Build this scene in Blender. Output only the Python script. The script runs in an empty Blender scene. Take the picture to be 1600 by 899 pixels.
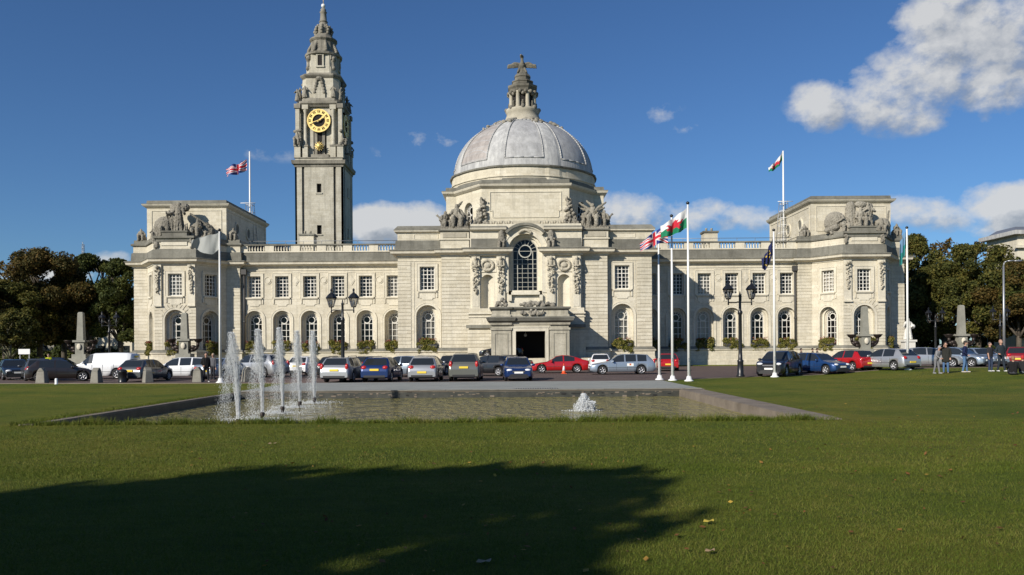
import bpy, bmesh, math, random
import numpy as np
from mathutils import Vector, Matrix, noise as mnoise
random.seed(7); np.random.seed(7)
S = bpy.context.scene
COL = S.collection
R = math.radians
PI = math.pi

# ------------------------------------------------------------------ survey of the site
# focal length and horizon found from the picture; used to turn sighted points into metres
F, HZ, HY, TH = 1250.0, 1.8, 547.5, 0.00698
def fx(px, py, d): return ((px-800) - TH*(py-HY))*d/F
def fz(px, py, d): return HZ - ((py-HY) + TH*(px-800))*d/F
def gd(px, py): return HZ*F/((py-HY) + TH*(px-800))
def ground(x, y):
    a = min(1, max(0, (x-19)/9)); a = a*a*(3-2*a)
    b = min(1, max(0, (y-36)/8)); b = b*b*(3-2*b)
    c = min(1, max(0, (80-y)/20)); c = c*c*(3-2*c)
    return 0.34*a*b*c

# ------------------------------------------------------------------ materials
def nt(name):
    m = bpy.data.materials.new(name); m.use_nodes = True
    t = m.node_tree; p = t.nodes['Principled BSDF']
    return m, t, p
def simple(name, col, rough=0.6, metal=0.0, spec=0.5, coat=0.0):
    m, t, p = nt(name)
    p.inputs['Base Color'].default_value = (*col, 1); p.inputs['Roughness'].default_value = rough
    p.inputs['Metallic'].default_value = metal; p.inputs['Specular IOR Level'].default_value = spec
    p.inputs['Coat Weight'].default_value = coat; p.inputs['Coat Roughness'].default_value = 0.05
    return m

def noise(t, vec, scale, detail=4, rough=0.55):
    n = t.nodes.new('ShaderNodeTexNoise'); n.inputs['Scale'].default_value = scale
    n.inputs['Detail'].default_value = detail; n.inputs['Roughness'].default_value = rough
    if vec is not None: t.links.new(vec, n.inputs['Vector'])
    return n.outputs['Fac']
def ramp(t, fac, stops):
    n = t.nodes.new('ShaderNodeValToRGB'); t.links.new(fac, n.inputs['Fac'])
    e = n.color_ramp.elements
    while len(e) < len(stops): e.new(0.5)
    for i, (p, c) in enumerate(stops):
        e[i].position = p; e[i].color = (*c, 1) if len(c) == 3 else c
    return n.outputs['Color']
def mixc(t, fac, a, b, mode='MIX'):
    n = t.nodes.new('ShaderNodeMix'); n.data_type = 'RGBA'; n.blend_type = mode
    for s, v in ((0, fac), (6, a), (7, b)):
        if isinstance(v, (int, float)): n.inputs[s].default_value = v
        elif isinstance(v, tuple): n.inputs[s].default_value = (*v, 1)
        else: t.links.new(v, n.inputs[s])
    return n.outputs[2]
def mth(t, op, a, b=None, c=None, clamp=False):
    n = t.nodes.new('ShaderNodeMath'); n.operation = op; n.use_clamp = clamp
    for i, v in enumerate((a, b, c)):
        if v is None: continue
        if isinstance(v, (int, float)): n.inputs[i].default_value = v
        else: t.links.new(v, n.inputs[i])
    return n.outputs[0]
def mapping(t, vec, scale=(1,1,1), loc=(0,0,0), rot=(0,0,0)):
    n = t.nodes.new('ShaderNodeMapping'); n.inputs['Scale'].default_value = scale
    n.inputs['Location'].default_value = loc; n.inputs['Rotation'].default_value = rot
    t.links.new(vec, n.inputs['Vector']); return n.outputs[0]
def bump(t, p, h, strength=0.3, dist=0.02):
    n = t.nodes.new('ShaderNodeBump'); n.inputs['Strength'].default_value = strength
    n.inputs['Distance'].default_value = dist
    t.links.new(h, n.inputs['Height']); t.links.new(n.outputs[0], p.inputs['Normal'])
def objv(t): return t.nodes.new('ShaderNodeTexCoord').outputs['Object']
def geo(t): return t.nodes.new('ShaderNodeNewGeometry').outputs['Position']

def stone(name, light, dark, streak=0.35, joints=True, rough=0.85, grime=(0.10,0.10,0.085), amount=0.65, cavity=False):
    m, t, p = nt(name); v = geo(t)
    base = ramp(t, noise(t, v, 0.35, 6, 0.65), [(0.3, dark), (0.7, light)])
    fine = noise(t, v, 5.0, 5, 0.7)
    base = mixc(t, 0.5, base, ramp(t, fine, [(0.25, (0.62,0.60,0.56)), (0.6, (1,1,1))]), 'MULTIPLY')
    # rain streaks: noise stretched down the wall, a stain that belongs to the stone
    sv = mapping(t, v, (1.6, 1.6, 0.16))
    s1 = noise(t, sv, 1.0, 6, 0.7)
    sm = mth(t, 'MULTIPLY', ramp(t, s1, [(0.50,(0,0,0)), (0.72,(1,1,1))]), streak)
    base = mixc(t, sm, base, grime)
    # soot blotches with ragged edges
    bl = ramp(t, noise(t, mapping(t, v, (0.9,0.9,2.2)), 1.3, 7, 0.75), [(0.56,(0,0,0)), (0.66,(1,1,1))])
    base = mixc(t, mth(t,'MULTIPLY', bl, streak*0.55), base, grime)
    if joints:
        sep = t.nodes.new('ShaderNodeSeparateXYZ'); t.links.new(v, sep.inputs[0])
        cx = t.nodes.new('ShaderNodeCombineXYZ')
        t.links.new(mth(t,'ADD',sep.outputs[0],sep.outputs[1]), cx.inputs[0]); t.links.new(sep.outputs[2], cx.inputs[1])
        b = t.nodes.new('ShaderNodeTexBrick'); t.links.new(cx.outputs[0], b.inputs['Vector'])
        b.inputs['Scale'].default_value = 1.0; b.inputs['Brick Width'].default_value = 0.95
        b.inputs['Row Height'].default_value = 0.345; b.inputs['Mortar Size'].default_value = 0.008
        b.inputs['Color1'].default_value = (1,1,1,1); b.inputs['Color2'].default_value = (0.80,0.78,0.73,1)
        b.inputs['Mortar'].default_value = (0.55,0.53,0.48,1)
        base = mixc(t, amount, base, b.outputs['Color'], 'MULTIPLY')
    if cavity:      # creases of the carving darkened in the base colour by pointiness
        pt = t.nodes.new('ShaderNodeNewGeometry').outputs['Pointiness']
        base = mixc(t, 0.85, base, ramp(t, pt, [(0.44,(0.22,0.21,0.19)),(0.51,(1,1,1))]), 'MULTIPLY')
    t.links.new(base, p.inputs['Base Color']); p.inputs['Roughness'].default_value = rough
    p.inputs['Specular IOR Level'].default_value = 0.25
    bump(t, p, noise(t, v, 14, 5, 0.7), 0.35, 0.02)
    return m
M = {}
M['stone'] = stone('portland_stone', (0.72,0.67,0.545), (0.57,0.525,0.42), 0.34, grime=(0.24,0.225,0.18))
M['plain'] = stone('portland_stone_trim', (0.72,0.67,0.545), (0.58,0.535,0.43), 0.40, joints=False, grime=(0.22,0.21,0.17))
M['weathered'] = stone('weathered_ledge_stone', (0.27,0.262,0.222), (0.13,0.126,0.108), 0.6, grime=(0.075,0.075,0.06), amount=0.35)
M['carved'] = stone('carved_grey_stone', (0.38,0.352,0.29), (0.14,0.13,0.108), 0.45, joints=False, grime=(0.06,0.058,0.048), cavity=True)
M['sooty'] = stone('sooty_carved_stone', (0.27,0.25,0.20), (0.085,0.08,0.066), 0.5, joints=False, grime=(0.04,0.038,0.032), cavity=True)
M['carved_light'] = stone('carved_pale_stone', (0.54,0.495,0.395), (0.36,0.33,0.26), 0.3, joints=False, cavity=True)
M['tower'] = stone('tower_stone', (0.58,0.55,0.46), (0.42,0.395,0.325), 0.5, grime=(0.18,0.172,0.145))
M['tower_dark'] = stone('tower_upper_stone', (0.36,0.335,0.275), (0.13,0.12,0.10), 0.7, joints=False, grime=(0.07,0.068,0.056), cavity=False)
M['portico'] = stone('portico_stone', (0.52,0.485,0.395), (0.36,0.335,0.265), 0.6, joints=False, grime=(0.12,0.115,0.09))
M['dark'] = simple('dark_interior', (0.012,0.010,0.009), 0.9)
M['frame'] = simple('white_window_paint', (0.68,0.66,0.60), 0.5)
M['darkframe'] = simple('leaded_frame_paint', (0.42,0.41,0.36), 0.5)
M['curtain'] = simple('window_curtain_cloth', (0.50,0.47,0.40), 0.9)
M['redcurtain'] = simple('red_window_curtain', (0.16,0.02,0.02), 0.9)
M['gold'] = simple('gilded_metal', (0.78,0.58,0.20), 0.45, 0.35)
M['black'] = simple('black_gloss_paint', (0.012,0.013,0.015), 0.35)
M['blackmat'] = simple('matt_black_rubber', (0.015,0.015,0.015), 0.85)
M['white'] = simple('white_paint', (0.74,0.74,0.72), 0.45)
M['steel'] = simple('galvanised_steel', (0.35,0.36,0.37), 0.45, 0.7)
M['bronze'] = simple('dark_bronze', (0.045,0.035,0.03), 0.5, 0.6)
M['pipe'] = simple('dark_drainpipe', (0.05,0.048,0.045), 0.6)
def glassmat(name, tint=0.9, rough=0.03):
    m = bpy.data.materials.new(name); m.use_nodes = True; t = m.node_tree
    for n in list(t.nodes): t.nodes.remove(n)
    o = t.nodes.new('ShaderNodeOutputMaterial'); mx = t.nodes.new('ShaderNodeMixShader')
    tr = t.nodes.new('ShaderNodeBsdfTransparent'); tr.inputs[0].default_value = (tint,tint,tint,1)
    g = t.nodes.new('ShaderNodeBsdfGlossy'); g.inputs['Roughness'].default_value = rough
    fr = t.nodes.new('ShaderNodeFresnel'); fr.inputs[0].default_value = 1.5
    t.links.new(mth(t,'MULTIPLY',fr.outputs[0],0.7), mx.inputs[0]); t.links.new(tr.outputs[0], mx.inputs[1]); t.links.new(g.outputs[0], mx.inputs[2])
    t.links.new(mx.outputs[0], o.inputs[0]); return m
M['glass'] = glassmat('window_glass')
M['lampglass'] = glassmat('lamp_glass', 0.75, 0.1)
def lead(name):
    m, t, p = nt(name); v = geo(t)
    c = ramp(t, noise(t, v, 1.1, 6, 0.7), [(0.3,(0.42,0.42,0.41)), (0.7,(0.56,0.56,0.54))])
    sv = mapping(t, v, (2.2,2.2,0.35)); st = ramp(t, noise(t, sv, 1, 5, 0.7), [(0.42,(0.55,0.55,0.57)), (0.65,(1,1,1))])
    c = mixc(t, 0.7, c, st, 'MULTIPLY')
    t.links.new(c, p.inputs['Base Color']); p.inputs['Roughness'].default_value = 0.7; p.inputs['Specular IOR Level'].default_value = 0.3
    bump(t, p, noise(t, v, 6, 4), 0.3, 0.03); return m
M['lead'] = lead('dome_lead')
def panel_lead(name, c0, c1):
    m, t, p = nt(name); v = geo(t)
    sep = t.nodes.new('ShaderNodeSeparateXYZ'); t.links.new(v, sep.inputs[0])
    cx = t.nodes.new('ShaderNodeCombineXYZ'); t.links.new(mth(t,'ADD',sep.outputs[0],sep.outputs[1]), cx.inputs[0]); t.links.new(sep.outputs[2], cx.inputs[1])
    b = t.nodes.new('ShaderNodeTexBrick'); t.links.new(cx.outputs[0], b.inputs['Vector']); b.inputs['Scale'].default_value = 1
    b.inputs['Brick Width'].default_value = 0.9; b.inputs['Row Height'].default_value = 0.72; b.inputs['Mortar Size'].default_value = 0.022; b.offset = 0.0
    b.inputs['Color1'].default_value = (*c0,1); b.inputs['Color2'].default_value = (*c1,1); b.inputs['Mortar'].default_value = (0.34,0.34,0.34,1)
    c = mixc(t, 0.85, b.outputs['Color'], ramp(t, noise(t, mapping(t, v, (1,1,0.4)), 2.0, 7, 0.75), [(0.3,(0.68,0.68,0.68)),(0.68,(1.35,1.35,1.35))]), 'MULTIPLY')
    t.links.new(c, p.inputs['Base Color']); p.inputs['Roughness'].default_value = 0.6; return m
M['leadpanel'] = panel_lead('dome_panel_lead', (0.31,0.31,0.31), (0.36,0.36,0.355))
M['leadbrown'] = panel_lead('dome_panel_brown_lead', (0.29,0.26,0.24), (0.35,0.325,0.30))

def tarmac(name, a, b, sc=1.0, rough=0.9):
    m, t, p = nt(name); v = geo(t)
    c = ramp(t, noise(t, v, 0.5*sc, 6, 0.7), [(0.3,a),(0.7,b)])
    c = mixc(t, 0.5, c, ramp(t, noise(t, v, 40, 3, 0.7), [(0.3,(0.5,0.5,0.5)),(0.7,(1.2,1.2,1.2))]), 'MULTIPLY')
    t.links.new(c, p.inputs['Base Color']); p.inputs['Roughness'].default_value = rough
    bump(t, p, noise(t, v, 60, 3), 0.4, 0.01); return m
M['road'] = tarmac('red_brown_tarmac', (0.075,0.048,0.040), (0.12,0.080,0.068))
M['paving'] = tarmac('grey_green_paving', (0.24,0.25,0.23), (0.32,0.33,0.30))
M['concrete'] = tarmac('old_concrete', (0.13,0.105,0.078), (0.26,0.215,0.165), 2.0)
M['granite'] = tarmac('granite_block', (0.17,0.16,0.135), (0.29,0.275,0.23), 3.0)
M['obelisk'] = tarmac('obelisk_stone', (0.20,0.20,0.165), (0.32,0.31,0.26), 2.0)

def lawnmat():
    m, t, p = nt('mown_lawn'); v = geo(t)
    c = ramp(t, noise(t, v, 0.16, 6, 0.62), [(0.30,(0.084,0.124,0.011)), (0.5,(0.132,0.154,0.018)), (0.72,(0.190,0.170,0.028))])
    c = mixc(t, 0.9, c, ramp(t, noise(t, mapping(t, v, (1,1.6,1), rot=(0,0,0.5)), 0.45, 5, 0.7), [(0.32,(0.66,0.76,0.70)), (0.5,(1,1,1)), (0.70,(1.22,1.08,1.0))]), 'MULTIPLY')
    c2 = ramp(t, noise(t, mapping(t, v, (1,2.2,1)), 2.4, 6, 0.75), [(0.28,(0.55,0.62,0.5)), (0.7,(1.25,1.2,1.2))])
    c = mixc(t, 0.75, c, c2, 'MULTIPLY')
    c3 = ramp(t, noise(t, v, 38, 4, 0.8), [(0.32,(0.22,0.30,0.22)), (0.66,(1.6,1.5,1.5))])
    c = mixc(t, 0.8, c, c3, 'MULTIPLY')
    t.links.new(c, p.inputs['Base Color']); p.inputs['Roughness'].default_value = 0.9; p.inputs['Specular IOR Level'].default_value = 0.15
    h = mth(t, 'ADD', noise(t, v, 45, 5, 0.8), mth(t,'MULTIPLY',noise(t, v, 4, 4, 0.7),1.5))
    bump(t, p, h, 1.0, 0.05); return m
M['lawn'] = lawnmat()
def leafmat(name, stops, scale=0.5, trans=0.25):
    m, t, p = nt(name); v = geo(t)
    rnd = t.nodes.new('ShaderNodeNewGeometry').outputs['Random Per Island']
    f = mth(t, 'ADD', mth(t,'MULTIPLY',noise(t, v, scale, 3),0.75), mth(t,'MULTIPLY',rnd,0.32))
    c = ramp(t, f, stops)
    t.links.new(c, p.inputs['Base Color']); p.inputs['Roughness'].default_value = 0.7; p.inputs['Specular IOR Level'].default_value = 0.2
    o = t.nodes['Material Output']; mx = t.nodes.new('ShaderNodeMixShader'); tl = t.nodes.new('ShaderNodeBsdfTranslucent')
    t.links.new(c, tl.inputs[0]); mx.inputs[0].default_value = trans
    t.links.new(p.outputs[0], mx.inputs[1]); t.links.new(tl.outputs[0], mx.inputs[2]); t.links.new(mx.outputs[0], o.inputs[0])
    return m
M['leaf_brown'] = leafmat('autumn_brown_leaves', [(0.35,(0.036,0.040,0.011)),(0.5,(0.078,0.066,0.018)),(0.70,(0.135,0.085,0.022))])
M['leaf_green'] = leafmat('dark_green_leaves', [(0.35,(0.028,0.038,0.011)),(0.55,(0.058,0.075,0.017)),(0.72,(0.105,0.105,0.025))])
M['leaf_olive'] = leafmat('olive_leaves', [(0.35,(0.038,0.046,0.012)),(0.53,(0.080,0.086,0.019)),(0.72,(0.15,0.125,0.028))])
M['leaf_yellow'] = leafmat('yellowing_leaves', [(0.35,(0.05,0.045,0.01)),(0.52,(0.13,0.085,0.02)),(0.7,(0.24,0.15,0.04))])
M['leaf_box'] = leafmat('trailing_box_leaves', [(0.35,(0.06,0.075,0.012)),(0.52,(0.16,0.16,0.035)),(0.7,(0.32,0.27,0.08))], 2.0)
M['petal'] = leafmat('red_petals', [(0.35,(0.16,0.04,0.025)),(0.55,(0.30,0.09,0.06)),(0.7,(0.45,0.24,0.17))], 3.0)
M['hay'] = leafmat('grass_blades', [(0.3,(0.068,0.102,0.010)),(0.52,(0.114,0.150,0.018)),(0.78,(0.20,0.18,0.044))], 0.6, 0.3)
M['deadleaf'] = leafmat('fallen_leaf', [(0.3,(0.10,0.035,0.015)),(0.55,(0.20,0.09,0.03)),(0.75,(0.42,0.28,0.05))], 3.0, 0.2)
M['bark'] = tarmac('tree_bark', (0.045,0.035,0.025), (0.12,0.10,0.075), 6)
M['greenbark'] = tarmac('mossy_bark', (0.10,0.10,0.055), (0.20,0.19,0.12), 6)

# ------------------------------------------------------------------ mesh builder
class Fr:
    """frame along a wall: u runs along it, e goes into it (negative = outwards), z is up"""
    def __init__(s, ox, oy, ang=0.0, oz=0.0):
        s.o = (ox, oy, oz); s.t = (math.cos(ang), math.sin(ang)); s.n = (-s.t[1], s.t[0]); s.ang = ang
    def __call__(s, u, e, z): return (s.o[0]+s.t[0]*u+s.n[0]*e, s.o[1]+s.t[1]*u+s.n[1]*e, s.o[2]+z)
ID = Fr(0, 0)
class MB:
    def __init__(s): s.v = []; s.f = []; s.m = []; s.sm = []; s.mats = []
    def mi(s, m):
        if m not in s.mats: s.mats.append(m)
        return s.mats.index(m)
    def add(s, vs, fs, m, smooth=False):
        b = len(s.v); s.v.extend(vs); k = s.mi(m)
        for f in fs: s.f.append(tuple(b+i for i in f)); s.m.append(k); s.sm.append(smooth)
    def box(s, x0, x1, y0, y1, z0, z1, m, fr=ID):
        c = [fr(x, y, z) for z in (z0, z1) for y in (y0, y1) for x in (x0, x1)]
        s.add(c, [(0,2,3,1),(4,5,7,6),(0,1,5,4),(2,6,7,3),(0,4,6,2),(1,3,7,5)], m)
    def prism(s, pts, z0, z1, m, fr=ID, cap=True, top=None):
        n = len(pts); tp = top or pts
        s.add([fr(x,y,z0) for x,y in pts]+[fr(x,y,z1) for x,y in tp],
              [(i,(i+1)%n,n+(i+1)%n,n+i) for i in range(n)] + ([tuple(range(n-1,-1,-1)), tuple(range(n,2*n))] if cap else []), m)
    def slab(s, pts, e0, e1, m, fr=ID):
        """polygon in the wall plane (u,z) given a thickness from e0 to e1"""
        n = len(pts)
        s.add([fr(u,e0,z) for u,z in pts]+[fr(u,e1,z) for u,z in pts],
              [(i,n+i,n+(i+1)%n,(i+1)%n) for i in range(n)] + [tuple(range(n)), tuple(range(2*n-1,n-1,-1))], m)
    def lathe(s, prof, m, c=(0,0), n=24, smooth=True, a0=0.0, squash=1.0):
        """prof = [(r,z)...] bottom to top round a vertical axis"""
        vs = []; fs = []
        for r, z in prof:
            for i in range(n):
                a = a0+2*PI*i/n; vs.append((c[0]+r*math.cos(a), c[1]+r*squash*math.sin(a), z))
        for j in range(len(prof)-1):
            for i in range(n):
                fs.append((j*n+i, j*n+(i+1)%n, (j+1)*n+(i+1)%n, (j+1)*n+i))
        fs.append(tuple(range(n-1,-1,-1))); fs.append(tuple((len(prof)-1)*n+i for i in range(n)))
        s.add(vs, fs, m, smooth)
    def tube(s, p0, p1, r0, r1, m, n=8, smooth=True, cap=True):
        p0 = Vector(p0); p1 = Vector(p1); d = (p1-p0)
        if d.length < 1e-6: return
        d.normalize(); a = d.orthogonal().normalized(); b = d.cross(a)
        vs = [tuple(p+(a*math.cos(2*PI*i/n)+b*math.sin(2*PI*i/n))*r) for p, r in ((p0,r0),(p1,r1)) for i in range(n)]
        fs = [(i,(i+1)%n,n+(i+1)%n,n+i) for i in range(n)]
        if cap: fs += [tuple(range(n-1,-1,-1)), tuple(range(n,2*n))]
        s.add(vs, fs, m, smooth)
    def path(s, pts, r, m, n=6):
        for a, b in zip(pts[:-1], pts[1:]): s.tube(a, b, r, r, m, n)
    def capsule(s, p0, p1, r0, r1, m, n=10, k=3):
        p0 = Vector(p0); p1 = Vector(p1); d = p1-p0
        if d.length < 1e-5: d = Vector((0,0,1e-4))
        dn = d.normalized(); a = dn.orthogonal().normalized(); b = dn.cross(a)
        rings = []
        for j in range(1, k+1): t = PI/2*j/k; rings.append((p0-dn*r0*math.cos(t), r0*math.sin(t)))
        for j in range(k, 0, -1): t = PI/2*j/k; rings.append((p1+dn*r1*math.cos(t), r1*math.sin(t)))
        vs = [tuple(p0-dn*r0)]
        for c, r in rings:
            for i in range(n): vs.append(tuple(c+(a*math.cos(2*PI*i/n)+b*math.sin(2*PI*i/n))*r))
        vs.append(tuple(p1+dn*r1)); fs = []
        for i in range(n): fs.append((0, 1+(i+1)%n, 1+i))
        for j in range(len(rings)-1):
            for i in range(n): fs.append((1+j*n+i, 1+j*n+(i+1)%n, 1+(j+1)*n+(i+1)%n, 1+(j+1)*n+i))
        L = len(vs)-1; q = 1+(len(rings)-1)*n
        for i in range(n): fs.append((q+i, q+(i+1)%n, L))
        s.add(vs, fs, m, True)
    def ball(s, c, r, m, n=12, sq=(1,1,1)):
        k = max(4, n//2); vs = [(c[0],c[1],c[2]-r*sq[2])]
        for j in range(1, k):
            t = PI*j/k-PI/2
            for i in range(n): vs.append((c[0]+r*sq[0]*math.cos(t)*math.cos(2*PI*i/n), c[1]+r*sq[1]*math.cos(t)*math.sin(2*PI*i/n), c[2]+r*sq[2]*math.sin(t)))
        vs.append((c[0],c[1],c[2]+r*sq[2])); fs = [(0,1+(i+1)%n,1+i) for i in range(n)]
        for j in range(k-2):
            for i in range(n): fs.append((1+j*n+i,1+j*n+(i+1)%n,1+(j+1)*n+(i+1)%n,1+(j+1)*n+i))
        q = 1+(k-2)*n
        for i in range(n): fs.append((q+i,q+(i+1)%n,len(vs)-1))
        s.add(vs, fs, m, True)
    def sweep(s, path, prof, m, closed=False, caps=True):
        """moulding: prof = [(out,z)...] carried along an XY path, out = to the right of travel"""
        n = len(path); offs = []
        for i in range(n):
            def dirn(a, b):
                d = Vector((b[0]-a[0], b[1]-a[1])); return d.normalized()
            if closed or 0 < i < n-1:
                d0 = dirn(path[(i-1)%n], path[i]); d1 = dirn(path[i], path[(i+1)%n])
                n0 = Vector((d0.y,-d0.x)); n1 = Vector((d1.y,-d1.x)); b = n0+n1
                b = b/b.length_squared*2 if b.length > 0.2 else n0
                if b.length > 2.2: b = b.normalized()*2.2
            else:
                d0 = dirn(path[0], path[1]) if i == 0 else dirn(path[-2], path[-1]); b = Vector((d0.y,-d0.x))
            offs.append(b)
        k = len(prof); vs = []; fs = []
        for i in range(n):
            for o, z in prof: vs.append((path[i][0]+offs[i].x*o, path[i][1]+offs[i].y*o, z))
        segs = n if closed else n-1
        for i in range(segs):
            j = (i+1)%n
            for q in range(k):
                r = (q+1)%k; fs.append((i*k+q, j*k+q, j*k+r, i*k+r))
        if caps and not closed: fs += [tuple(range(k)), tuple((n-1)*k+q for q in range(k-1,-1,-1))]
        s.add(vs, fs, m)
    def build(s, name, parent=None, mods=None, recalc=True):
        me = bpy.data.meshes.new(name); me.from_pydata(s.v, [], s.f)
        for m in s.mats: me.materials.append(m)
        me.polygons.foreach_set('material_index', s.m); me.polygons.foreach_set('use_smooth', s.sm)
        if recalc:
            bm = bmesh.new(); bm.from_mesh(me); bmesh.ops.recalc_face_normals(bm, faces=bm.faces); bm.to_mesh(me); bm.free()
        me.update()
        o = bpy.data.objects.new(name, me); COL.objects.link(o)
        if parent is not None: o.parent = parent
        return o
def tag(o, label=None, cat=None, group=None, kind=None):
    for k, v in (('label',label),('category',cat),('group',group),('kind',kind)):
        if v is not None: o[k] = v
    return o
def empty(name, loc=(0,0,0), rz=0.0, label=None, cat=None, group=None):
    o = bpy.data.objects.new(name, None); COL.objects.link(o); o.location = loc; o.rotation_euler = (0,0,rz)
    o.empty_display_size = 0.3
    return tag(o, label, cat, group)
def kids(o): return [c for c in bpy.data.objects if c.parent == o]
def copy_tree(o, parent=None):
    c = o.copy(); COL.objects.link(c)
    c.parent = parent
    for ch in kids(o): copy_tree(ch, c)
    return c
def rough_up(o, voxel, disp, scale, smooth=True):
    r = o.modifiers.new('weld', 'REMESH'); r.mode = 'VOXEL'; r.voxel_size = voxel; r.use_smooth_shade = smooth
    if disp:
        tx = bpy.data.textures.new('carving', 'CLOUDS'); tx.noise_scale = scale; tx.noise_depth = 2
        d = o.modifiers.new('carve', 'DISPLACE'); d.texture = tx; d.strength = disp; d.mid_level = 0.5; d.texture_coords = 'LOCAL'
    return o
# ------------------------------------------------------------------ walls with openings
def arc_pts(uc, zc, r, n=14): return [(uc+r*math.cos(PI-PI*i/n), zc+r*math.sin(PI-PI*i/n)) for i in range(n+1)]
def wall(mb, fr, u0, u1, z0, z1, ops, m, depth=0.45, e=0.0, inner=None):
    """ops: (uc, w, zb, zt, arched)"""
    inner = inner or m
    us = sorted({u0, u1} | {o[0]-o[1]/2 for o in ops} | {o[0]+o[1]/2 for o in ops})
    zs = sorted({z0, z1} | {o[2] for o in ops} | {o[3] for o in ops})
    for a, b in zip(us[:-1], us[1:]):
        for c, d in zip(zs[:-1], zs[1:]):
            mu, mz = (a+b)/2, (c+d)/2
            if any(abs(mu-o[0]) < o[1]/2 and o[2] < mz < o[3] for o in ops): continue
            mb.add([fr(a,e,c), fr(b,e,c), fr(b,e,d), fr(a,e,d)], [(0,1,2,3)], m)
    for uc, w, zb, zt, arched in ops:
        a, b = uc-w/2, uc+w/2; zs_ = zt-w/2 if arched else zt
        for q in ([(a,zb),(a,zs_)], [(b,zs_),(b,zb)], [(b,zb),(a,zb)]):
            (p0,q0),(p1,q1) = q
            mb.add([fr(p0,e,q0), fr(p1,e,q1), fr(p1,e+depth,q1), fr(p0,e+depth,q0)], [(0,1,2,3)], inner)
        if arched:
            P = arc_pts(uc, zs_, w/2)
            for (p0,q0),(p1,q1) in zip(P[:-1], P[1:]):
                mb.add([fr(p0,e,q0), fr(p1,e,q1), fr(p1,e+depth,q1), fr(p0,e+depth,q0)], [(0,1,2,3)], inner, True)
                mb.add([fr(p0,e,q0), fr(p0,e,zt), fr(p1,e,zt), fr(p1,e,q1)], [(0,1,2,3)], m)
        else:
            mb.add([fr(a,e,zt), fr(b,e,zt), fr(b,e+depth,zt), fr(a,e+depth,zt)], [(0,1,2,3)], inner)
def arch_ring(mb, fr, uc, zc, r0, r1, e0, e1, m, zb=None, n=16, a0=0, a1=PI):
    vs = []; fs = []
    P = [(math.cos(a1-(a1-a0)*i/n), math.sin(a1-(a1-a0)*i/n)) for i in range(n+1)]
    pts = [(uc+c*r0, zc+s*r0, uc+c*r1, zc+s*r1) for c, s in P]
    if zb is not None: pts = [(uc-r0, zb, uc-r1, zb)]+pts+[(uc+r0, zb, uc+r1, zb)]
    for a, b, c, d in pts: vs += [fr(a,e0,b), fr(c,e0,d), fr(c,e1,d), fr(a,e1,b)]
    L = len(pts)
    for i in range(L-1):
        for q in range(4): fs.append((i*4+q, i*4+(q+1)%4, (i+1)*4+(q+1)%4, (i+1)*4+q))
    fs += [(0,1,2,3), ((L-1)*4+3,(L-1)*4+2,(L-1)*4+1,(L-1)*4)]
    mb.add(vs, fs, m)
def courses(mb, fr, u0, u1, z0, z1, m, e=0.0, proud=0.045, h=0.345, gap=0.05, skip=()):
    """rusticated courses standing proud of a wall, stopped at the openings in skip"""
    n = max(1, round((z1-z0)/h)); h = (z1-z0)/n
    for i in range(n):
        a, b = z0+i*h+gap/2, z0+(i+1)*h-gap/2; mid = (a+b)/2
        runs = [(u0, u1)]
        for uc, w, zb, zt, arched in skip:
            if zb-0.05 < mid < zt+0.05:
                hw = w/2
                if arched and mid > zt-w/2:
                    dz = mid-(zt-w/2); hw = math.sqrt(max(0, (w/2)**2-dz*dz))
                new = []
                for p, q in runs:
                    if uc-hw > p: new.append((p, min(q, uc-hw)))
                    if uc+hw < q: new.append((max(p, uc+hw), q))
                runs = new
        for p, q in runs:
            if q-p > 0.06: mb.box(p, q, e-proud, e+0.01, a, b, m, fr)

HALL = empty('city_hall', (0,87,0), 0, 'long pale stone domed hall with a tall clock tower behind the fountain pool', 'city hall')
HALL_INV = Matrix.Translation((0,-87,0))
def hp(o, parent=None):
    """child of the hall whose mesh was written in world metres"""
    o.parent = parent or HALL
    if parent is None: o.matrix_parent_inverse = HALL_INV
    return o

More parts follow.
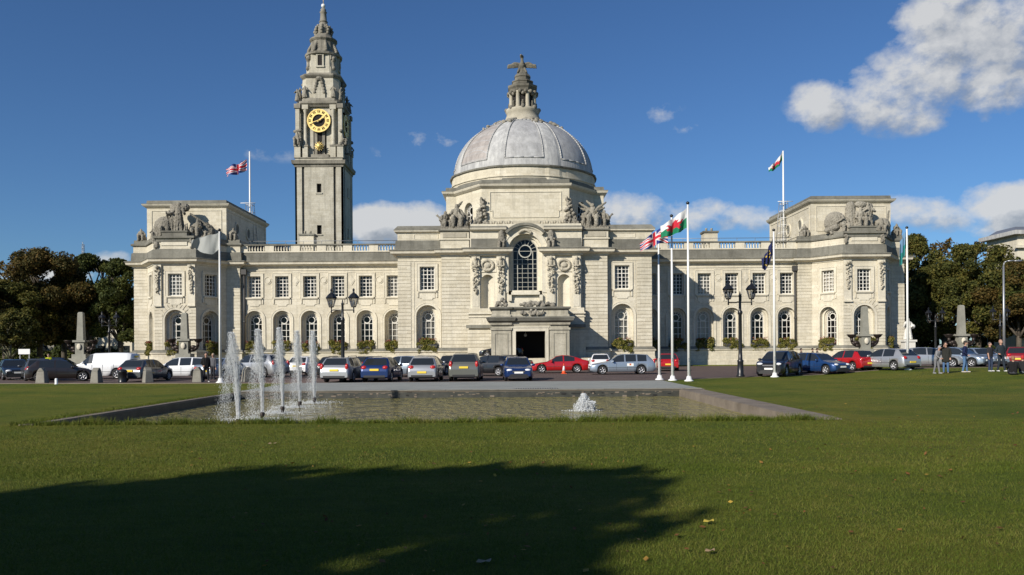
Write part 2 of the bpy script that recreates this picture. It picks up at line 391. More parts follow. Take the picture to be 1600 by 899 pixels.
win_rng = random.Random(3)
def window(fr, uc, w, zb, zt, arched, e, style='upper', curtain=None, label=None, sill=True, fm=None):
    """glazed window in an opening: pane = the window part; frame, sill, curtain are its own pieces"""
    fm = fm or M['frame']
    g = MB(); a, b = uc-w/2, uc+w/2
    if arched:
        P = [(b,zb)]+[(p,q) for p,q in reversed(arc_pts(uc, zt-w/2, w/2))]+[(a,zb)]
        P = P[:1]+P[1:]
    else: P = [(a,zb),(b,zb),(b,zt),(a,zt)]
    g.add([fr(u,e,z) for u,z in P], [tuple(range(len(P)))], M['glass'])
    win = hp(g.build('window', recalc=False))
    if label: win['label'] = label
    f = MB(); t = 0.045; d0, d1 = e-0.05, e-0.008
    def vb(u, z0, z1, t=t): f.box(u-t/2, u+t/2, d0, d1, z0, z1, fm, fr)
    def hb(z, u0, u1, t=t): f.box(u0, u1, d0+0.004, d1-0.003, z-t/2, z+t/2, fm, fr)
    if not arched:
        f.box(a, a+0.08, d0-0.03, d1, zb, zt, fm, fr); f.box(b-0.08, b, d0-0.03, d1, zb, zt, fm, fr)
        f.box(a+0.08, b-0.08, d0-0.028, d1, zb, zb+0.09, fm, fr); f.box(a+0.08, b-0.08, d0-0.028, d1, zt-0.08, zt, fm, fr)
        for i in range(1, 4): vb(a+w*i/4, zb, zt, 0.085 if i == 2 else 0.05)
        for i in range(1, 6): hb(zb+(zt-zb)*i/6, a, b, 0.075 if i == 4 else 0.05)
    else:
        r = w/2; zc = zt-r
        arch_ring(f, fr, uc, zc, r-0.07, r, d0-0.03, d1, fm, zb)
        f.box(a, b, d0-0.03, d1, zb, zb+0.09, fm, fr)
        if style == 'big':
            rr = 0.62; cz = zc+0.02
            arch_ring(f, fr, uc, cz, rr-0.07, rr+0.03, d0-0.01, d1, fm, n=20, a0=-PI, a1=PI)
            for k in (-0.33, 0.33): vb(uc+w*k*0.94, zb, zc, 0.07)
            for k in (-0.115, 0.115): vb(uc+w*k, zb, cz-rr, 0.035)
            z = zb+0.42
            while z < cz-rr+0.05: hb(z, a, b, 0.035); z += 0.445
            hb(zc+0.03, a, b, 0.045)
            for k in range(1, 8):
                an = PI*k/8
                f.tube(fr(uc+rr*math.cos(an), e-0.03, cz+rr*math.sin(an)), fr(uc+(r-0.03)*math.cos(an), e-0.03, zc+(r-0.03)*math.sin(an)), 0.025, 0.025, fm, 4, False)
        else:
            rr = 0.27*w; cz = zc-0.03
            arch_ring(f, fr, uc, cz, rr-0.05, rr+0.03, d0-0.01, d1, fm, n=18, a0=-PI, a1=PI)
            for k in (-0.185, 0.185): vb(uc+w*k, zb, cz-rr*0.75, 0.06)
            zz = cz-rr-0.06; n = 4
            for i in range(1, n+1): hb(zb+(zz-zb)*i/n, a, b, 0.055)
            for k in range(0, 7):
                an = PI*k/6
                f.tube(fr(uc+rr*math.cos(an), e-0.03, cz+rr*math.sin(an)), fr(uc+(r-0.03)*math.cos(an), e-0.03, zc+(r-0.03)*math.sin(an)), 0.022, 0.022, fm, 4, False)
            arch_ring(f, fr, uc, zc, (rr+r)/2-0.01, (rr+r)/2+0.03, d0+0.005, d1, fm, n=14)
    fo = hp(f.build('frame'), win)
    if curtain:
        c = MB(); cm = M['redcurtain'] if curtain == 'red' else M['curtain']
        def drape(u0, u1, z0, z1):
            n = 10; vs = []
            for i in range(n+1):
                u = u0+(u1-u0)*i/n; q = e+0.16+0.05*math.sin(i*2.3)
                vs += [fr(u,q,z0), fr(u,q,z1)]
            c.add(vs, [(2*i,2*i+2,2*i+3,2*i+1) for i in range(n)], cm, True)
        if curtain == 'right': drape(b-w*0.33, b, zb, zt-0.05)
        elif curtain == 'left': drape(a, a+w*0.36, zb, zt-0.05)
        elif curtain == 'both': drape(b-w*0.25, b, zb, zt-0.05); drape(a, a+w*0.22, zb, zt-0.05)
        elif curtain == 'full': drape(a, b, zb, zt-(0.02 if not arched else w*0.12))
        elif curtain == 'blind': drape(a, b, zb+(zt-zb)*0.45, zt-0.02)
        elif curtain == 'red': drape(a, b, zb, zb+(zt-zb)*0.16)
        hp(c.build('curtain', recalc=False), win)
    return win

WALL = MB()      # the walls of the hall
TRIM = MB()      # window surrounds, panels, aprons
ROOM = MB()      # dark rooms behind the windows
PANE_D = 0.75
def upper_window(fr, uc, wallmb, curtain, recess=0.28, w=1.45, zb=None, zt=None, label=None):
    TRIM = MB()
    m = M['plain']; s = 0.27
    for a, b in ((uc-w/2-s, uc-w/2), (uc+w/2, uc+w/2+s)):
        TRIM.box(a, b, -0.07, 0.0, zb-0.05, zt+s, m, fr)
        TRIM.box(a-0.04 if a < uc-w/2 else b-0.03, a+0.03 if a < uc-w/2 else b+0.04, -0.10, 0.0, zb-0.02, zt+s+0.03, m, fr)
    TRIM.box(uc-w/2, uc+w/2, -0.07, 0.0, zt, zt+s, m, fr)
    TRIM.box(uc-w/2-s, uc+w/2+s, -0.11, 0.0, zt+s+0.002, zt+s+0.05, m, fr)
    # sill and apron
    TRIM.box(uc-w/2-0.17, uc+w/2+0.17, -0.22, recess-0.06, zb-0.17, zb-0.03, m, fr)
    TRIM.box(uc-w/2-0.12, uc+w/2+0.12, -0.14, 0.0, zb-0.25, zb-0.172, m, fr)
    ap = [(uc-w/2-0.02, zb-0.252), (uc-w/2-0.02, zb-0.78), (uc-w/2+0.18, zb-0.78), (uc-w/2+0.24, zb-0.95), (uc+w/2-0.24, zb-0.95), (uc+w/2-0.18, zb-0.78), (uc+w/2+0.02, zb-0.78), (uc+w/2+0.02, zb-0.252)]
    TRIM.slab(ap, -0.06, 0.0, m, fr)
    for sgn in (-1, 1):
        c = uc+sgn*(w/2+0.2)
        TRIM.box(c-0.07, c+0.07, -0.09, 0.0, zb-0.72, zb-0.252, m, fr)
    win = window(fr, uc, w, zb, zt, False, recess, curtain=curtain, label=label); hp(TRIM.build('surround'), win)
def lower_window(fr, uc, curtain, zb, zt, w, iw, recess, ring=0.19):
    TRIM = MB()
    m = M['plain']
    arch_ring(TRIM, fr, uc, zt-w/2, w/2+0.003, w/2+ring, -0.05, 0.0, m, zb)
    arch_ring(TRIM, fr, uc, zt-w/2, w/2+ring+0.003, w/2+ring+0.05, -0.08, 0.0, m, zb)
    # stepped splay: inner reveal ring that carries the frame
    arch_ring(TRIM, fr, uc, zt-w/2, iw/2, w/2+0.02, recess-0.20, recess+0.06, m, zb, n=18)
    arch_ring(TRIM, fr, uc, zt-w/2, iw/2+0.11, w/2+0.02, recess-0.42, recess-0.20-0.003, m, zb, n=18)
    win = window(fr, uc, iw, zb+0.02, zt-(w-iw)/2, True, recess, curtain=curtain); hp(TRIM.build('surround'), win)
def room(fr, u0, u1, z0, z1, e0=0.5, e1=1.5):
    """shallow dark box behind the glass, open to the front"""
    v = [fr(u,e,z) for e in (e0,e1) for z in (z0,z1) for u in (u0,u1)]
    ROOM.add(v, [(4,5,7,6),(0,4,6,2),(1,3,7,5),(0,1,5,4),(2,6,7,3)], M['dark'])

# heights common to the whole front
Z_LEDGE0, Z_LEDGE1 = 1.64, 2.06
Z_AB, Z_AT = 2.09, 6.27          # arched openings
Z_UB, Z_UT = 7.73, 10.03         # square windows
Z_CU, Z_CT = 11.04, 11.63        # main cornice
Z_BAND = 12.60                    # top of the grey blocking course
Z_RAIL = 13.47
CORN = [(0.0,Z_CU-0.14),(0.10,Z_CU-0.10),(0.12,Z_CU+0.02),(0.42,Z_CU+0.12),(0.62,Z_CU+0.22),(0.66,Z_CU+0.40),(0.74,Z_CU+0.50),(0.74,Z_CT-0.02),(0.30,Z_CT+0.07),(0.0,Z_CT+0.07)]
BANDP = [(0.0,Z_CT+0.02),(0.24,Z_CT+0.02),(0.20,Z_BAND-0.10),(0.05,Z_BAND),(-0.5,Z_BAND),(-0.5,Z_CT+0.02)]
PLINTH = [(0.0,Z_LEDGE1+0.02),(0.10,Z_LEDGE1-0.03),(0.30,Z_LEDGE1-0.22),(0.34,Z_LEDGE0+0.06),(0.28,Z_LEDGE0),(0.22,Z_LEDGE0-0.03),(0.22,1.13),(0.26,1.10),(0.26,0.62),(0.33,0.56),(0.33,-0.2),(0.0,-0.2)]
CORNICE = MB(); BAND = MB(); PL = MB(); PLD = MB(); BAL = MB()
def run_mouldings(path, plinth=True, band=True):
    CORNICE.sweep(path, CORN, M['plain'])
    # grey weathered top of the cornice
    BAND.sweep(path, [(0.28,Z_CT+0.073),(0.76,Z_CT-0.016),(0.765,Z_CT-0.10),(0.742,Z_CT-0.10),(0.74,Z_CT-0.022),(0.28,Z_CT+0.06)], M['weathered'])
    if band: BAND.sweep(path, BANDP, M['weathered'])
    if plinth:
        PL.sweep(path, PLINTH, M['stone'])
        PLD.sweep(path, [(0.02,Z_LEDGE1+0.03),(0.105,Z_LEDGE1-0.02),(0.305,Z_LEDGE1-0.21),(0.345,Z_LEDGE1-0.25),(0.342,Z_LEDGE0+0.16),(0.02,Z_LEDGE0+0.16)], M['weathered'])
FW = 87.0
def balustrade(x0, x1, y, groups, name='balustrade'):
    b = MB(); m = M['plain']
    b.box(x0, x1, y+0.05, y+0.50, Z_BAND-0.02, Z_BAND+0.12, m)
    b.box(x0, x1, y+0.0, y+0.55, Z_RAIL-0.13, Z_RAIL, M['weathered'])
    prev = x0
    for a, c in groups:
        if a > prev+0.05: b.box(prev, a, y+0.08, y+0.46, Z_BAND+0.12, Z_RAIL-0.13, m)
        n = round((c-a)/0.30)
        for i in range(n):
            x = a+(c-a)*(i+0.5)/n; z0, z1 = Z_BAND+0.12, Z_RAIL-0.13; h = z1-z0
            b.lathe([(0.075,z0),(0.075,z0+0.05),(0.05,z0+0.08),(0.105,z0+h*0.36),(0.045,z0+h*0.80),(0.045,z0+h*0.84),(0.075,z0+h*0.90),(0.075,z1)], m, (x, y+0.27), 8)
        prev = c
    if x1 > prev+0.05: b.box(prev, x1, y+0.08, y+0.46, Z_BAND+0.12, Z_RAIL-0.13, m)
    return hp(b.build(name))

# ------------------------------------------------------------------ the two wings
L_WIN = [-28.0+3.03*i for i in range(6)]
R_WIN = [29.9-2.98*i for i in range(6)]
CL = ['left','right','blind','both','right','blind']
def wing(x0, x1, xs, side):
    fr = Fr(0, FW)
    ops = []
    for x in xs: ops += [(x,1.45,Z_UB,Z_UT,False), (x,1.98,Z_AB,Z_AT,True)]
    wall(WALL, fr, x0, x1, 0, Z_CU, ops, M['stone'], depth=1.15)
    room(fr, x0+0.1, x1-0.1, Z_UB-0.2, Z_UT+0.2, 1.16, 2.2); room(fr, x0+0.1, x1-0.1, Z_AB-0.1, Z_AT+0.1, 1.16, 2.2)
    for i, x in enumerate(xs):
        upper_window(fr, x, WALL, ['left','right','right','both','right','full'][i] if side < 0 else ['right','blind','right','full','left','right'][i], zb=Z_UB, zt=Z_UT, recess=0.42)
        lower_window(fr, x, [None,None,'red','red','red','full'][i] if side < 0 else ['red','red','both','full','left','full'][i], Z_AB, Z_AT, 1.98, 1.34, 0.78)
        # panel with oval or lozenge between the windows
        if i < len(xs)-1:
            c = (xs[i]+xs[i+1])/2
            arch_ring(TRIM, fr, c, 9.55, 0.0+0.36, 0.42, -0.05, 0, M['plain'], n=20, a0=-PI, a1=PI) if i % 2 == 0 else TRIM.slab([(c-0.36,9.5),(c,8.95),(c+0.36,9.5),(c,10.05)], -0.05, 0, M['plain'], fr)
            if i % 2 == 0: arch_ring(TRIM, fr, c, 9.55, 0.0, 0.28, -0.07, 0, M['plain'], n=16, a0=-PI, a1=PI)
            else: TRIM.slab([(c-0.24,9.5),(c,9.14),(c+0.24,9.5),(c,9.86)], -0.075, -0.052, M['plain'], fr)
            for a in (c-0.48, c+0.44): TRIM.box(a, a+0.04, -0.03, 0, Z_UB-0.2, Z_UT+0.42, M['plain'], fr)
            TRIM.box(c-0.44, c+0.44, -0.03, 0, Z_UT+0.38, Z_UT+0.42, M['plain'], fr); TRIM.box(c-0.44, c+0.44, -0.03, 0, Z_UB-0.2, Z_UB-0.16, M['plain'], fr)
    TRIM.box(x0, x1, -0.06, 0, Z_CU-0.42, Z_CU-0.32, M['plain'], fr)
wing(-29.38, -11.1, L_WIN, -1)
wing(13.7, 31.1, R_WIN, 1)
balustrade(-29.4, -11.1, FW-0.28, [(-28.6+2.83*i, -26.75+2.83*i) for i in range(6)])
balustrade(13.7, 31.1, FW-0.28, [(14.2+2.78*i, 16.0+2.78*i) for i in range(6)])
# rainwater pipes in the corners
for x in (-29.0, 30.75, 13.95):
    p = MB(); p.tube((x,FW-0.22,2.1),(x,FW-0.22,10.2),0.11,0.11,M['pipe'],10)
    p.box(x-0.28,x+0.28,FW-0.46,FW-0.02,10.2,10.75,M['pipe']); p.lathe([(0.14,5.0),(0.16,5.05),(0.14,5.2)],M['pipe'],(x,FW-0.22),10)
    hp(p.build('drainpipe'))

# ------------------------------------------------------------------ centre block
YO, Y2, Y3 = 78.2, 77.6, 77.2
XL, XR = -11.1, 13.7
X2L, X2R = -6.77, 9.30          # rusticated projections
X3L, X3R = -3.98, 6.82          # middle bay
AX = 1.40
frO, fr2, fr3 = Fr(0, YO), Fr(0, Y2), Fr(0, Y3)
wxl, wxr = fx(667.5,436,YO), fx(972,436,YO)
for x0, x1, wx, cur in ((XL, X2L, wxl, 'both'), (X2R, XR, wxr, 'both')):
    ops = [(wx,1.45,Z_UB,Z_UT,False), (wx,2.2,Z_AB,Z_AT,True)]
    wall(WALL, frO, x0, x1, 0, Z_CU, ops, M['stone'], depth=1.15)
    room(frO, wx-1.6, wx+1.6, Z_UB-0.2, Z_UT+0.2, 1.16, 2.0); room(frO, wx-1.6, wx+1.6, Z_AB-0.1, Z_AT+0.1, 1.16, 2.0)
    upper_window(frO, wx, WALL, cur, zb=Z_UB, zt=Z_UT)
    lower_window(frO, wx, 'full', Z_AB, Z_AT, 2.2, 1.34, 0.95)
    # side strips of rustication
    if x0 == XL: courses(WALL, frO, XL, XL+1.27, Z_LEDGE1, Z_CU-0.55, M['stone'])
    else: courses(WALL, frO, XR-1.45, XR, Z_LEDGE1, Z_CU-0.55, M['stone'])
    for a in (wx-1.33, wx+1.28): TRIM.box(a, a+0.05, -0.04, 0, Z_LEDGE1+0.1, Z_CU-0.55, M['plain'], frO)
    TRIM.box(x0, x1, -0.05, 0, Z_CU-0.5, Z_CU-0.42, M['plain'], frO)
# returns of the block to the wings
for x, s in ((XL, 1), (XR, -1)):
    fr = Fr(x, FW if s > 0 else YO, -PI/2*s if s > 0 else PI/2)
    wall(WALL, fr, 0, FW-YO, 0, Z_CU, [], M['stone'])
    courses(WALL, fr, 0, FW-YO, Z_LEDGE1, Z_CU-0.55, M['stone'], proud=0.033)
for x0, x1 in ((X2L, X3L), (X3R, X2R)):
    wall(WALL, fr2, x0, x1, 0, Z_CU, [], M['stone']); courses(WALL, fr2, x0, x1, Z_LEDGE1, Z_CU-0.05, M['stone'])
for x, s in ((X2L,1),(X2R,-1)):
    fr = Fr(x, YO if s > 0 else Y2, -PI/2 if s > 0 else PI/2); wall(WALL, fr, 0, YO-Y2, 0, Z_CU, [], M['stone']); courses(WALL, fr, 0, YO-Y2, Z_LEDGE1, Z_CU-0.05, M['stone'], proud=0.03)
# middle bay
BWX = fx(820.8,420,Y3); BW = 2.40; BZT = 12.62; BZB = 7.55; RO = 1.62
zsp = BZT-BW/2
nxl, nxr = fx(762,455,Y3), fx(881.5,455,Y3)
nops = [(nxl,1.25,5.85,9.12,True),(nxr,1.25,5.85,9.12,True)]
wall(WALL, fr3, X3L, X3R, 0, 13.75, nops+[(BWX,2*RO,BZB-0.9,zsp+RO,True)], M['plain'], depth=0.75)
for u, w, zb, zt, a in nops:   # back of each niche, curved
    vs = []; n = 8
    for j, z in enumerate((zb, zt)):
        for i in range(n+1):
            an = PI*i/n; vs.append(fr3(u-w/2*math.cos(an), 0.02+0.62*math.sin(an), z))
    WALL.add(vs, [(i,i+1,n+2+i,n+1+i) for i in range(n)], M['plain'], True)
# splayed reveal of the great window
arch_ring(TRIM, fr3, BWX, zsp, BW/2, RO+0.02, 0.70, 1.05, M['plain'], BZB, n=24)
arch_ring(TRIM, fr3, BWX, zsp, BW/2+0.20, RO+0.02, 0.40, 0.697, M['plain'], BZB, n=24)
arch_ring(TRIM, fr3, BWX, zsp, RO+0.003, RO+0.52, -0.10, 0, M['plain'], BZB-0.2, n=24)
arch_ring(TRIM, fr3, BWX, zsp, RO+0.40, RO+0.56, -0.16, 0, M['plain'], zsp-0.7, n=24)
room(fr3, BWX-1.7, BWX+1.7, BZB-0.3, BZT+0.3, 1.06, 2.5)
window(fr3, BWX, BW, BZB, BZT, True, 0.88, style='big', fm=M['darkframe'], label='tall round-headed leaded window over the entrance')
TRIM.box(BWX-1.38, BWX+1.38, -0.35, 0.9, BZB-0.42, BZB-0.16, M['plain'], fr3); TRIM.box(BWX-1.28, BWX+1.28, -0.25, 0.88, BZB-0.16, BZB, M['plain'], fr3)
WALL.box(BWX-RO, BWX+RO, 0.05, 0.7, 5.4, BZB-0.43, M['plain'], fr3)
for s in (-1, 1): TRIM.box(BWX+s*1.5-0.16, BWX+s*1.5+0.16, -0.3, 0.0, BZB-1.0, BZB-0.42, M['plain'], fr3)
# hood moulding over the arch joined to the attic string
hood = MB()
for k, (r0, r1, e0) in enumerate(((2.36,2.62,-0.55),(2.22,2.36,-0.38),(2.14,2.22,-0.25))):
    arch_ring(hood, fr3, BWX, zsp, r0, r1, e0, 0.0, M['plain'] if k else M['weathered'], n=24, a0=R(42), a1=R(138))
hp(hood.build('hood_moulding'))
# pilasters, pedestals
for px_ in (743.5, 782.5, 860.8, 900.5):
    x = fx(px_, 440, Y3); w = 0.40
    TRIM.box(x-w, x+w, -0.22, 0, 5.85, Z_CU-0.1, M['plain'], fr3)
    TRIM.box(x-w*0.72, x+w*0.72, -0.26, -0.222, 6.0, Z_CU-0.3, M['plain'], fr3)
for a, b in ((X3L-0.15, fx(775,500,Y3)-0.2), (fx(867,500,Y3)+0.2, X3R+0.15)):
    TRIM.box(a, b, -0.32, 0, 3.7, 5.85, M['stone'], fr3)
    TRIM.box(a-0.15, b+0.1, -0.50, 0, 5.28, 5.42, M['plain'], fr3); TRIM.box(a-0.08, b+0.1, -0.42, 0, 4.98, 5.08, M['plain'], fr3)
    TRIM.box(a-0.25, b+0.1, -0.60, 0, 3.95, 4.25, M['weathered'], fr3); TRIM.box(a-0.12, b+0.1, -0.45, 0, 0, 3.72, M['stone'], fr3)
    courses(TRIM, fr3, a-0.12, b+0.1, 2.1, 3.72, M['stone'], e=-0.45)
for c in (nxl, nxr):
    TRIM.box(c-0.85, c+0.85, -0.10, 0, 9.35, 10.55, M['plain'], fr3)
# attic of the centre block
Z_A0, Z_A1, Z_A2 = 13.34, 13.60, 14.03
ATT = [(0,Z_A0-0.06),(0.10,Z_A0),(0.30,Z_A0+0.08),(0.34,Z_A1-0.04),(0.30,Z_A1),(0.0,Z_A2-0.06),(-0.3,Z_A2-0.06),(-0.3,Z_A0-0.06)]
def attic(path):
    WALL.sweep(path, [(0.02,Z_BAND-0.6),(0.02,Z_A0),(-0.6,Z_A0),(-0.6,Z_BAND-0.6)], M['stone'])
    CORNICE.sweep(path, ATT[:4]+[(0.0,Z_A1-0.04)], M['plain'])
    BAND.sweep(path, [(0.345,Z_A1-0.06),(0.345,Z_A1),(0.0,Z_A2-0.02),(-0.4,Z_A2-0.02),(-0.4,Z_A1-0.06)], M['weathered'])
attic([(XL,FW),(XL,YO),(X2L,YO)]); attic([(X2R,YO),(XR,YO),(XR,FW)])
for a, b in ((XL+1.6, X2L-0.35), (X2R+0.35, XR-1.6)):
    for p, q, r, s in ((a,b,13.16,13.2),(a,b,12.72,12.76),(a,a+0.04,12.76,13.16),(b-0.04,b,12.76,13.16)): TRIM.box(p, q, -0.06, -0.02, r, s, M['plain'], frO)
# pedestal blocks that carry the sculpture
for x0, x1 in ((X2L-0.1, X3L-0.1), (X3R+0.1, X2R+0.1)):
    WALL.box(x0, x1, Y2-0.10, YO+2.8, Z_CT+0.07, 13.36, M['stone'])
    CORNICE.sweep([(x0,YO+2.5),(x0,Y2-0.1),(x1,Y2-0.1),(x1,YO+2.5)], [(0,13.3),(0.16,13.36),(0.20,13.5),(0,13.56)], M['weathered'])
    WALL.box(x0+0.02, x1-0.02, Y2-0.08, YO+2.6, 13.36, 13.6, M['plain'])
    TRIM.box(x0+0.25, x1-0.25, Y2-0.16, Y2-0.10, 12.75, 13.2, M['carved_light'])
    CORNICE.sweep([(x0,YO+1),(x0,Y2-0.1),(x1,Y2-0.1),(x1,YO+1)], [(0,12.5),(0.12,12.53),(0.12,12.62),(0,12.66)], M['plain'])
# side lengths of attic string beside the hood
for x0, x1 in ((X3L, BWX-1.80), (BWX+1.80, X3R)):
    CORNICE.sweep([(x0,Y3),(x1,Y3)], [(0,13.28),(0.16,13.32),(0.40,13.42),(0.46,13.6),(0.40,13.72),(0,13.78)], M['plain'])
    BAND.sweep([(x0,Y3),(x1,Y3)], [(0.47,13.6),(0.41,13.74),(0.0,13.80),(0,13.6)], M['weathered'])
    BAND.sweep([(x0+0.1 if x0==X3L else x0+0.4,Y3),(x1-0.4 if x0==X3L else x1-0.1,Y3)], [(0,Z_CT+0.08),(0.10,Z_CT+0.08),(0.06,12.55),(0,12.6)], M['weathered'])
# mouldings along the whole front of the centre (cornice is broken by the great arch)
aL, aR = BWX-RO-0.02, BWX+RO+0.02
pathL = [(XL,FW-0.74),(XL,YO),(X2L,YO),(X2L,Y2),(X3L,Y2),(X3L,Y3-0.22),(fx(791,440,Y3),Y3-0.22),(fx(791,440,Y3),Y3)]
run_mouldings(pathL+[(aL,Y3)], plinth=False, band=False)
pathR = [(aR,Y3),(fx(852,440,Y3),Y3),(fx(852,440,Y3),Y3-0.22),(X3R,Y3-0.22),(X3R,Y2),(X2R,Y2),(X2R,YO),(XR,YO),(XR,FW-0.74)]
run_mouldings(pathR, plinth=False, band=False)
for P in ([(XL,FW),(XL,YO),(X2L,YO)], [(X2R,YO),(XR,YO),(XR,FW)]): BAND.sweep(P, BANDP, M['weathered'])
PLc = [(XL,FW-0.3),(XL,YO),(X2L,YO),(X2L,Y2),(X2R,Y2),(X2R,YO),(XR,YO),(XR,FW-0.3)]
PL.sweep(PLc, PLINTH, M['stone']); PLD.sweep(PLc, [(0.02,Z_LEDGE1+0.03),(0.105,Z_LEDGE1-0.02),(0.305,Z_LEDGE1-0.21),(0.345,Z_LEDGE1-0.25),(0.342,Z_LEDGE0+0.16),(0.02,Z_LEDGE0+0.16)], M['weathered'])
# roofs of the centre block
WALL.box(XL+0.6, XR-0.6, YO+0.6, 98, 13.0, 13.45, M['weathered'])
for a, b in ((XL+0.9, X2L-0.3), (X2R+0.3, XR-0.9)):
    WALL.box(a, b, YO+2.2, 96, 13.4, 14.35, M['lead'])

# ------------------------------------------------------------------ octagon under the dome and the great panel
DA = (1.42, 92.0)
oct_front = 78.0; hw1, hw2, hw3 = 4.27, 7.05, 8.05; yb = 81.8
OC = [(DA[0]-hw3,104),(DA[0]-hw3,yb),(DA[0]-hw2,yb),(DA[0]-hw1,oct_front),(DA[0]+hw1,oct_front),(DA[0]+hw2,yb),(DA[0]+hw3,yb),(DA[0]+hw3,104)]
Z_O1 = 17.72
for (x0,y0),(x1,y1) in zip(OC[:-1], OC[1:]):
    L = math.hypot(x1-x0,y1-y0); fr = Fr(x0, y0, math.atan2(y1-y0,x1-x0)); ops = []
    if abs(L-math.hypot(hw2-hw1,yb-oct_front)) < 0.01: ops = [(L/2,1.5,13.8,16.55,True)]
    wall(WALL, fr, 0, L, 12.8, Z_O1, ops, M['stone'], depth=0.6)
    if ops:
        window(fr, L/2, 1.5, 13.8, 16.55, True, 0.45); room(fr, L/2-1, L/2+1, 13.6, 16.7, 0.61, 1.4)
CORNICE.sweep(OC, [(0,Z_O1-0.15),(0.12,Z_O1-0.1),(0.34,Z_O1+0.05),(0.42,Z_O1+0.2),(0.42,Z_O1+0.30),(0,Z_O1+0.36)], M['plain'])
BAND.sweep(OC, [(0.43,Z_O1+0.24),(0.43,Z_O1+0.32),(0.05,Z_O1+0.38),(0.02,Z_O1+0.72),(-0.5,Z_O1+0.72),(-0.5,Z_O1+0.24)], M['weathered'])
frF = Fr(DA[0], oct_front)
for r, z0, z1 in (((-3.45,3.45),14.75,17.25),):
    for a, b, c, d in ((-3.5,3.5,17.2,17.27),(-3.2,3.2,14.72,14.79),(-3.5,-3.43,15.4,17.2),(3.43,3.5,15.4,17.2),(-3.27,-3.2,14.79,15.4),(3.2,3.27,14.79,15.4),(-3.5,-3.2,15.36,15.42),(3.2,3.5,15.36,15.42)):
        TRIM.box(a, b, -0.07, 0, c, d, M['plain'], frF)
# frieze of carved scrolls below the panel
fz_ = MB(); rg = random.Random(5)
fz_.box(-4.25, 4.25, -0.06, 0.0, 14.0, 14.42, M['carved_light'], frF)
for i in range(34):
    u = -4.1+8.2*i/33
    if abs(u-(BWX-DA[0])) < 1.2: continue
    fz_.ball(frF(u, -0.10, 14.2+0.06*math.sin(i*2.1)), 0.13+0.04*rg.random(), M['carved_light'], 8, (1,0.8,1.1))
hp(fz_.build('carved_frieze'))
WALL.box(X3L+0.05, X3R-0.05, Y3+0.02, oct_front+0.5, 13.4, 14.0, M['plain'])
# roof under the drum
WALL.prism(OC[:-1]+[(DA[0]+hw3,104)], Z_O1+0.6, Z_O1+0.71, M['weathered'])

# ------------------------------------------------------------------ drum, dome, lantern
def ribbed(mb, prof, m, n, steps, c):
    """lathe whose radius steps in and out between bays (pilaster strips on the drum)"""
    vs = []; fs = []; K = n*4
    for r, z in prof:
        for i in range(n):
            for k, (da, dr) in enumerate(((0,0),(0.30,0),(0.301,steps),(0.999,steps))):
                a = 2*PI*(i+da)/n+R(-90)-2*PI*0.15/n
                vs.append((c[0]+(r+dr*(1 if dr else 0))*math.cos(a), c[1]+(r+dr)*math.sin(a), z))
    for j in range(len(prof)-1):
        for i in range(K): fs.append((j*K+i, j*K+(i+1)%K, (j+1)*K+(i+1)%K, (j+1)*K+i))
    fs.append(tuple((len(prof)-1)*K+i for i in range(K)))
    mb.add(vs, fs, m)
dr = MB()
dr.lathe([(8.55,Z_O1+0.72),(8.5,18.75),(8.35,18.8),(8.25,19.9)], M['weathered'], DA, 64, False)
# smooth cylinder with 8 slightly proud pairs
def fine_ring(mb, prof, m, proud=0.0, mats=None):
    n = 128; vs = []; fs = []
    for r, z in prof:
        for i in range(n):
            a = 2*PI*(i+0.5-8)/n-PI/2
            ph = ((i+0.5) % 16)
            rr = r+(proud if abs(ph-8) > 5.7 else 0)
            vs.append((DA[0]+rr*math.cos(a), DA[1]+rr*math.sin(a), z))
    for j in range(len(prof)-1):
        for i in range(n): fs.append((j*n+i, j*n+(i+1)%n, (j+1)*n+(i+1)%n, (j+1)*n+i))
    fs.append(tuple((len(prof)-1)*n+i for i in range(n)))
    mb.add(vs, fs, m)
fine_ring(dr, [(8.22,19.0),(8.22,20.02),(8.34,20.06),(8.34,20.16),(8.18,20.2),(8.18,21.05)], M['stone'], 0.10)
fine_ring(dr, [(8.18,21.05),(8.36,21.08),(8.40,21.22),(8.2,21.30),(7.8,21.34)], M['weathered'], 0.10)
drum = hp(dr.build('drum'))
dome = MB(); ND, MD = 128, 30
def dprof(t): return 7.95*math.cos(t), 21.2+6.75*math.sin(t)
vs = []; tmax = math.acos(2.15/7.95)
for j in range(MD+1):
    t = tmax*j/MD; r, z = dprof(t)
    for i in range(ND):
        a = 2*PI*(i+0.5-8)/ND-PI/2; ph = (i+0.5) % 16
        u = abs(ph-8)        # 8 bays, rib pairs at bay edges
        k = 0.0
        if 5.6 < u < 6.4: k = 0.16
        elif u > 6.4: k = 0.07
        rr = r+k*math.cos(t)*1.0+0.02; zz = z+k*math.sin(t)
        vs.append((DA[0]+rr*math.cos(a), DA[1]+rr*math.sin(a), zz))
b0 = len(dome.v); dome.v.extend(vs)
for j in range(MD):
    for i in range(ND):
        ph = ((i+1) % 16); bay = (i+1)//16 % 8
        inside = 3 <= ph <= 13 and 3 <= j <= 25
        m = M['lead']
        if inside: m = M['leadbrown'] if bay == 7 else M['leadpanel']
        dome.f.append((b0+j*ND+i, b0+j*ND+(i+1)%ND, b0+(j+1)*ND+(i+1)%ND, b0+(j+1)*ND+i)); dome.m.append(dome.mi(m)); dome.sm.append(False)
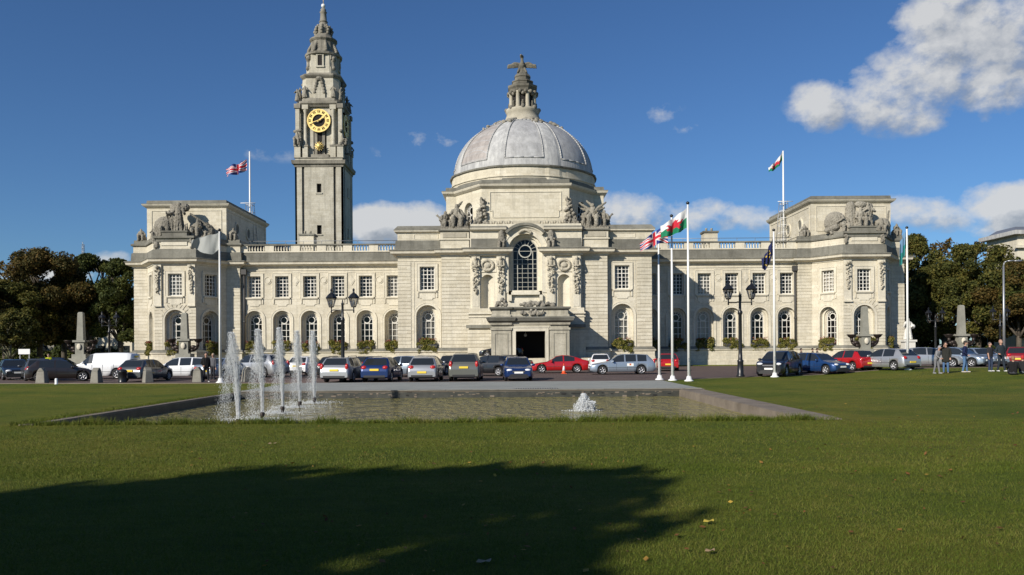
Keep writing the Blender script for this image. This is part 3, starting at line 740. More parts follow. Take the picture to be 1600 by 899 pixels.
# raised borders of the panels
for bay in range(8):
    for edge in (2.7, 13.3):
        pts = []
        for j in range(3, 27):
            t = tmax*j/MD; r, z = dprof(t); a = 2*PI*(bay*16+edge-8)/ND-PI/2
            pts.append((DA[0]+(r+0.06)*math.cos(a), DA[1]+(r+0.06)*math.sin(a), z+0.04))
        dome.path(pts, 0.07, M['lead'], 6)
    for j in (3, 26):
        t = tmax*j/MD; r, z = dprof(t)
        dome.path([(DA[0]+(r+0.06)*math.cos(2*PI*(bay*16+e-8)/ND-PI/2), DA[1]+(r+0.06)*math.sin(2*PI*(bay*16+e-8)/ND-PI/2), z+0.04) for e in (2.7,5.3,8,10.6,13.3)], 0.06, M['lead'], 6)
domeo = hp(dome.build('dome'))
domeo['label'] = 'grey lead dome with ribs and panels'
# garlands where the ribs meet the lantern
ga = MB(); rg = random.Random(8)
for i in range(8):
    a = 2*PI*(i+0.5)/8-PI/2
    for k in range(16):
        t = tmax*(0.72+0.27*rg.random()); r, z = dprof(t); aa = a+rg.uniform(-0.16,0.16)*(1.2-0.2)
        ga.ball((DA[0]+(r+0.1)*math.cos(aa), DA[1]+(r+0.1)*math.sin(aa), z+0.12), rg.uniform(0.12,0.26), M['carved'], 8)
for i in range(48):
    a = 2*PI*i/48; ga.ball((DA[0]+2.45*math.cos(a), DA[1]+2.45*math.sin(a), 27.55+0.15*math.sin(a*8)), 0.24, M['carved_light'], 8)
rough_up(hp(ga.build('garland')), 0.09, 0.12, 0.25)
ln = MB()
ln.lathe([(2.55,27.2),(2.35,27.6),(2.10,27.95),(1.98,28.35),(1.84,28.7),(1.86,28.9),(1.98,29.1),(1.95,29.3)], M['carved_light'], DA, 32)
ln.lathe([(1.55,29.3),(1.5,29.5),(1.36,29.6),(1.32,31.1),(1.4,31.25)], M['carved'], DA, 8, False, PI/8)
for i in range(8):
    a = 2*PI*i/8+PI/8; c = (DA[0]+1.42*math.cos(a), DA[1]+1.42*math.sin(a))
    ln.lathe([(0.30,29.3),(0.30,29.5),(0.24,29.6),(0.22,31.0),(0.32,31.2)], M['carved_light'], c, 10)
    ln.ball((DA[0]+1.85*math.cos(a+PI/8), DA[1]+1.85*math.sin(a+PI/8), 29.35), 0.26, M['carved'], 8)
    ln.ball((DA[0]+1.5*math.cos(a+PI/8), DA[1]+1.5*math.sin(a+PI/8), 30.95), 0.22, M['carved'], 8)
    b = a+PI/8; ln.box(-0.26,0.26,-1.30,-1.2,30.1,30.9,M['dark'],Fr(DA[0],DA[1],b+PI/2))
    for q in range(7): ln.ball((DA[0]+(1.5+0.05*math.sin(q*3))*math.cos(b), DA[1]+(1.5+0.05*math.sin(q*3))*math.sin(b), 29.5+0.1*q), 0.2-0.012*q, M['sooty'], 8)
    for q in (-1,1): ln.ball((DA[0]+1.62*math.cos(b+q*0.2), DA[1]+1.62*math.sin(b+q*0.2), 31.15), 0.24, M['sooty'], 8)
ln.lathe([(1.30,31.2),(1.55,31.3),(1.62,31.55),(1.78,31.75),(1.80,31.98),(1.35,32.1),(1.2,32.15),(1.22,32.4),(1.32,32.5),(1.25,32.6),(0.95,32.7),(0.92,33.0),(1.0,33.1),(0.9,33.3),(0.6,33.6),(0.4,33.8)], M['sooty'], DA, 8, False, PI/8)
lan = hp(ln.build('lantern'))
# winged dragon on top
dg = MB(); m = M['sooty']; X, Y, Zb = DA[0]-0.05, DA[1], 33.7
def P_(x, y, z): return (X+x, Y+y, Zb+z)
dg.capsule(P_(0,0,-0.5), P_(0,0,0.1), 0.75, 0.45, m)
dg.capsule(P_(0,0.3,0.25), P_(0,-0.1,0.75), 0.42, 0.36, m); dg.capsule(P_(0,-0.1,0.75), P_(0.02,-0.2,1.25), 0.34, 0.19, m)
dg.capsule(P_(0.02,-0.2,1.25), P_(0.0,-0.15,1.62), 0.18, 0.15, m); dg.capsule(P_(0,-0.15,1.74), P_(-0.12,-0.45,1.86), 0.23, 0.13, m)
dg.capsule(P_(-0.12,-0.1,1.85), P_(-0.14,0.05,2.1), 0.07, 0.03, m); dg.capsule(P_(0.12,-0.1,1.85), P_(0.14,0.05,2.1), 0.07, 0.03, m)
for s in (-1, 1):
    dg.capsule(P_(s*0.25,-0.1,0.5), P_(s*0.5,-0.5,-0.1), 0.17, 0.11, m); dg.capsule(P_(s*0.3,0.3,0.3), P_(s*0.5,0.1,-0.1), 0.22, 0.12, m)
    dg.capsule(P_(s*0.1,0.0,0.95), P_(s*0.8,0.05,1.12), 0.17, 0.14, m); dg.capsule(P_(s*0.8,0.05,1.12), P_(s*1.66,0.1,0.78), 0.14, 0.05, m)
    for q in range(9):
        f0 = 0.2+0.165*q; dg.capsule(P_(s*f0,0.05,1.02-0.02*q), P_(s*(f0+0.12),0.1,0.62-0.01*q), 0.13, 0.06, m)
dg.capsule(P_(0,0.4,0.1), P_(0.6,0.6,0.25), 0.16, 0.06, m)
rough_up(hp(dg.build('dragon_statue')), 0.05, 0.04, 0.2)

# ------------------------------------------------------------------ entrance porch
YP = 72.5
frP = Fr(0, YP)
pxl, pxr = fx(768.5,520,YP), fx(888.5,520,YP); dl, dr_ = fx(806,540,YP), fx(852,540,YP)
pc = (pxl+pxr)/2; dxc = (dl+dr_)/2; dw = dr_-dl
po = MB(); m = M['portico']
wall(po, frP, pxl, pxr, 0, 4.3, [(dxc,dw,0,3.52,False)], m, depth=0.9)
for x, s in ((pxl, 1), (pxr, -1)):
    L = Y3-YP; fr = Fr(x, Y3 if s > 0 else YP, -PI/2 if s > 0 else PI/2)
    wall(po, fr, 0, L, 0, 4.3, [(L/2,2.4,1.2,3.5,False)], m, depth=0.5)
for a, b in ((pxl-0.06, dl-0.42), (dr_+0.42, pxr+0.06)):     # corner piers with sunk panel
    po.box(a, b, -0.14, -0.002, 0, 3.62, m, frP); po.box(a-0.08, b+0.08, -0.24, -0.003, 3.62, 3.82, m, frP)
    po.box(a+0.30, a+0.36, -0.19, -0.142, 0.4, 3.35, m, frP); po.box(b-0.36, b-0.30, -0.19, -0.142, 0.4, 3.35, m, frP); po.box(a+0.36, b-0.36, -0.19, -0.142, 3.29, 3.35, m, frP)
    po.box(a-0.05, b+0.05, -0.2, -0.004, 0, 1.2, m, frP)
for a, b, c, d in ((dl-0.30,dl,0,3.82),(dr_,dr_+0.30,0,3.82),(dl,dr_,3.52,3.82)): po.box(a, b, -0.12, 0.02, c, d, M['plain'], frP)
po.box(dl-0.36, dr_+0.36, -0.18, -0.002, 3.822, 3.92, M['plain'], frP)
# step back of the middle, cornice, blocking course
pp = [(pxl-0.06,Y3-0.4),(pxl-0.06,YP-0.14),(dl-0.42,YP-0.14),(dl-0.42,YP),(dr_+0.42,YP),(dr_+0.42,YP-0.14),(pxr+0.06,YP-0.14),(pxr+0.06,Y3-0.4)]
po.sweep(pp, [(0,4.05),(0.06,4.1),(0.10,4.3),(0,4.3)], m)
po.sweep(pp, [(0,4.28),(0.12,4.32),(0.34,4.45),(0.40,4.60),(0.46,4.72),(0.40,4.80),(0,4.85)], M['weathered'])
po.sweep(pp, [(-0.5,4.8),(0.02,4.8),(0.0,5.0),(-0.10,5.08),(-0.10,5.45),(-0.5,5.45)], m)
po.sweep(pp, [(-0.5,5.44),(-0.08,5.44),(0.10,5.52),(0.16,5.62),(0.14,5.72),(-0.5,5.76)], M['weathered'])
po.box(pxl, pxr, 0.3, Y3-YP-0.4, 4.3, 5.5, M['weathered'], frP)
portico = hp(po.build('porch')); portico['label'] = 'projecting stone entrance porch with square doorway'
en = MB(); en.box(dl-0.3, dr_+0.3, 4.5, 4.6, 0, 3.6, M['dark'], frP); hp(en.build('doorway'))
pl_ = MB(); lx = fx(821,523,YP+1.5); pl_.lathe([(0.02,3.05),(0.12,3.1),(0.14,3.22),(0.05,3.34),(0.01,3.5)], M['curtain'], (lx,YP+1.5), 12); hp(pl_.build('hanging_lamp'))
# ramp / terrace the porch stands on
rp = MB(); rp.prism([(pxl-6.5,Y3-0.8),(pxl-6.5,YP+1.2),(pxr+6.5,YP+1.2),(pxr+6.5,Y3-0.8)], 0, 1.05, M['stone'], top=[(pxl-2.5,Y3-0.8),(pxl-2.5,YP+1.2),(pxr+2.5,YP+1.2),(pxr+2.5,Y3-0.8)])
hp(rp.build('ramp'))

# ------------------------------------------------------------------ end pavilions
Y_P, Y_F = 86.5, 83.4
HF, HC, HO = 2.17, 4.29, 5.72
ZP = {}
def pavilion(c, side):
    A0, A1 = (c-HO, c+HO)
    pts = [(c-HO,104),(c-HO,Y_P),(c-HC,Y_P),(c-HF,Y_F),(c+HF,Y_F),(c+HC,Y_P),(c+HO,Y_P),(c+HO,Y_P+0.5 if side < 0 else 104)]
    if side > 0: pts[0] = (c-HO, Y_P+0.5)
    for i, ((x0,y0),(x1,y1)) in enumerate(zip(pts[:-1], pts[1:])):
        L = math.hypot(x1-x0,y1-y0); fr = Fr(x0, y0, math.atan2(y1-y0,x1-x0)); ops = []
        kind = {0:'side',1:'pier',2:'cant',3:'front',4:'cant',5:'pier',6:'side'}[i]
        if kind in ('cant','front'):
            uo = L/2 + (0.1 if i == 2 else -0.1 if i == 4 else 0)
            ops = [(uo,1.45,Z_UB,Z_UT,False), (uo,1.98 if kind == 'cant' else 2.2,Z_AB,Z_AT-(0.1 if kind == 'cant' else 0),True)]
        wall(WALL, fr, 0, L, 0, Z_CU, ops, M['stone'], depth=1.0)
        if ops:
            room(fr, uo-1.3, uo+1.3, Z_UB-0.2, Z_UT+0.2, 1.02, 1.5); room(fr, uo-1.3, uo+1.3, Z_AB-0.1, Z_AT+0.1, 1.02, 1.5)
            upper_window(fr, uo, WALL, 'full' if (side < 0 and i == 3) or (side > 0 and i == 2) else 'both', zb=Z_UB, zt=Z_UT)
            lower_window(fr, uo, 'both' if i == 3 else 'red' if side > 0 else None, Z_AB, ops[1][3], ops[1][1], 1.34 if kind == 'front' else 1.30, 0.85)
        if kind in ('pier','side'): courses(WALL, fr, 0.0, L, Z_LEDGE1, Z_CU-0.05, M['stone'], proud=0.033)
        if kind == 'front':
            for a, b in ((0.0, 0.82), (L-0.82, L)):
                courses(WALL, fr, a, b, Z_LEDGE1, 6.55, M['stone'], skip=ops)
                TRIM.box(a+0.02, b-0.02, -0.20, 0, 6.78, Z_CU-0.1, M['plain'], fr); TRIM.box(a-0.03 if a else a, b+0.03 if not a else b, -0.28, 0, 6.6, 6.78, M['plain'], fr)
            for k in range(-4, 5):      # voussoirs
                an = PI/2+k*R(15); r0, r1 = 1.32, 2.0+0.12*abs(math.sin(k*1.6)); zc = Z_AT-1.1
                d = R(5.6)
                q = [(uo+r0*math.cos(an-d), zc+r0*math.sin(an-d)), (uo+r0*math.cos(an+d), zc+r0*math.sin(an+d)), (uo+r1*math.cos(an+d), min(6.75,zc+r1*math.sin(an+d))), (uo+r1*math.cos(an-d), min(6.75,zc+r1*math.sin(an-d)))]
                TRIM.slab(q, -0.062, 0, M['stone'], fr)
    run_mouldings(pts)
    # parapet above the cornice: plinth, string and curved front block
    par = [(x,y) for x,y in pts]
    WALL.sweep(par, [(0.05,Z_BAND-0.1),(0.05,13.3),(-0.7,13.3),(-0.7,Z_BAND-0.1)], M['stone'])
    BAND.sweep(par, [(0.05,13.25),(0.22,13.32),(0.26,13.46),(0.20,13.55),(0.0,13.62),(0.0,13.95),(-0.7,13.95),(-0.7,13.25)], M['weathered'])
    # central block of the parapet carrying the sculpture
    WALL.box(c-2.0, c+2.0, Y_F-0.12, Y_F+1.6, 12.6, 13.75, M['stone']); WALL.box(c-1.35, c+1.35, Y_F-0.20, Y_F-0.1, 12.95, 13.5, M['plain'])
    BAND.box(c-2.15, c+2.15, Y_F-0.40, Y_F+1.7, 13.70, 13.92, M['weathered']); WALL.box(c-1.3, c+1.3, Y_F-0.1, Y_F+1.5, 13.92, 14.4, M['weathered'])
    CORNICE.box(c-1.40, c+1.40, Y_F-0.2, Y_F+1.55, 14.36, 14.5, M['weathered'])
    # attic storey
    at0, at1 = c-HC, c+HC; ya, yz = 86.5, 100.5
    AP = [(at0,yz),(at0,ya),(at1,ya),(at1,yz)]
    ops_side = []
    for (x0,y0),(x1,y1) in zip(AP[:-1], AP[1:]):
        L = math.hypot(x1-x0,y1-y0); fr = Fr(x0, y0, math.atan2(y1-y0,x1-x0))
        wall(WALL, fr, 0, L, 13.3, 17.70, [], M['stone'])
        for a, b, p, q in ((0.5,L-0.5,17.10,17.16),(0.5,L-0.5,14.45,14.51),(0.5,0.56,14.5,17.10),(L-0.56,L-0.5,14.5,17.10)): TRIM.box(a, b, -0.06, 0, p, q, M['plain'], fr)
        if L > 12:
            near = (L-3.2, L-7.0) if x0 < c else (3.2, 7.0)
            for u in near:
                arch_ring(TRIM, fr, u, 15.6, 0.55, 0.75, -0.12, 0, M['plain'], n=20, a0=-PI, a1=PI)
                arch_ring(TRIM, fr, u, 15.6, 0.0, 0.55, -0.03, 0, M['weathered'], n=20, a0=-PI, a1=PI)
    CORNICE.sweep(AP, [(0,17.40),(0.10,17.45),(0.30,17.60),(0.42,17.75),(0.42,17.83),(0,17.85)], M['plain'])
    BAND.sweep(AP, [(0.43,17.79),(0.43,17.85),(0.05,17.89),(0.0,18.25),(-0.5,18.25),(-0.5,17.79)], M['weathered'])
    WALL.box(at0+0.4, at1-0.4, ya+0.4, yz, 17.90, 18.05, M['weathered'])
    WALL.box(c-HO+0.7, c+HO-0.7, Y_P+0.3, 103, 12.9, 13.1, M['weathered'])
    return c
CLx, CRx = -35.08, 36.74
pavilion(CLx, -1); pavilion(CRx, 1)
# wings' cornice, band, plinth
for x0, x1 in ((CLx+HO-0.02, XL), (XR, CRx-HO+0.02)):
    P = [(x0,FW),(x1,FW)]; run_mouldings(P)
# flat roofs behind the balustrades, roof rail, chimneys, rear body
WALL.box(CLx+HO, CRx-HO, FW+0.5, 103, 12.3, 12.65, M['weathered'])
WALL.box(CLx-HO+0.1, CRx+HO-0.1, 103, 103.6, 0, 13.2, M['stone'])
for px_, x0_, w_ in ((482,None,1.55),(1108,None,1.5)):
    x = fx(px_,370,90); c = MB()
    c.box(x-w_/2, x+w_/2, 89.2, 90.6, 12.6, 14.75, M['stone']); c.box(x-w_/2-0.12, x+w_/2+0.12, 89.08, 90.72, 14.75, 14.95, M['weathered'])
    for q in (-0.35, 0.25): c.lathe([(0.14,14.95),(0.12,15.3),(0.15,15.34)], M['portico'], (x+q, 89.9), 10)
    hp(c.build('chimney'))
rr = MB()
for x0, x1 in ((-29, -12), (15, 31)):
    rr.tube((x0,88.6,14.05),(x1,88.6,14.05),0.03,0.03,M['steel'],5); rr.tube((x0,88.6,13.7),(x1,88.6,13.7),0.02,0.02,M['steel'],5)
    x = x0
    while x <= x1: rr.tube((x,88.6,12.6),(x,88.6,14.05),0.025,0.025,M['steel'],5); x += 2.0
hp(rr.build('roof_railing'))
sk = MB(); sk.prism([(fx(400,380,95),94),(fx(452,380,95),94),(fx(452,380,95),97),(fx(400,380,95),97)], 13.9, 14.5, simple('skylight_blue', (0.03,0.045,0.08), 0.3)); hp(sk.build('skylight'))
gr_ = MB(); gr_.prism([(-13.6,90),(-11.4,90),(-11.4,96),(-13.6,96)], 12.6, 14.9, M['stone'], top=[(-11.9,90),(-11.4,90),(-11.4,96),(-11.9,96)]); hp(gr_.build('roof_buttress'))

hp(WALL.build('wall')); hp(TRIM.build('wall_mouldings')); hp(ROOM.build('interior', recalc=False))
hp(CORNICE.build('cornice')); hp(BAND.build('blocking_course')); hp(PL.build('plinth')); hp(PLD.build('plinth_ledge'))
# ------------------------------------------------------------------ clock tower
TX, TY = -30.97, 133.0
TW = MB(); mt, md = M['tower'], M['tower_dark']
def tz(py, d=129.1, px=498): return fz(px, py, d)
def sq(a, cham=0.0, n=4):
    if cham <= 0: return [(TX-a,TY-a),(TX+a,TY-a),(TX+a,TY+a),(TX-a,TY+a)]
    c = cham; return [(TX-a+c,TY-a),(TX+a-c,TY-a),(TX+a,TY-a+c),(TX+a,TY+a-c),(TX+a-c,TY+a),(TX-a+c,TY+a),(TX-a,TY+a-c),(TX-a,TY-a+c)]
a = 3.87; zc0 = tz(258); zc1 = tz(251)
for k in range(4):
    fr = Fr(TX, TY, k*PI/2)
    ops = [(0,0.75,tz(301),tz(287),False),(0,0.75,tz(366),tz(352),False)]
    wall(TW, fr, -2.35, 2.35, 0, zc0, ops, mt, depth=0.5, e=-a)
    for u, w, zb, zt, ar in ops:
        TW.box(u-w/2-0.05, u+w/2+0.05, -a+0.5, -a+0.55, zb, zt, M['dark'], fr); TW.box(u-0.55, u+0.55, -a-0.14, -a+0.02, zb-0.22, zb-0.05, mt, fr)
    for s in (-1, 1):
        TW.box(min(s*2.75,s*a), max(s*2.75,s*a), -a, -a+0.3, 0, zc0, mt, fr) if s < 0 or True else None
        TW.box(min(s*2.352,s*2.75), max(s*2.352,s*2.75), -a+0.28, -a+0.32, 0, zc0, md, fr)  # groove backs in darker stone, standing in for the raised panel's shadow
class RingParts:
    def sweep(s, *a, **k): b = MB(); b.sweep(*a, **k); s.out.append(b)
    def lathe(s, *a, **k): b = MB(); b.lathe(*a, **k); s.out.append(b)
    out = []
CT = RingParts()
CT.sweep(sq(a), [(0,zc0-0.35),(0.08,zc0-0.3),(0.12,zc0),(0.40,zc0+0.15),(0.48,zc1-0.12),(0.5,zc1),(-0.4,zc1+0.12),(-0.4,zc0-0.35)], md, closed=True)
TW.prism(sq(a-0.05), zc1+0.05, tz(246.5), mt)
CT.sweep(sq(a-0.05), [(0,tz(247.5)),(0.16,tz(247)),(0.14,tz(245.8)),(-0.4,tz(245.5)),(-0.4,tz(247.5))], md, closed=True)
# belfry / clock stage
z0 = tz(246); z_p = tz(230); z_t = tz(163); z_c = tz(157)
core = 2.95
TW.prism(sq(core, 0.55), z0, z_t, mt)
for k in range(4):
    fr = Fr(TX, TY, k*PI/2)
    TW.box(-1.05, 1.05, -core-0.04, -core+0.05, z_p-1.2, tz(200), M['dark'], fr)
    TW.box(-1.45, 1.45, -3.25, -core, z0, z_p-1.0, md, fr)
    arch_ring(TW, fr, 0, z_t-1.3, 2.0, 2.5, -3.3, -2.75, mt, n=18)
    for s in (-1, 1):
        TW.box(s*0.62-0.22, s*0.62+0.22, -core-0.2, -core, z_p-1.1, tz(200), md, fr)
        # columns on pedestals
        cx = s*2.25; TW.box(cx-0.42, cx+0.42, -3.72, -core, z0, z_p+0.15, mt, fr); TW.box(cx-0.5, cx+0.5, -3.80, -core, z_p+0.15, z_p+0.4, md, fr)
        p = fr(cx, -3.25, 0); TW.lathe([(0.40,z_p+0.4),(0.40,z_p+0.6),(0.31,z_p+0.75),(0.27,tz(172)-0.2),(0.42,tz(171)),(0.42,tz(170))], mt, (p[0],p[1]), 12)
        TW.box(cx-0.5, cx+0.5, -3.7, -core, tz(170), z_t, mt, fr)
    for s in (-1,):       # corner pylon with carved group
        c = (s*3.45); TW.box(c-0.5, c+0.5, -3.95, -2.95, z0, z_p+0.1, mt, fr); TW.box(c-0.6, c+0.6, -4.05, -2.85, z_p+0.1, z_p+0.4, md, fr)
        TW.box(c-0.32, c+0.32, -3.77, -3.13, z_p+0.4, z_t-0.6, mt, fr); TW.box(c-0.5, c+0.5, -3.95, -2.95, z_t-0.6, z_t+0.1, md, fr)
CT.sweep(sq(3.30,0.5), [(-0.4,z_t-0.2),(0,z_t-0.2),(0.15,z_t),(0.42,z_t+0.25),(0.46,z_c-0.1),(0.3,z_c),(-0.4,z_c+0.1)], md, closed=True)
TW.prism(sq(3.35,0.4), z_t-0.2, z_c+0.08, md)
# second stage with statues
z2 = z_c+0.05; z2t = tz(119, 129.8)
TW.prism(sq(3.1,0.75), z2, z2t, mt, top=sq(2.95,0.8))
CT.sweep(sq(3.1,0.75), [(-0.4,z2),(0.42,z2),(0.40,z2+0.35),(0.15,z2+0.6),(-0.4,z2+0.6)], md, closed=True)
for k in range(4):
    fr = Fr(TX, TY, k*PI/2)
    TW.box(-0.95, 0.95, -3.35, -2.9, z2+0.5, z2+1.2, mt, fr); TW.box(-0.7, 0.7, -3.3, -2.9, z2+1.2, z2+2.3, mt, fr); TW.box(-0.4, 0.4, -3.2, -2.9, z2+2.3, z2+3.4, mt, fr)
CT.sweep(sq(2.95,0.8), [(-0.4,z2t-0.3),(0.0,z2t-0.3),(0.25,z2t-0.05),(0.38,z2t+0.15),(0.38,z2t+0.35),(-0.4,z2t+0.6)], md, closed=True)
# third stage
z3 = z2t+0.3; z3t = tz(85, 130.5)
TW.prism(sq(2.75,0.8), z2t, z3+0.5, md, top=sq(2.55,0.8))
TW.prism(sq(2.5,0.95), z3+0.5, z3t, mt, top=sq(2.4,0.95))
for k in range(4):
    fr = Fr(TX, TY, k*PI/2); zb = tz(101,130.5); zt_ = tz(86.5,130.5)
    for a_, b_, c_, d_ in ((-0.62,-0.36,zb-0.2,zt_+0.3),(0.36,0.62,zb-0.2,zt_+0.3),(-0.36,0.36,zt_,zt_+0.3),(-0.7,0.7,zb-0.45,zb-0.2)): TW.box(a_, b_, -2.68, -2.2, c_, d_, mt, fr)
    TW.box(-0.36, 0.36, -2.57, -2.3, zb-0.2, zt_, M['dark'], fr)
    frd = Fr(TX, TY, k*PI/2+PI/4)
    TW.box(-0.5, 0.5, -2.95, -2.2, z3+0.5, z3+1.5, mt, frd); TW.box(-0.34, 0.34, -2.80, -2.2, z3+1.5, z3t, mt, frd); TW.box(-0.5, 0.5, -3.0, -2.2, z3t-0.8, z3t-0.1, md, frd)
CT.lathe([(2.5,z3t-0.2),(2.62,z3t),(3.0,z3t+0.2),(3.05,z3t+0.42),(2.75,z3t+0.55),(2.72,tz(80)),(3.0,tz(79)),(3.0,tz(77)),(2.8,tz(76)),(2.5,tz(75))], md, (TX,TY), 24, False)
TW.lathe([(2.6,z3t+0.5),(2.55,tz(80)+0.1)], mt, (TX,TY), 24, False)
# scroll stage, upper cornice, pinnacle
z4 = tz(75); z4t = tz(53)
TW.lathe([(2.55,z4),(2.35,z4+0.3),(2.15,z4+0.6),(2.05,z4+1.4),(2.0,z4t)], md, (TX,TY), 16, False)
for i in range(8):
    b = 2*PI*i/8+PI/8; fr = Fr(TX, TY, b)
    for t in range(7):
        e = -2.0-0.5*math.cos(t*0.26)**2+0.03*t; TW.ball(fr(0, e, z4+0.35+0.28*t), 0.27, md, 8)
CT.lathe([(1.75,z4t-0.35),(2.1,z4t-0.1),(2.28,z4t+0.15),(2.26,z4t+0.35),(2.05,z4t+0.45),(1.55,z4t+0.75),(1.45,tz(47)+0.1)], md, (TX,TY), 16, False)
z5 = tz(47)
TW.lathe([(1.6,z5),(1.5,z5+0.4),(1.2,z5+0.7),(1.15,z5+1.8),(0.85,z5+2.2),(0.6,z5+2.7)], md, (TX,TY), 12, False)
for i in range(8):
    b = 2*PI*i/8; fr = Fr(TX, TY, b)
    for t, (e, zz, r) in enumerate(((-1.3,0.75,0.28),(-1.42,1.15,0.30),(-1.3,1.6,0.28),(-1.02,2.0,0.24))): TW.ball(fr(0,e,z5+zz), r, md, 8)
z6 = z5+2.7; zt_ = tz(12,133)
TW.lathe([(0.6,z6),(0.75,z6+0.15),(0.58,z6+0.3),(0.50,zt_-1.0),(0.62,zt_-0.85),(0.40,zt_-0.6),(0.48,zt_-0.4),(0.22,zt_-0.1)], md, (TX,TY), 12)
tower = hp(TW.build('clock_tower')); tower['label'] = 'tall square clock tower stepping in to a pinnacle'
for b in CT.out: hp(b.build('cornice'), tower)
fin = MB(); fin.ball((TX,TY,zt_+0.25), 0.36, M['white'], 12); fin.tube((TX,TY,zt_+0.5),(TX,TY,zt_+1.9),0.06,0.02,M['gold'],6); hp(fin.build('finial'), tower)
# clocks on all four faces
zck = fz(498,188,129.1)
def hand(mb, fr, ang, L, w, e, m):
    c, s = math.sin(ang), math.cos(ang)     # clockwise from 12
    tx, tz_ = c, s; nx, nz = s, -c
    P = [(-0.25*L*0,0)]
    pts = [(-w*nx-0.3*tx, zck-w*nz-0.3*tz_), (-w*0.9*nx+0.6*L*tx, zck-w*0.9*nz+0.6*L*tz_), (-2.2*w*nx*(1 if L<1.5 else 0.5)+0.72*L*tx, zck-2.2*w*nz*(1 if L<1.5 else 0.5)+0.72*L*tz_), (L*tx, zck+L*tz_),
           (2.2*w*nx*(1 if L<1.5 else 0.5)+0.72*L*tx, zck+2.2*w*nz*(1 if L<1.5 else 0.5)+0.72*L*tz_), (w*0.9*nx+0.6*L*tx, zck+w*0.9*nz+0.6*L*tz_), (w*nx-0.3*tx, zck+w*nz-0.3*tz_)]
    mb.slab(pts, e-0.03, e, m, fr)
ROMAN = ['XII','I','II','III','IIII','V','VI','VII','VIII','IX','X','XI']
for k in range(4):
    fr = Fr(TX, TY, k*PI/2); e = -3.62
    f = MB(); R0, R1 = 1.02, 1.88; g = M['gold']
    def arcseg(r0, r1, a0, a1, e0, e1, m, n=4): arch_ring(f, fr, 0, zck, r0, r1, e0, e1, m, n=n, a0=a0, a1=a1)
    arcseg(R1-0.14, R1, -PI, PI, e-0.10, e+0.1, g, 48); arcseg(R0, R0+0.13, -PI, PI, e-0.07, e+0.05, g, 40)
    arcseg(0.0, R1-0.1, -PI, PI, e+0.10, e+0.16, M['dark'], 32)
    for h in range(12):      # gilded blocks between the numerals, numeral strokes in each gap
        ah = PI/2-2*PI*h/12
        arcseg(R0+0.1, R1-0.1, ah+R(8.5), ah+R(21.5), e-0.05, e+0.06, g, 3)
        arcseg(R0+0.1, R0+0.24, ah-R(9), ah+R(9), e-0.04, e+0.05, g, 3); arcseg(R1-0.24, R1-0.1, ah-R(9), ah+R(9), e-0.04, e+0.05, g, 3)
        s = ROMAN[h]; n = len(s); wd = 0.085
        for q, ch in enumerate(s):
            off = (q-(n-1)/2)*wd*(1.0 if n > 2 else 1.3); rot = ah-PI/2
            def tp(u, r): return (u*math.cos(rot)-r*math.sin(rot), zck+u*math.sin(rot)+r*math.cos(rot))
            ra, rb = R0+0.25, R1-0.25
            st = [((off,ra),(off,rb))] if ch == 'I' else [((off-0.05,rb),(off,ra)),((off+0.05,rb),(off,ra))] if ch == 'V' else [((off-0.05,rb),(off+0.05,ra)),((off+0.05,rb),(off-0.05,ra))]
            for (u0,r0),(u1,r1) in st:
                a_, b_ = tp(u0,r0), tp(u1,r1); f.tube(fr(a_[0],e-0.02,a_[1]), fr(b_[0],e-0.02,b_[1]), 0.020, 0.020, g, 4, False)
    face = hp(f.build('clock_face'), tower)
    face['label'] = 'gilded skeleton clock dial with roman numerals'
    hd = MB(); hand(hd, fr, R(30*(1+42/60)), 1.15, 0.10, e-0.16, M['gold']); hand(hd, fr, R(6*42.2), 1.72, 0.055, e-0.22, M['gold']); hd.tube(fr(0,e-0.3,zck), fr(0,e+0.12,zck), 0.10, 0.10, M['gold'], 10)
    hp(hd.build('clock_hands'), tower)
    if k == 0:
        em = MB(); zz = tz(228,129); xx = fx(498,228,129)-TX
        for i in range(12): em.capsule(fr(xx,-3.7,zz), fr(xx+0.75*math.sin(i*PI/6),-3.68,zz+0.75*math.cos(i*PI/6)), 0.16, 0.05, M['gold'], 6, 2)
        em.ball(fr(xx,-3.75,zz), 0.42, M['gold'], 12); em.ball(fr(xx,-3.98,zz-0.05), 0.12, M['gold'], 8)
        for s in (-1, 1): em.ball(fr(xx+s*0.15,-4.02,zz+0.1), 0.07, M['dark'], 6)
        hp(em.build('gilded_sun_emblem'), tower)

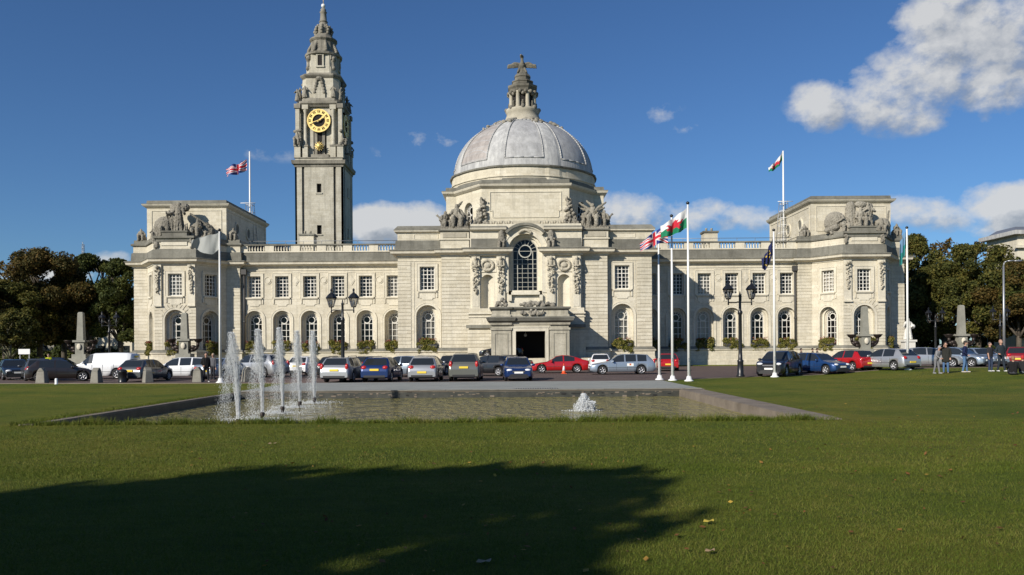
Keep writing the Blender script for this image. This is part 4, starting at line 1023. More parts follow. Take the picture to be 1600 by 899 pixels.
# ------------------------------------------------------------------ stone figures
def figure(mb, base, h, m, yaw=0.0, pose='stand', lean=0.0, rg=random, wings=False):
    """draped stone figure, base = feet point"""
    s = h/1.75; c, n = math.cos(yaw), math.sin(yaw)
    def P(x, y, z):
        x += lean*z
        return (base[0]+(x*c-y*n)*s, base[1]+(x*n+y*c)*s, base[2]+z*s)
    if pose == 'stand':
        mb.capsule(P(-0.02,0,0.15), P(0,0,0.95), 0.26*s, 0.19*s, m, 8, 2); mb.capsule(P(0,0,0.95), P(0,0.02,1.38), 0.19*s, 0.20*s, m, 8, 2)
        for x in (-0.14, 0.14): mb.capsule(P(x,-0.1,0.1), P(x*0.6,-0.08,0.9), 0.13*s, 0.12*s, m, 8, 2)
        hz = 1.62; sh = 1.38; hy = 0
    elif pose == 'sit':
        mb.capsule(P(0,0.05,0.45), P(0,0,0.98), 0.25*s, 0.22*s, m, 8, 2)
        for x in (-0.16, 0.16):
            mb.capsule(P(x,0,0.52), P(x*1.4,-0.45,0.58), 0.16*s, 0.13*s, m, 8, 2); mb.capsule(P(x*1.4,-0.45,0.55), P(x*1.3,-0.42,0.08), 0.14*s, 0.12*s, m, 8, 2)
        mb.capsule(P(-0.2,0.1,0.1), P(0.2,0.1,0.2), 0.3*s, 0.3*s, m, 8, 2); hz = 1.25; sh = 1.0; hy = -0.02
    else:   # recline
        mb.capsule(P(0.1,0,0.28), P(-0.25,0,0.75), 0.22*s, 0.20*s, m, 8, 2)
        mb.capsule(P(0.1,-0.05,0.25), P(0.7,-0.15,0.42), 0.19*s, 0.14*s, m, 8, 2); mb.capsule(P(0.7,-0.15,0.42), P(1.05,-0.15,0.08), 0.13*s, 0.09*s, m, 8, 2)
        mb.capsule(P(0.1,0.1,0.2), P(1.0,0.1,0.15), 0.18*s, 0.12*s, m, 8, 2); hz = 1.05; sh = 0.8; hy = 0
        def P2(x, y, z): return P(x-0.28, y, z)
        mb.ball(P2(0,hy,hz), 0.14*s, m, 10); mb.capsule(P2(-0.15,-0.05,sh), P2(-0.4,-0.2,0.35), 0.10*s, 0.07*s, m, 8, 2)
        mb.capsule(P2(0.15,-0.05,sh), P2(0.45,-0.25,0.6), 0.10*s, 0.07*s, m, 8, 2); return
    mb.ball(P(0,hy,hz), 0.125*s, m, 10, (0.9,1,1.15)); mb.capsule(P(0,0,sh), P(0,0,hz-0.1), 0.08*s, 0.07*s, m, 8, 2)
    for x in (-1, 1):
        ex, ez = x*rg.uniform(0.34,0.48), sh-rg.uniform(0.2,0.34); hx = x*rg.uniform(0.1,0.5); hz_ = ez+rg.uniform(-0.25,0.3)
        mb.capsule(P(x*0.22,0,sh), P(ex,-0.08,ez), 0.10*s, 0.08*s, m, 8, 2); mb.capsule(P(ex,-0.08,ez), P(hx,-0.32,hz_), 0.08*s, 0.055*s, m, 8, 2)
    if wings:
        for x in (-1, 1):
            for q in range(4): mb.capsule(P(x*0.15,0.15,sh-0.05*q), P(x*(0.75-0.08*q),0.25,sh+0.45-0.32*q), 0.12*s, 0.05*s, m, 8, 2)
    for q in range(9):
        a = 6.28*q/9+rg.uniform(-0.2,0.2); mb.capsule(P(0.17*math.cos(a),0.14*math.sin(a),1.15*sh/1.38), P(0.34*math.cos(a),0.27*math.sin(a),0.05), 0.035*s, 0.055*s, m, 6, 2)
def carved(name, fn, voxel=0.042, disp=0.12, sc=0.16, label=None, parent=None):
    mb = MB(); fn(mb); o = hp(mb.build(name), parent); rough_up(o, voxel, disp, sc)
    if label: o['label'] = label
    return o
ms = M['carved']
def grp_centre(c, flip):
    def fn(mb):
        rg = random.Random(11+flip); s = -1 if flip else 1; y = Y2+0.9; z = 13.56
        mb.box(c-1.35, c+1.35, y-0.8, y+1.1, z-0.02, z+0.28, ms)
        figure(mb, (c+0.15*s,y,z+0.25), 3.0, ms, 0.1*s, 'sit', 0, rg, wings=bool(flip)); mb.capsule((c+0.15*s,y+0.3,z+0.2),(c+0.15*s,y+0.2,z+1.3),0.55,0.4,ms)
        figure(mb, (c-1.0*s,y+0.1,z+0.1), 2.35, ms, 0.5*s, 'sit', 0, rg); figure(mb, (c+1.1*s,y+0.2,z+0.1), 2.0, ms, -0.4*s, 'sit', 0, rg)
        mb.capsule((c-1.3*s,y,z+0.8),(c-1.75*s,y-0.1,z+1.6),0.16,0.05,ms); mb.capsule((c-1.5*s,y,z+1.3),(c-1.95*s,y-0.1,z+1.55),0.09,0.03,ms)
        mb.capsule((c+0.5*s,y-0.3,z+0.8),(c+1.2*s,y-0.4,z-0.9),0.2,0.22,ms); mb.capsule((c+0.15*s,y,z+2.3),(c+0.7*s,y+0.3,z+2.9),0.18,0.08,ms)
        for i in range(34):
            p0 = (c+rg.uniform(-1.35,1.35), y+rg.uniform(-0.7,0.2), z+0.2); mb.capsule(p0, (p0[0]+rg.uniform(-0.3,0.3), p0[1]+0.25, z+rg.uniform(0.7,1.7)), rg.uniform(0.08,0.15), rg.uniform(0.05,0.1), ms, 7, 2)
    return fn
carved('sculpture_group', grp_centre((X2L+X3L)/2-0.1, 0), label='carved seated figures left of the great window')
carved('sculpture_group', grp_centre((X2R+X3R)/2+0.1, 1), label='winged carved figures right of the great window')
for c, s in ((DA[0]-4.4, -1), (DA[0]+4.4, 1)):      # trophies beside the panel
    def fn(mb, c=c, s=s):
        rg = random.Random(2); 
        for i in range(60):
            z = rg.uniform(0,1)**1.3; mb.ball((c-s*0.25*z+rg.uniform(-0.75,0.75)*(1-0.75*z), oct_front-0.2+rg.uniform(-0.3,0.3), 14.0+2.6*z), rg.uniform(0.09,0.22), ms, 8)
        for q in range(5): mb.capsule((c+0.1*q*s,oct_front-0.25,14.2),(c-s*(0.3-0.22*q),oct_front-0.2,16.5-0.45*q),0.13,0.05,ms)
    carved('carved_trophy', fn)
for x in (784, 861):                              # figures beside the arch springing
    def fn(mb, x=x): figure(mb, (fx(x,380,Y3), Y3-0.35, Z_CT+0.05), 1.55, ms, 0, 'sit', 0, random.Random(x)); mb.capsule((fx(x,380,Y3),Y3-0.15,Z_CT),(fx(x,380,Y3),Y3-0.15,13.1),0.45,0.3,ms)
    carved('seated_figure', fn)
for x in (743.5, 782.5, 860.8, 900.5):            # carved term figures on the pilasters
    def fn(mb, x=x):
        X_ = fx(x,440,Y3); rg = random.Random(int(x)); m = M['carved_light']
        mb.ball((X_,Y3-0.50,Z_CU-0.42), 0.19, m, 10, (0.9,1,1.15)); mb.capsule((X_,Y3-0.36,10.35),(X_,Y3-0.34,9.7),0.25,0.17,m)
        for s in (-1,1):
            mb.capsule((X_+s*0.26,Y3-0.36,10.4),(X_+s*0.36,Y3-0.46,9.95),0.10,0.08,m); mb.capsule((X_+s*0.36,Y3-0.46,9.95),(X_+s*0.08,Y3-0.60,9.85),0.08,0.06,m)
        for k in range(70):
            f = k/70; z = 9.75-2.5*f; mb.ball((X_+rg.uniform(-0.34,0.34)*(1-0.55*f*f), Y3-0.27-rg.uniform(0,0.18), z), rg.uniform(0.05,0.115), m, 8)
    carved('carved_pilaster_figure', fn, 0.032, 0.05, 0.1)
for c in (nxl, nxr):                              # wreathed relief over each niche
    def fn(mb, c=c):
        rg = random.Random(4); m = M['carved_light']
        for k in range(22):
            a = 2*PI*k/22; mb.ball((c+0.55*math.cos(a), Y3-0.16, 10.0+0.48*math.sin(a)), 0.13+0.05*rg.random(), m, 8)
        mb.ball((c,Y3-0.12,10.0),0.36,m,12,(1,0.5,0.8))
    carved('relief_wreath', fn, 0.045, 0.06, 0.15)
def keyf(mb):
    m = M['carved_light']; z = zsp+RO
    for k in range(9): mb.ball((BWX+(k-4)*0.13, Y3-0.2, z+0.33-0.015*(k-4)**2), 0.16, m, 8)
carved('keystone_carving', keyf, 0.045, 0.05, 0.12)
def porchf(mb):
    rg = random.Random(9); m = M['carved']; c = fx(830,490,YP)
    for k in range(34): u = rg.uniform(-1,1); mb.ball((c+u*1.05, YP-0.16, 5.22+rg.uniform(-0.22,0.22)*(1-abs(u)*0.4)), rg.uniform(0.10,0.18), m, 8)
carved('porch_emblem', porchf, 0.05, 0.08, 0.15)
for a, b, h in ((775,792,0.75),(812,868,0.4)):
    def fn(mb, a=a, b=b, h=h):
        rg = random.Random(a); x0, x1 = fx(a,480,YP), fx(b,480,YP)
        for k in range(int(14*(x1-x0))+4): x = rg.uniform(x0,x1); mb.ball((x, YP+0.4+rg.uniform(-0.2,0.2), 5.8+rg.uniform(0,h)*(1-abs(2*(x-x0)/(x1-x0)-1)*0.5)), rg.uniform(0.13,0.22), M['carved'], 8)
    carved('porch_carving', fn, 0.06, 0.1, 0.18)
# pavilion groups
def grp_pav(c, kind):
    def fn(mb):
        rg = random.Random(21+kind); y = Y_F+1.3; z = 14.0
        if kind == 0:
            figure(mb, (c-0.1,y,z+0.45), 2.9, ms, 0, 'stand', 0, rg); figure(mb, (c-0.55,y+0.1,z+0.45), 2.6, ms, 0.3, 'stand', -0.05, rg)
            figure(mb, (c-1.5,y,z+0.1), 2.3, ms, 0.4, 'sit', 0, rg); figure(mb, (c-2.3,y,z-0.2), 1.7, ms, 0.3, 'sit', 0, rg)
            figure(mb, (c+1.7,y,z+0.0), 2.2, ms, -0.3, 'sit', 0, rg); figure(mb, (c+2.2,y,z-0.1), 1.6, ms, 0, 'recline', 0, rg)
            mb.capsule((c-0.6,y+0.3,z+2.9),(c+0.4,y+0.3,z+2.9),0.42,0.42,ms); mb.ball((c-1.5,y+0.5,z+1.0),1.1,ms,12); mb.ball((c+1.8,y+0.7,z+0.6),1.0,ms,12,(1.3,0.6,1))
            mb.capsule((c+2.6,y+0.4,z+1.1),(c+0.9,y+0.3,z+2.3),0.12,0.10,ms)
        else:
            mb.ball((c-2.0,y+0.4,z+1.0),1.05,ms,14,(1,0.7,1.05)); figure(mb, (c-1.5,y-0.1,z), 2.2, ms, 0.3, 'sit', 0, rg)
            mb.capsule((c-0.6,y+0.3,z+0.3),(c-0.6,y+0.3,z+2.6),0.55,0.45,ms); mb.capsule((c+1.0,y+0.3,z+0.3),(c+1.1,y+0.3,z+2.5),0.45,0.40,ms)
            figure(mb, (c+0.15,y-0.2,z+0.5), 2.4, ms, 0, 'sit', 0, rg, wings=True); figure(mb, (c+0.9,y,z+0.3), 2.6, ms, 0, 'stand', 0, rg)
            mb.ball((c+0.2,y,z+2.7),0.42,ms,10,(1.4,0.8,0.8)); figure(mb, (c+2.2,y,z-0.1), 1.9, ms, -0.3, 'sit', 0, rg); mb.ball((c+2.5,y+0.7,z+0.7),0.8,ms,12); mb.capsule((c+3.0,y+0.8,z+0.5),(c+3.2,y+0.8,z+2.2),0.1,0.08,ms)
            mb.capsule((c-3.0,y-0.2,z+0.2),(c-2.2,y-0.3,z+0.5),0.25,0.3,ms)
        for i in range(46):      # drapery folds and broken ground between the figures
            u = rg.uniform(-2.7,2.7); hh = (1.7-abs(u)*0.42); p0 = (c+u, y-0.25+rg.uniform(-0.2,0.3), z-0.1); mb.capsule(p0, (p0[0]+rg.uniform(-0.25,0.25), p0[1]+0.2, z+hh*rg.uniform(0.3,1.0)), rg.uniform(0.08,0.16), rg.uniform(0.05,0.12), ms, 7, 2)
        mb.box(c-2.6, c+2.6, y-0.4, y+0.9, z-0.45, z+0.1, ms)
        mb.v = [(c+(v[0]-c)*1.13, v[1], 14.0+(v[2]-14.0)*1.10) for v in mb.v]
    return fn
carved('sculpture_group', grp_pav(CLx, 0), label='carved figures on the left end pavilion')
carved('sculpture_group', grp_pav(CRx, 1), label='carved figures with round shield on the right end pavilion')
for c, xs in ((CLx, (-5.1, 4.9)), (CRx, (-4.9, 5.1))):
    for dx in xs:
        def fn(mb, x=c+dx): figure(mb, (x,Y_P+0.4,13.9), 1.75, ms, 0.2, 'sit', 0, random.Random(int(x))); mb.ball((x,Y_P+0.6,14.2),0.5,ms,10)
        carved('seated_figure', fn, 0.07, 0.1)
    for dx in (-HF+0.42, HF-0.42):              # carved drops on the pavilion pilasters
        def fn(mb, x=c+dx):
            rg = random.Random(int(x*7)); m = M['carved_light']; mb.ball((x,Y_F-0.42,Z_CU-0.32),0.2,m,10)
            for k in range(64): zz = 10.6-2.7*k/64; mb.ball((x+rg.uniform(-0.30,0.30)*(1-0.65*k/64), Y_F-0.24-rg.uniform(0,0.15), zz), rg.uniform(0.05,0.11), m, 8)
        carved('carved_drop', fn, 0.032, 0.05, 0.1)
        def fn2(mb, x=c+dx*1.1):
            rg = random.Random(int(x*5)+1); 
            for k in range(10): mb.ball((x+rg.uniform(-0.2,0.2), Y_F-0.2, 12.75+0.09*k), rg.uniform(0.12,0.2), ms, 8)
        carved('carved_bracket', fn2, 0.05, 0.07, 0.14)
# statues on the tower (part of the tower)
def tstat(fn, nm='tower_statue'): carved(nm, fn, 0.07, 0.12, 0.2, parent=tower)
mtd = M['tower_dark']
for k in range(4):
    fr = Fr(TX, TY, k*PI/2)
    for s in (-1, 1): tstat(lambda mb: figure(mb, fr(s*2.3,-3.35,z2+0.55), 2.0, mtd, k*PI/2, 'stand', 0, random.Random(k)))
    tstat(lambda mb: figure(mb, fr(-3.5,-3.5,z2-0.05), 2.0, mtd, k*PI/2, 'stand', 0, random.Random(k+9)))
    def fn(mb): figure(mb, fr(-3.45,-3.75,z_p+0.35), 2.6, mtd, k*PI/2, 'sit', 0, random.Random(k)); mb.capsule(fr(-3.85,-3.6,z_p+2.6), fr(-3.05,-3.6,z_p+2.75), 0.3, 0.3, mtd)
    tstat(fn)
    def fn(mb):
        for s in (-1, 1):
            for q in range(5): mb.ball(fr(s*(0.75-0.10*q),-3.2,z2+1.5+0.5*q), 0.30, mtd, 8)
        mb.ball(fr(0,-3.15,z2+3.7), 0.5, mtd, 8, (1.3,1,0.8))
    tstat(fn, 'tower_trophy')
    frd = Fr(TX,TY,k*PI/2+PI/4)
    def fn(mb): mb.capsule(frd(0,-2.95,z3t-0.6), frd(0,-2.75,z3t-1.3), 0.36, 0.2, mtd); mb.ball(frd(0,-3.0,z3+1.3), 0.35, mtd, 8); mb.capsule(frd(0,-2.8,z3t-1.2), frd(0,-2.95,z3+1.2), 0.2, 0.25, mtd)
    tstat(fn, 'tower_bracket')
# ------------------------------------------------------------------ ground, pool, road
PX0, PX1, PY0, PY1 = -12.0, 7.3, 20.2, 35.0       # inner edge of the basin
WZ = -0.26
def grid_sheet(name, xs, ys, hole, m, dz=0.0, keep=None, kind='structure'):
    mb = MB(); idx = {}
    for j in range(len(ys)-1):
        for i in range(len(xs)-1):
            cx, cy = (xs[i]+xs[i+1])/2, (ys[j]+ys[j+1])/2
            if hole and hole[0] < cx < hole[1] and hole[2] < cy < hole[3]: continue
            if keep and not keep(cx, cy): continue
            q = [(xs[i],ys[j]),(xs[i+1],ys[j]),(xs[i+1],ys[j+1]),(xs[i],ys[j+1])]; f = []
            for p in q:
                if p not in idx: idx[p] = len(mb.v); mb.v.append((p[0],p[1],ground(*p)+dz))
                f.append(idx[p])
            mb.f.append(tuple(f)); mb.m.append(mb.mi(m)); mb.sm.append(True)
    return tag(mb.build(name, recalc=False), kind=kind)
xs = [-2000,-600,-200,-100,-60,-40,-30,-20,PX0,-6,0,5,PX1]+[8.5+0.0,10,13,16]+[19+i for i in range(10)]+[30,34,40,50,70,100,200,600,2000]
ys = [-600,-200,-60,-20,0,5,10,15,PY0,25,30,PY1,36]+[37+i for i in range(8)]+[46,48,50,54,58,60,62,65,68,71,74,77,80,84,100,150,300,800,3000]
grid_sheet('ground_lawn', sorted(set(xs)), sorted(set(ys)), (PX0,PX1,PY0,PY1), M['lawn'])
# road with the slanting edge of the right-hand lawn, in front of the hall
rd = MB()
edge = [(-300,48.4),(-60,48.4),(-31,48.2),(-17,46.4),(-11.9,45.6),(-11.9,45.4),(8.0,45.4),(8.3,45.6),(11.8,48.6),(17,52.0),(24.6,54.8),(34,57.3),(60,61),(300,61)]
def strip(mb, e0, far, m, dz, x_max_step=4.0):
    pts = []
    for (x0,y0),(x1,y1) in zip(e0[:-1], e0[1:]):
        n = max(1, int(abs(x1-x0)/x_max_step)) if abs(x0) < 100 and abs(x1) < 100 else 1
        for i in range(n): pts.append((x0+(x1-x0)*i/n, y0+(y1-y0)*i/n))
    pts.append(e0[-1]); rows = [0, 0.15, 0.3, 0.5, 0.7, 0.85, 1.0]; vs = []; fs = []
    for x, y in pts:
        for t in rows: yy = y+(far-y)*t; vs.append((x,yy,ground(x,yy)+dz))
    k = len(rows)
    for i in range(len(pts)-1):
        for j in range(k-1): fs.append((i*k+j,(i+1)*k+j,(i+1)*k+j+1,i*k+j+1))
    mb.add(vs, fs, m, True)
strip(rd, edge, 84.6, M['road'], 0.006)
tag(rd.build('road', recalc=False), kind='structure')
# low stone kerb along the lawns
kb = MB()
for path in ([(-300,48.3),(-31,48.1),(-17,46.3),(-12.1,45.5)], [(8.4,45.6),(11.8,48.5),(17,51.9),(24.6,54.7),(34,57.2),(60,60.9)]):
    fine = []
    for a, b in zip(path[:-1], path[1:]):
        n = max(1, int(abs(b[0]-a[0])/2)) if abs(a[0]) < 100 else 1
        fine += [(a[0]+(b[0]-a[0])*i/n, a[1]+(b[1]-a[1])*i/n) for i in range(n)]
    fine.append(path[-1])
    for a, b in zip(fine[:-1], fine[1:]):
        za, zb = ground(*a), ground(*b); w = 0.20
        kb.add([(a[0],a[1]-w,za-0.05),(b[0],b[1]-w,zb-0.05),(b[0],b[1],zb-0.05),(a[0],a[1],za-0.05),(a[0],a[1]-w,za+0.035),(b[0],b[1]-w,zb+0.035),(b[0],b[1],zb+0.035),(a[0],a[1],za+0.035)],
               [(0,1,5,4),(4,5,6,7),(2,3,7,6)], M['concrete'])
tag(kb.build('kerb'), kind='structure')
# grass verge at the foot of the hall and pavement
vg = MB(); vg.box(15.5, 60, 84.2, 86.0, -0.05, 0.07, M['lawn']); vg.box(-60,-12,84.2,86.0,-0.05,0.07,M['lawn']); tag(vg.build('verge'), kind='structure')
pv = MB()
pv.box(-12.4, 8.5, 35.52, 45.3, -0.05, 0.03, M['paving'])
tag(pv.build('terrace_pavement'), kind='structure')
# basin
bs = MB(); c = M['concrete']
bs.box(PX0-0.35, PX1+1.1, PY1, PY1+0.5, -0.9, 0.055, c)                   # far wall with coping
bs.box(PX0-0.35, PX0, PY0-0.2, PY1, -0.9, 0.03, c)                        # left
bs.box(PX1, PX1+0.95, PY0-0.15, PY1, -0.9, 0.035, c)                         # broad right coping
bs.box(PX0-0.35, PX1, PY0-0.35, PY0, -0.9, -0.04, c)
bs.box(PX0, PX1, PY0, PY1, -1.0, -0.85, c)
wet = tarmac('wet_basin_wall', (0.022,0.024,0.020), (0.07,0.07,0.058), 4.0, 0.5); bs.box(PX0+0.003, PX1-0.003, PY1-0.012, PY1-0.002, -0.8, 0.0, wet); bs.box(PX0+0.001, PX0+0.012, PY0+0.1, PY1-0.013, -0.8, -0.03, wet)
tag(bs.build('pool_basin'), kind='structure')
cp = MB()
x = PX0-0.2
while x < PX1+0.8: cp.box(x+0.008, min(x+1.15, PX1+1.0), PY1-0.05, PY1+0.42, 0.056, 0.085, M['granite']); x += 1.16
y = PY0
while y < PY1-0.6: cp.box(PX1+0.02, PX1+0.92, y+0.008, y+1.2, 0.036, 0.055, M['concrete']); y += 1.21
tag(cp.build('pool_coping'), kind='structure')
gt = MB(); gx = fx(836,607,36.5); gt.box(gx-0.95, gx+1.05, 36.1, 36.7, 0.028, 0.05, M['pipe'])
for i in range(18): gt.box(gx-0.93+0.11*i, gx-0.89+0.11*i, 36.12, 36.68, 0.05, 0.06, M['steel'])
tag(gt.build('drain_grating'), 'dark drain grating set in the paving behind the pool', 'grating')
# dirt and moss line on the far wall of the basin
ms_ = MB(); rg = random.Random(1)
for i in range(110):
    x = rg.uniform(PX0+0.3, PX1-0.2); zz = rg.uniform(-0.2,0.0); ms_.box(x, x+rg.uniform(0.03,0.22), PY1-0.024-0.0001*i, PY1-0.004, zz-rg.uniform(0.01,0.07), zz, M['concrete'] if i % 4 else M['blackmat'])
tag(ms_.build('basin_wall_stains'), kind='structure')
def watermat():
    m, t, p = nt('pool_water'); v = geo(t)
    p.inputs['Base Color'].default_value = (0.21,0.185,0.062,1); p.inputs['Roughness'].default_value = 0.08
    p.inputs['IOR'].default_value = 1.33; p.inputs['Specular IOR Level'].default_value = 0.75
    h = mth(t,'ADD', noise(t, mapping(t, v, (1.5,1.0,1)), 1.5, 3, 0.55), mth(t,'MULTIPLY', noise(t, mapping(t, v, (2.2,1.6,1), rot=(0,0,0.35)), 2.2, 3, 0.6), 0.45))
    bump(t, p, h, 1.0, 0.55); return m
M['water'] = watermat()
wt = MB(); wt.add([(PX0,PY0,WZ),(PX1,PY0,WZ),(PX1,PY1,WZ),(PX0,PY1,WZ)], [(0,1,2,3)], M['water']); tag(wt.build('pool_water', recalc=False), kind='structure')

# ------------------------------------------------------------------ fountains
def spraymat():
    m = bpy.data.materials.new('white_water_spray'); m.use_nodes = True; t = m.node_tree
    for n in list(t.nodes): t.nodes.remove(n)
    o = t.nodes.new('ShaderNodeOutputMaterial'); mx = t.nodes.new('ShaderNodeMixShader'); d = t.nodes.new('ShaderNodeBsdfDiffuse'); d.inputs[0].default_value = (0.88,0.90,0.91,1)
    tl = t.nodes.new('ShaderNodeBsdfTranslucent'); tl.inputs[0].default_value = (0.88,0.90,0.91,1); m2 = t.nodes.new('ShaderNodeMixShader'); m2.inputs[0].default_value = 0.4
    t.links.new(d.outputs[0], m2.inputs[1]); t.links.new(tl.outputs[0], m2.inputs[2])
    t.links.new(m2.outputs[0], o.inputs[0]); return m
M['spray'] = spraymat()
def drop(mb, x, y, z, r, l):
    r *= 0.85
    mb.add([(x-r,y,z),(x,y-r,z),(x+r,y,z),(x,y+r,z),(x,y,z+l),(x,y,z-l)], [(0,1,4),(1,2,4),(2,3,4),(3,0,4),(1,0,5),(2,1,5),(3,2,5),(0,3,5)], M['spray'], True)
def jet_mesh(seed, h, blow):
    rg = random.Random(seed); j = MB()
    # rising strands that thicken and whiten upwards
    for i in range(14):
        a = rg.uniform(0,6.28); r0 = 0.05*math.sqrt(rg.random())*1.2; top = h*rg.uniform(0.72,0.98); prev = None; rr = rg.uniform(0.06,0.13)
        for k in range(8):
            t = k/7; z = 0.12+top*t; x = math.cos(a)*(r0+rr*t**1.5)-blow*0.16*t**2.2; y = math.sin(a)*(r0+rr*t**1.5)
            if prev and rg.random() < 0.93: j.tube(prev, (x,y,z), 0.0045, 0.0045, M['spray'], 4, True, False)
            prev = (x,y,z)
    for i in range(5200):      # froth round the upper half
        t = rg.random()**0.6; z = 0.25+h*t; w = 0.028+0.085*t
        if t > 0.72: w *= 0.42+0.58*(1-t)/0.28
        drop(j, rg.gauss(0,w)*0.75-blow*0.17*t**2.2, rg.gauss(0,w)*0.75, z, rg.uniform(0.0025,0.006), rg.uniform(0.010,0.035))
    for i in range(3400):       # water falling back on the lee side
        ta = rg.random(); z = h*(1-ta**1.4)*rg.uniform(0.85,1); w = 0.05+0.22*ta
        drop(j, -blow*(0.17+0.25*ta)+rg.gauss(0,w*0.42), rg.gauss(0,w), z, rg.uniform(0.002,0.0045), rg.uniform(0.008,0.030))
    for i in range(900):       # splash on the surface
        r = abs(rg.gauss(0,0.38)); a = rg.uniform(0,6.28); drop(j, -blow*0.35+r*1.5*math.cos(a), r*math.sin(a), abs(rg.gauss(0,0.05)), rg.uniform(0.006,0.022), rg.uniform(0.004,0.02))
    return j
specs = [(372,20.9+0.9,2.35),(410,24.2,2.50),(441.5,26.8,2.62),(468.5,29.4,2.58),(491.5,31.8,2.62)]
words = ['nearest','second','middle','fourth','farthest']
for i, (px_, d, h) in enumerate(specs):
    X_ = fx(px_, 650, d); t = empty('fountain_jet', (X_,d,WZ), 0, f'white water jet on the left of the pool, {words[i]} of the row of five', 'fountain jet', 'row of five fountain jets')
    w = jet_mesh(30+i, h, [1.0,0.75,0.6,0.55,0.35][i]).build('water_column', t, recalc=False)
    n = MB(); n.lathe([(0.03,-0.12),(0.035,0.02),(0.06,0.08),(0.075,0.20),(0.05,0.24)], M['bronze'], (0,0), 12); n.build('nozzle', t)
bt = empty('fountain_bubbler', (fx(912,640,27.0),27.0,WZ), 0, 'low frothing white water bubbler in the right half of the pool', 'fountain jet')
b = MB(); rg = random.Random(77)
for i in range(3600):
    t = rg.random()**1.1; w = 0.19*(1-t)+0.045; a = rg.choice((0,0,0,1)); 
    if a: drop(b, 0.28+rg.gauss(0,0.09), rg.gauss(0,0.1), 0.36*rg.random(), rg.uniform(0.012,0.03), rg.uniform(0.015,0.03))
    else: drop(b, rg.gauss(0,w)*0.85-0.02*math.sin(t*6), rg.gauss(0,w), 0.62*t, rg.uniform(0.007,0.02), rg.uniform(0.015,0.05))
for i in range(300):
    r = 0.9*rg.random(); a = rg.uniform(0,6.28); drop(b, r*math.cos(a)-0.1, r*math.sin(a)*0.6, 0.012, rg.uniform(0.008,0.022), 0.010)
b.v = [(x*0.8,y*0.8,z*0.92) for x,y,z in b.v]; b.build('water_froth', bt, recalc=False)
n = MB(); n.lathe([(0.05,-0.2),(0.06,0.02),(0.05,0.05)], M['bronze'], (0,0), 10); n.build('nozzle', bt)
# ------------------------------------------------------------------ leaf clouds, trees, boxes, grass
def leaf_cloud(centres, n, size, rs, spread=0.85, up=0.4):
    """numpy: many small leaf quads scattered through a set of ellipsoid clumps"""
    g = np.random.default_rng(rs); C = np.array(centres); w = (C[:,3]**2); w = w/w.sum()
    k = g.choice(len(C), n, p=w)
    d = g.normal(size=(n,3)); d /= np.linalg.norm(d,axis=1)[:,None]
    r = g.random(n)**0.42
    p = C[k,:3]+d*r[:,None]*C[k,3][:,None]*np.array([1,1,0.8])*spread
    nrm = d*0.7+g.normal(size=(n,3))*0.7+np.array([0,0,up]); nrm /= np.linalg.norm(nrm,axis=1)[:,None]
    a = np.cross(nrm, g.normal(size=(n,3))); a /= np.linalg.norm(a,axis=1)[:,None]; b = np.cross(nrm, a)
    s = size*(0.6+0.8*g.random(n))[:,None]
    q = np.stack([p-a*s, p-b*s*0.55, p+a*s, p+b*s*0.55], 1)
    return q.reshape(-1,3)
def quads_obj(name, verts, m, parent=None, smooth=False, tris=False):
    k = 3 if tris else 4; n = len(verts)//k; me = bpy.data.meshes.new(name)
    me.vertices.add(len(verts)); me.vertices.foreach_set('co', np.ascontiguousarray(verts, dtype=np.float32).ravel())
    me.loops.add(len(verts)); me.loops.foreach_set('vertex_index', np.arange(len(verts), dtype=np.int32))
    me.polygons.add(n); me.polygons.foreach_set('loop_start', np.arange(0, len(verts), k, dtype=np.int32))
    me.update(calc_edges=True); me.validate(); me.materials.append(m)
    o = bpy.data.objects.new(name, me); COL.objects.link(o)
    if parent is not None: o.parent = parent
    return o
def limbs(mb, rg, p, d, L, r, depth, m, tips):
    q = p+d*L; mb.tube(p, q, r, r*0.7, m, 7 if depth > 1 else 5)
    if depth == 0: tips.append(q); return
    for i in range(rg.choice((2,3))):
        nd = (d+Vector((rg.uniform(-1,1),rg.uniform(-1,1),rg.uniform(-0.25,0.6)))*0.62).normalized()
        limbs(mb, rg, q, nd, L*rg.uniform(0.62,0.85), r*0.66, depth-1, m, tips)
def make_tree(name, h, rad, leafm, seed, label, n=16000, size=0.22, trunk_h=None, bark=None, group='trees beside the hall', loc=(0,0,0), crown_z0=0.28, depth=3):
    rg = random.Random(seed); root = empty(name, loc, 0, label, 'tree', group)
    th = trunk_h or h*0.26; mb = MB(); tips = []; r = h*0.022; bark = bark or M['bark']
    mb.tube((0,0,-0.2),(0,0,th),r*1.25,r,bark,10)
    for i in range(5):
        a = 2*PI*i/5+rg.uniform(-0.4,0.4); limbs(mb, rg, Vector((0,0,th*rg.uniform(0.85,1.0))), Vector((math.cos(a)*0.65,math.sin(a)*0.65,0.9)).normalized(), h*0.16, r*0.6, depth, bark, tips)
    limbs(mb, rg, Vector((0,0,th)), Vector((0.05,0,1)), h*0.25, r*0.8, depth, bark, tips)
    mb.build('trunk', root)
    cs = []
    for i in range(46):
        a = rg.uniform(0,2*PI); t = rg.random(); z = h*(crown_z0+(1-crown_z0)*t); e = math.sin(PI*min(1,(t*0.86+0.16)))**0.6
        rr = rad*e*math.sqrt(rg.random())*0.92; s = rad*rg.uniform(0.16,0.34); cs.append((rr*math.cos(a), rr*math.sin(a), min(z, h-s*0.7), s))
    for q in tips:
        if rg.random() < 0.6: cs.append((q.x*0.95, q.y*0.95, min(q.z, h*0.95), rad*rg.uniform(0.10,0.2)))
    quads_obj('crown', leaf_cloud(cs, n, size, seed), leafm, root)
    return root
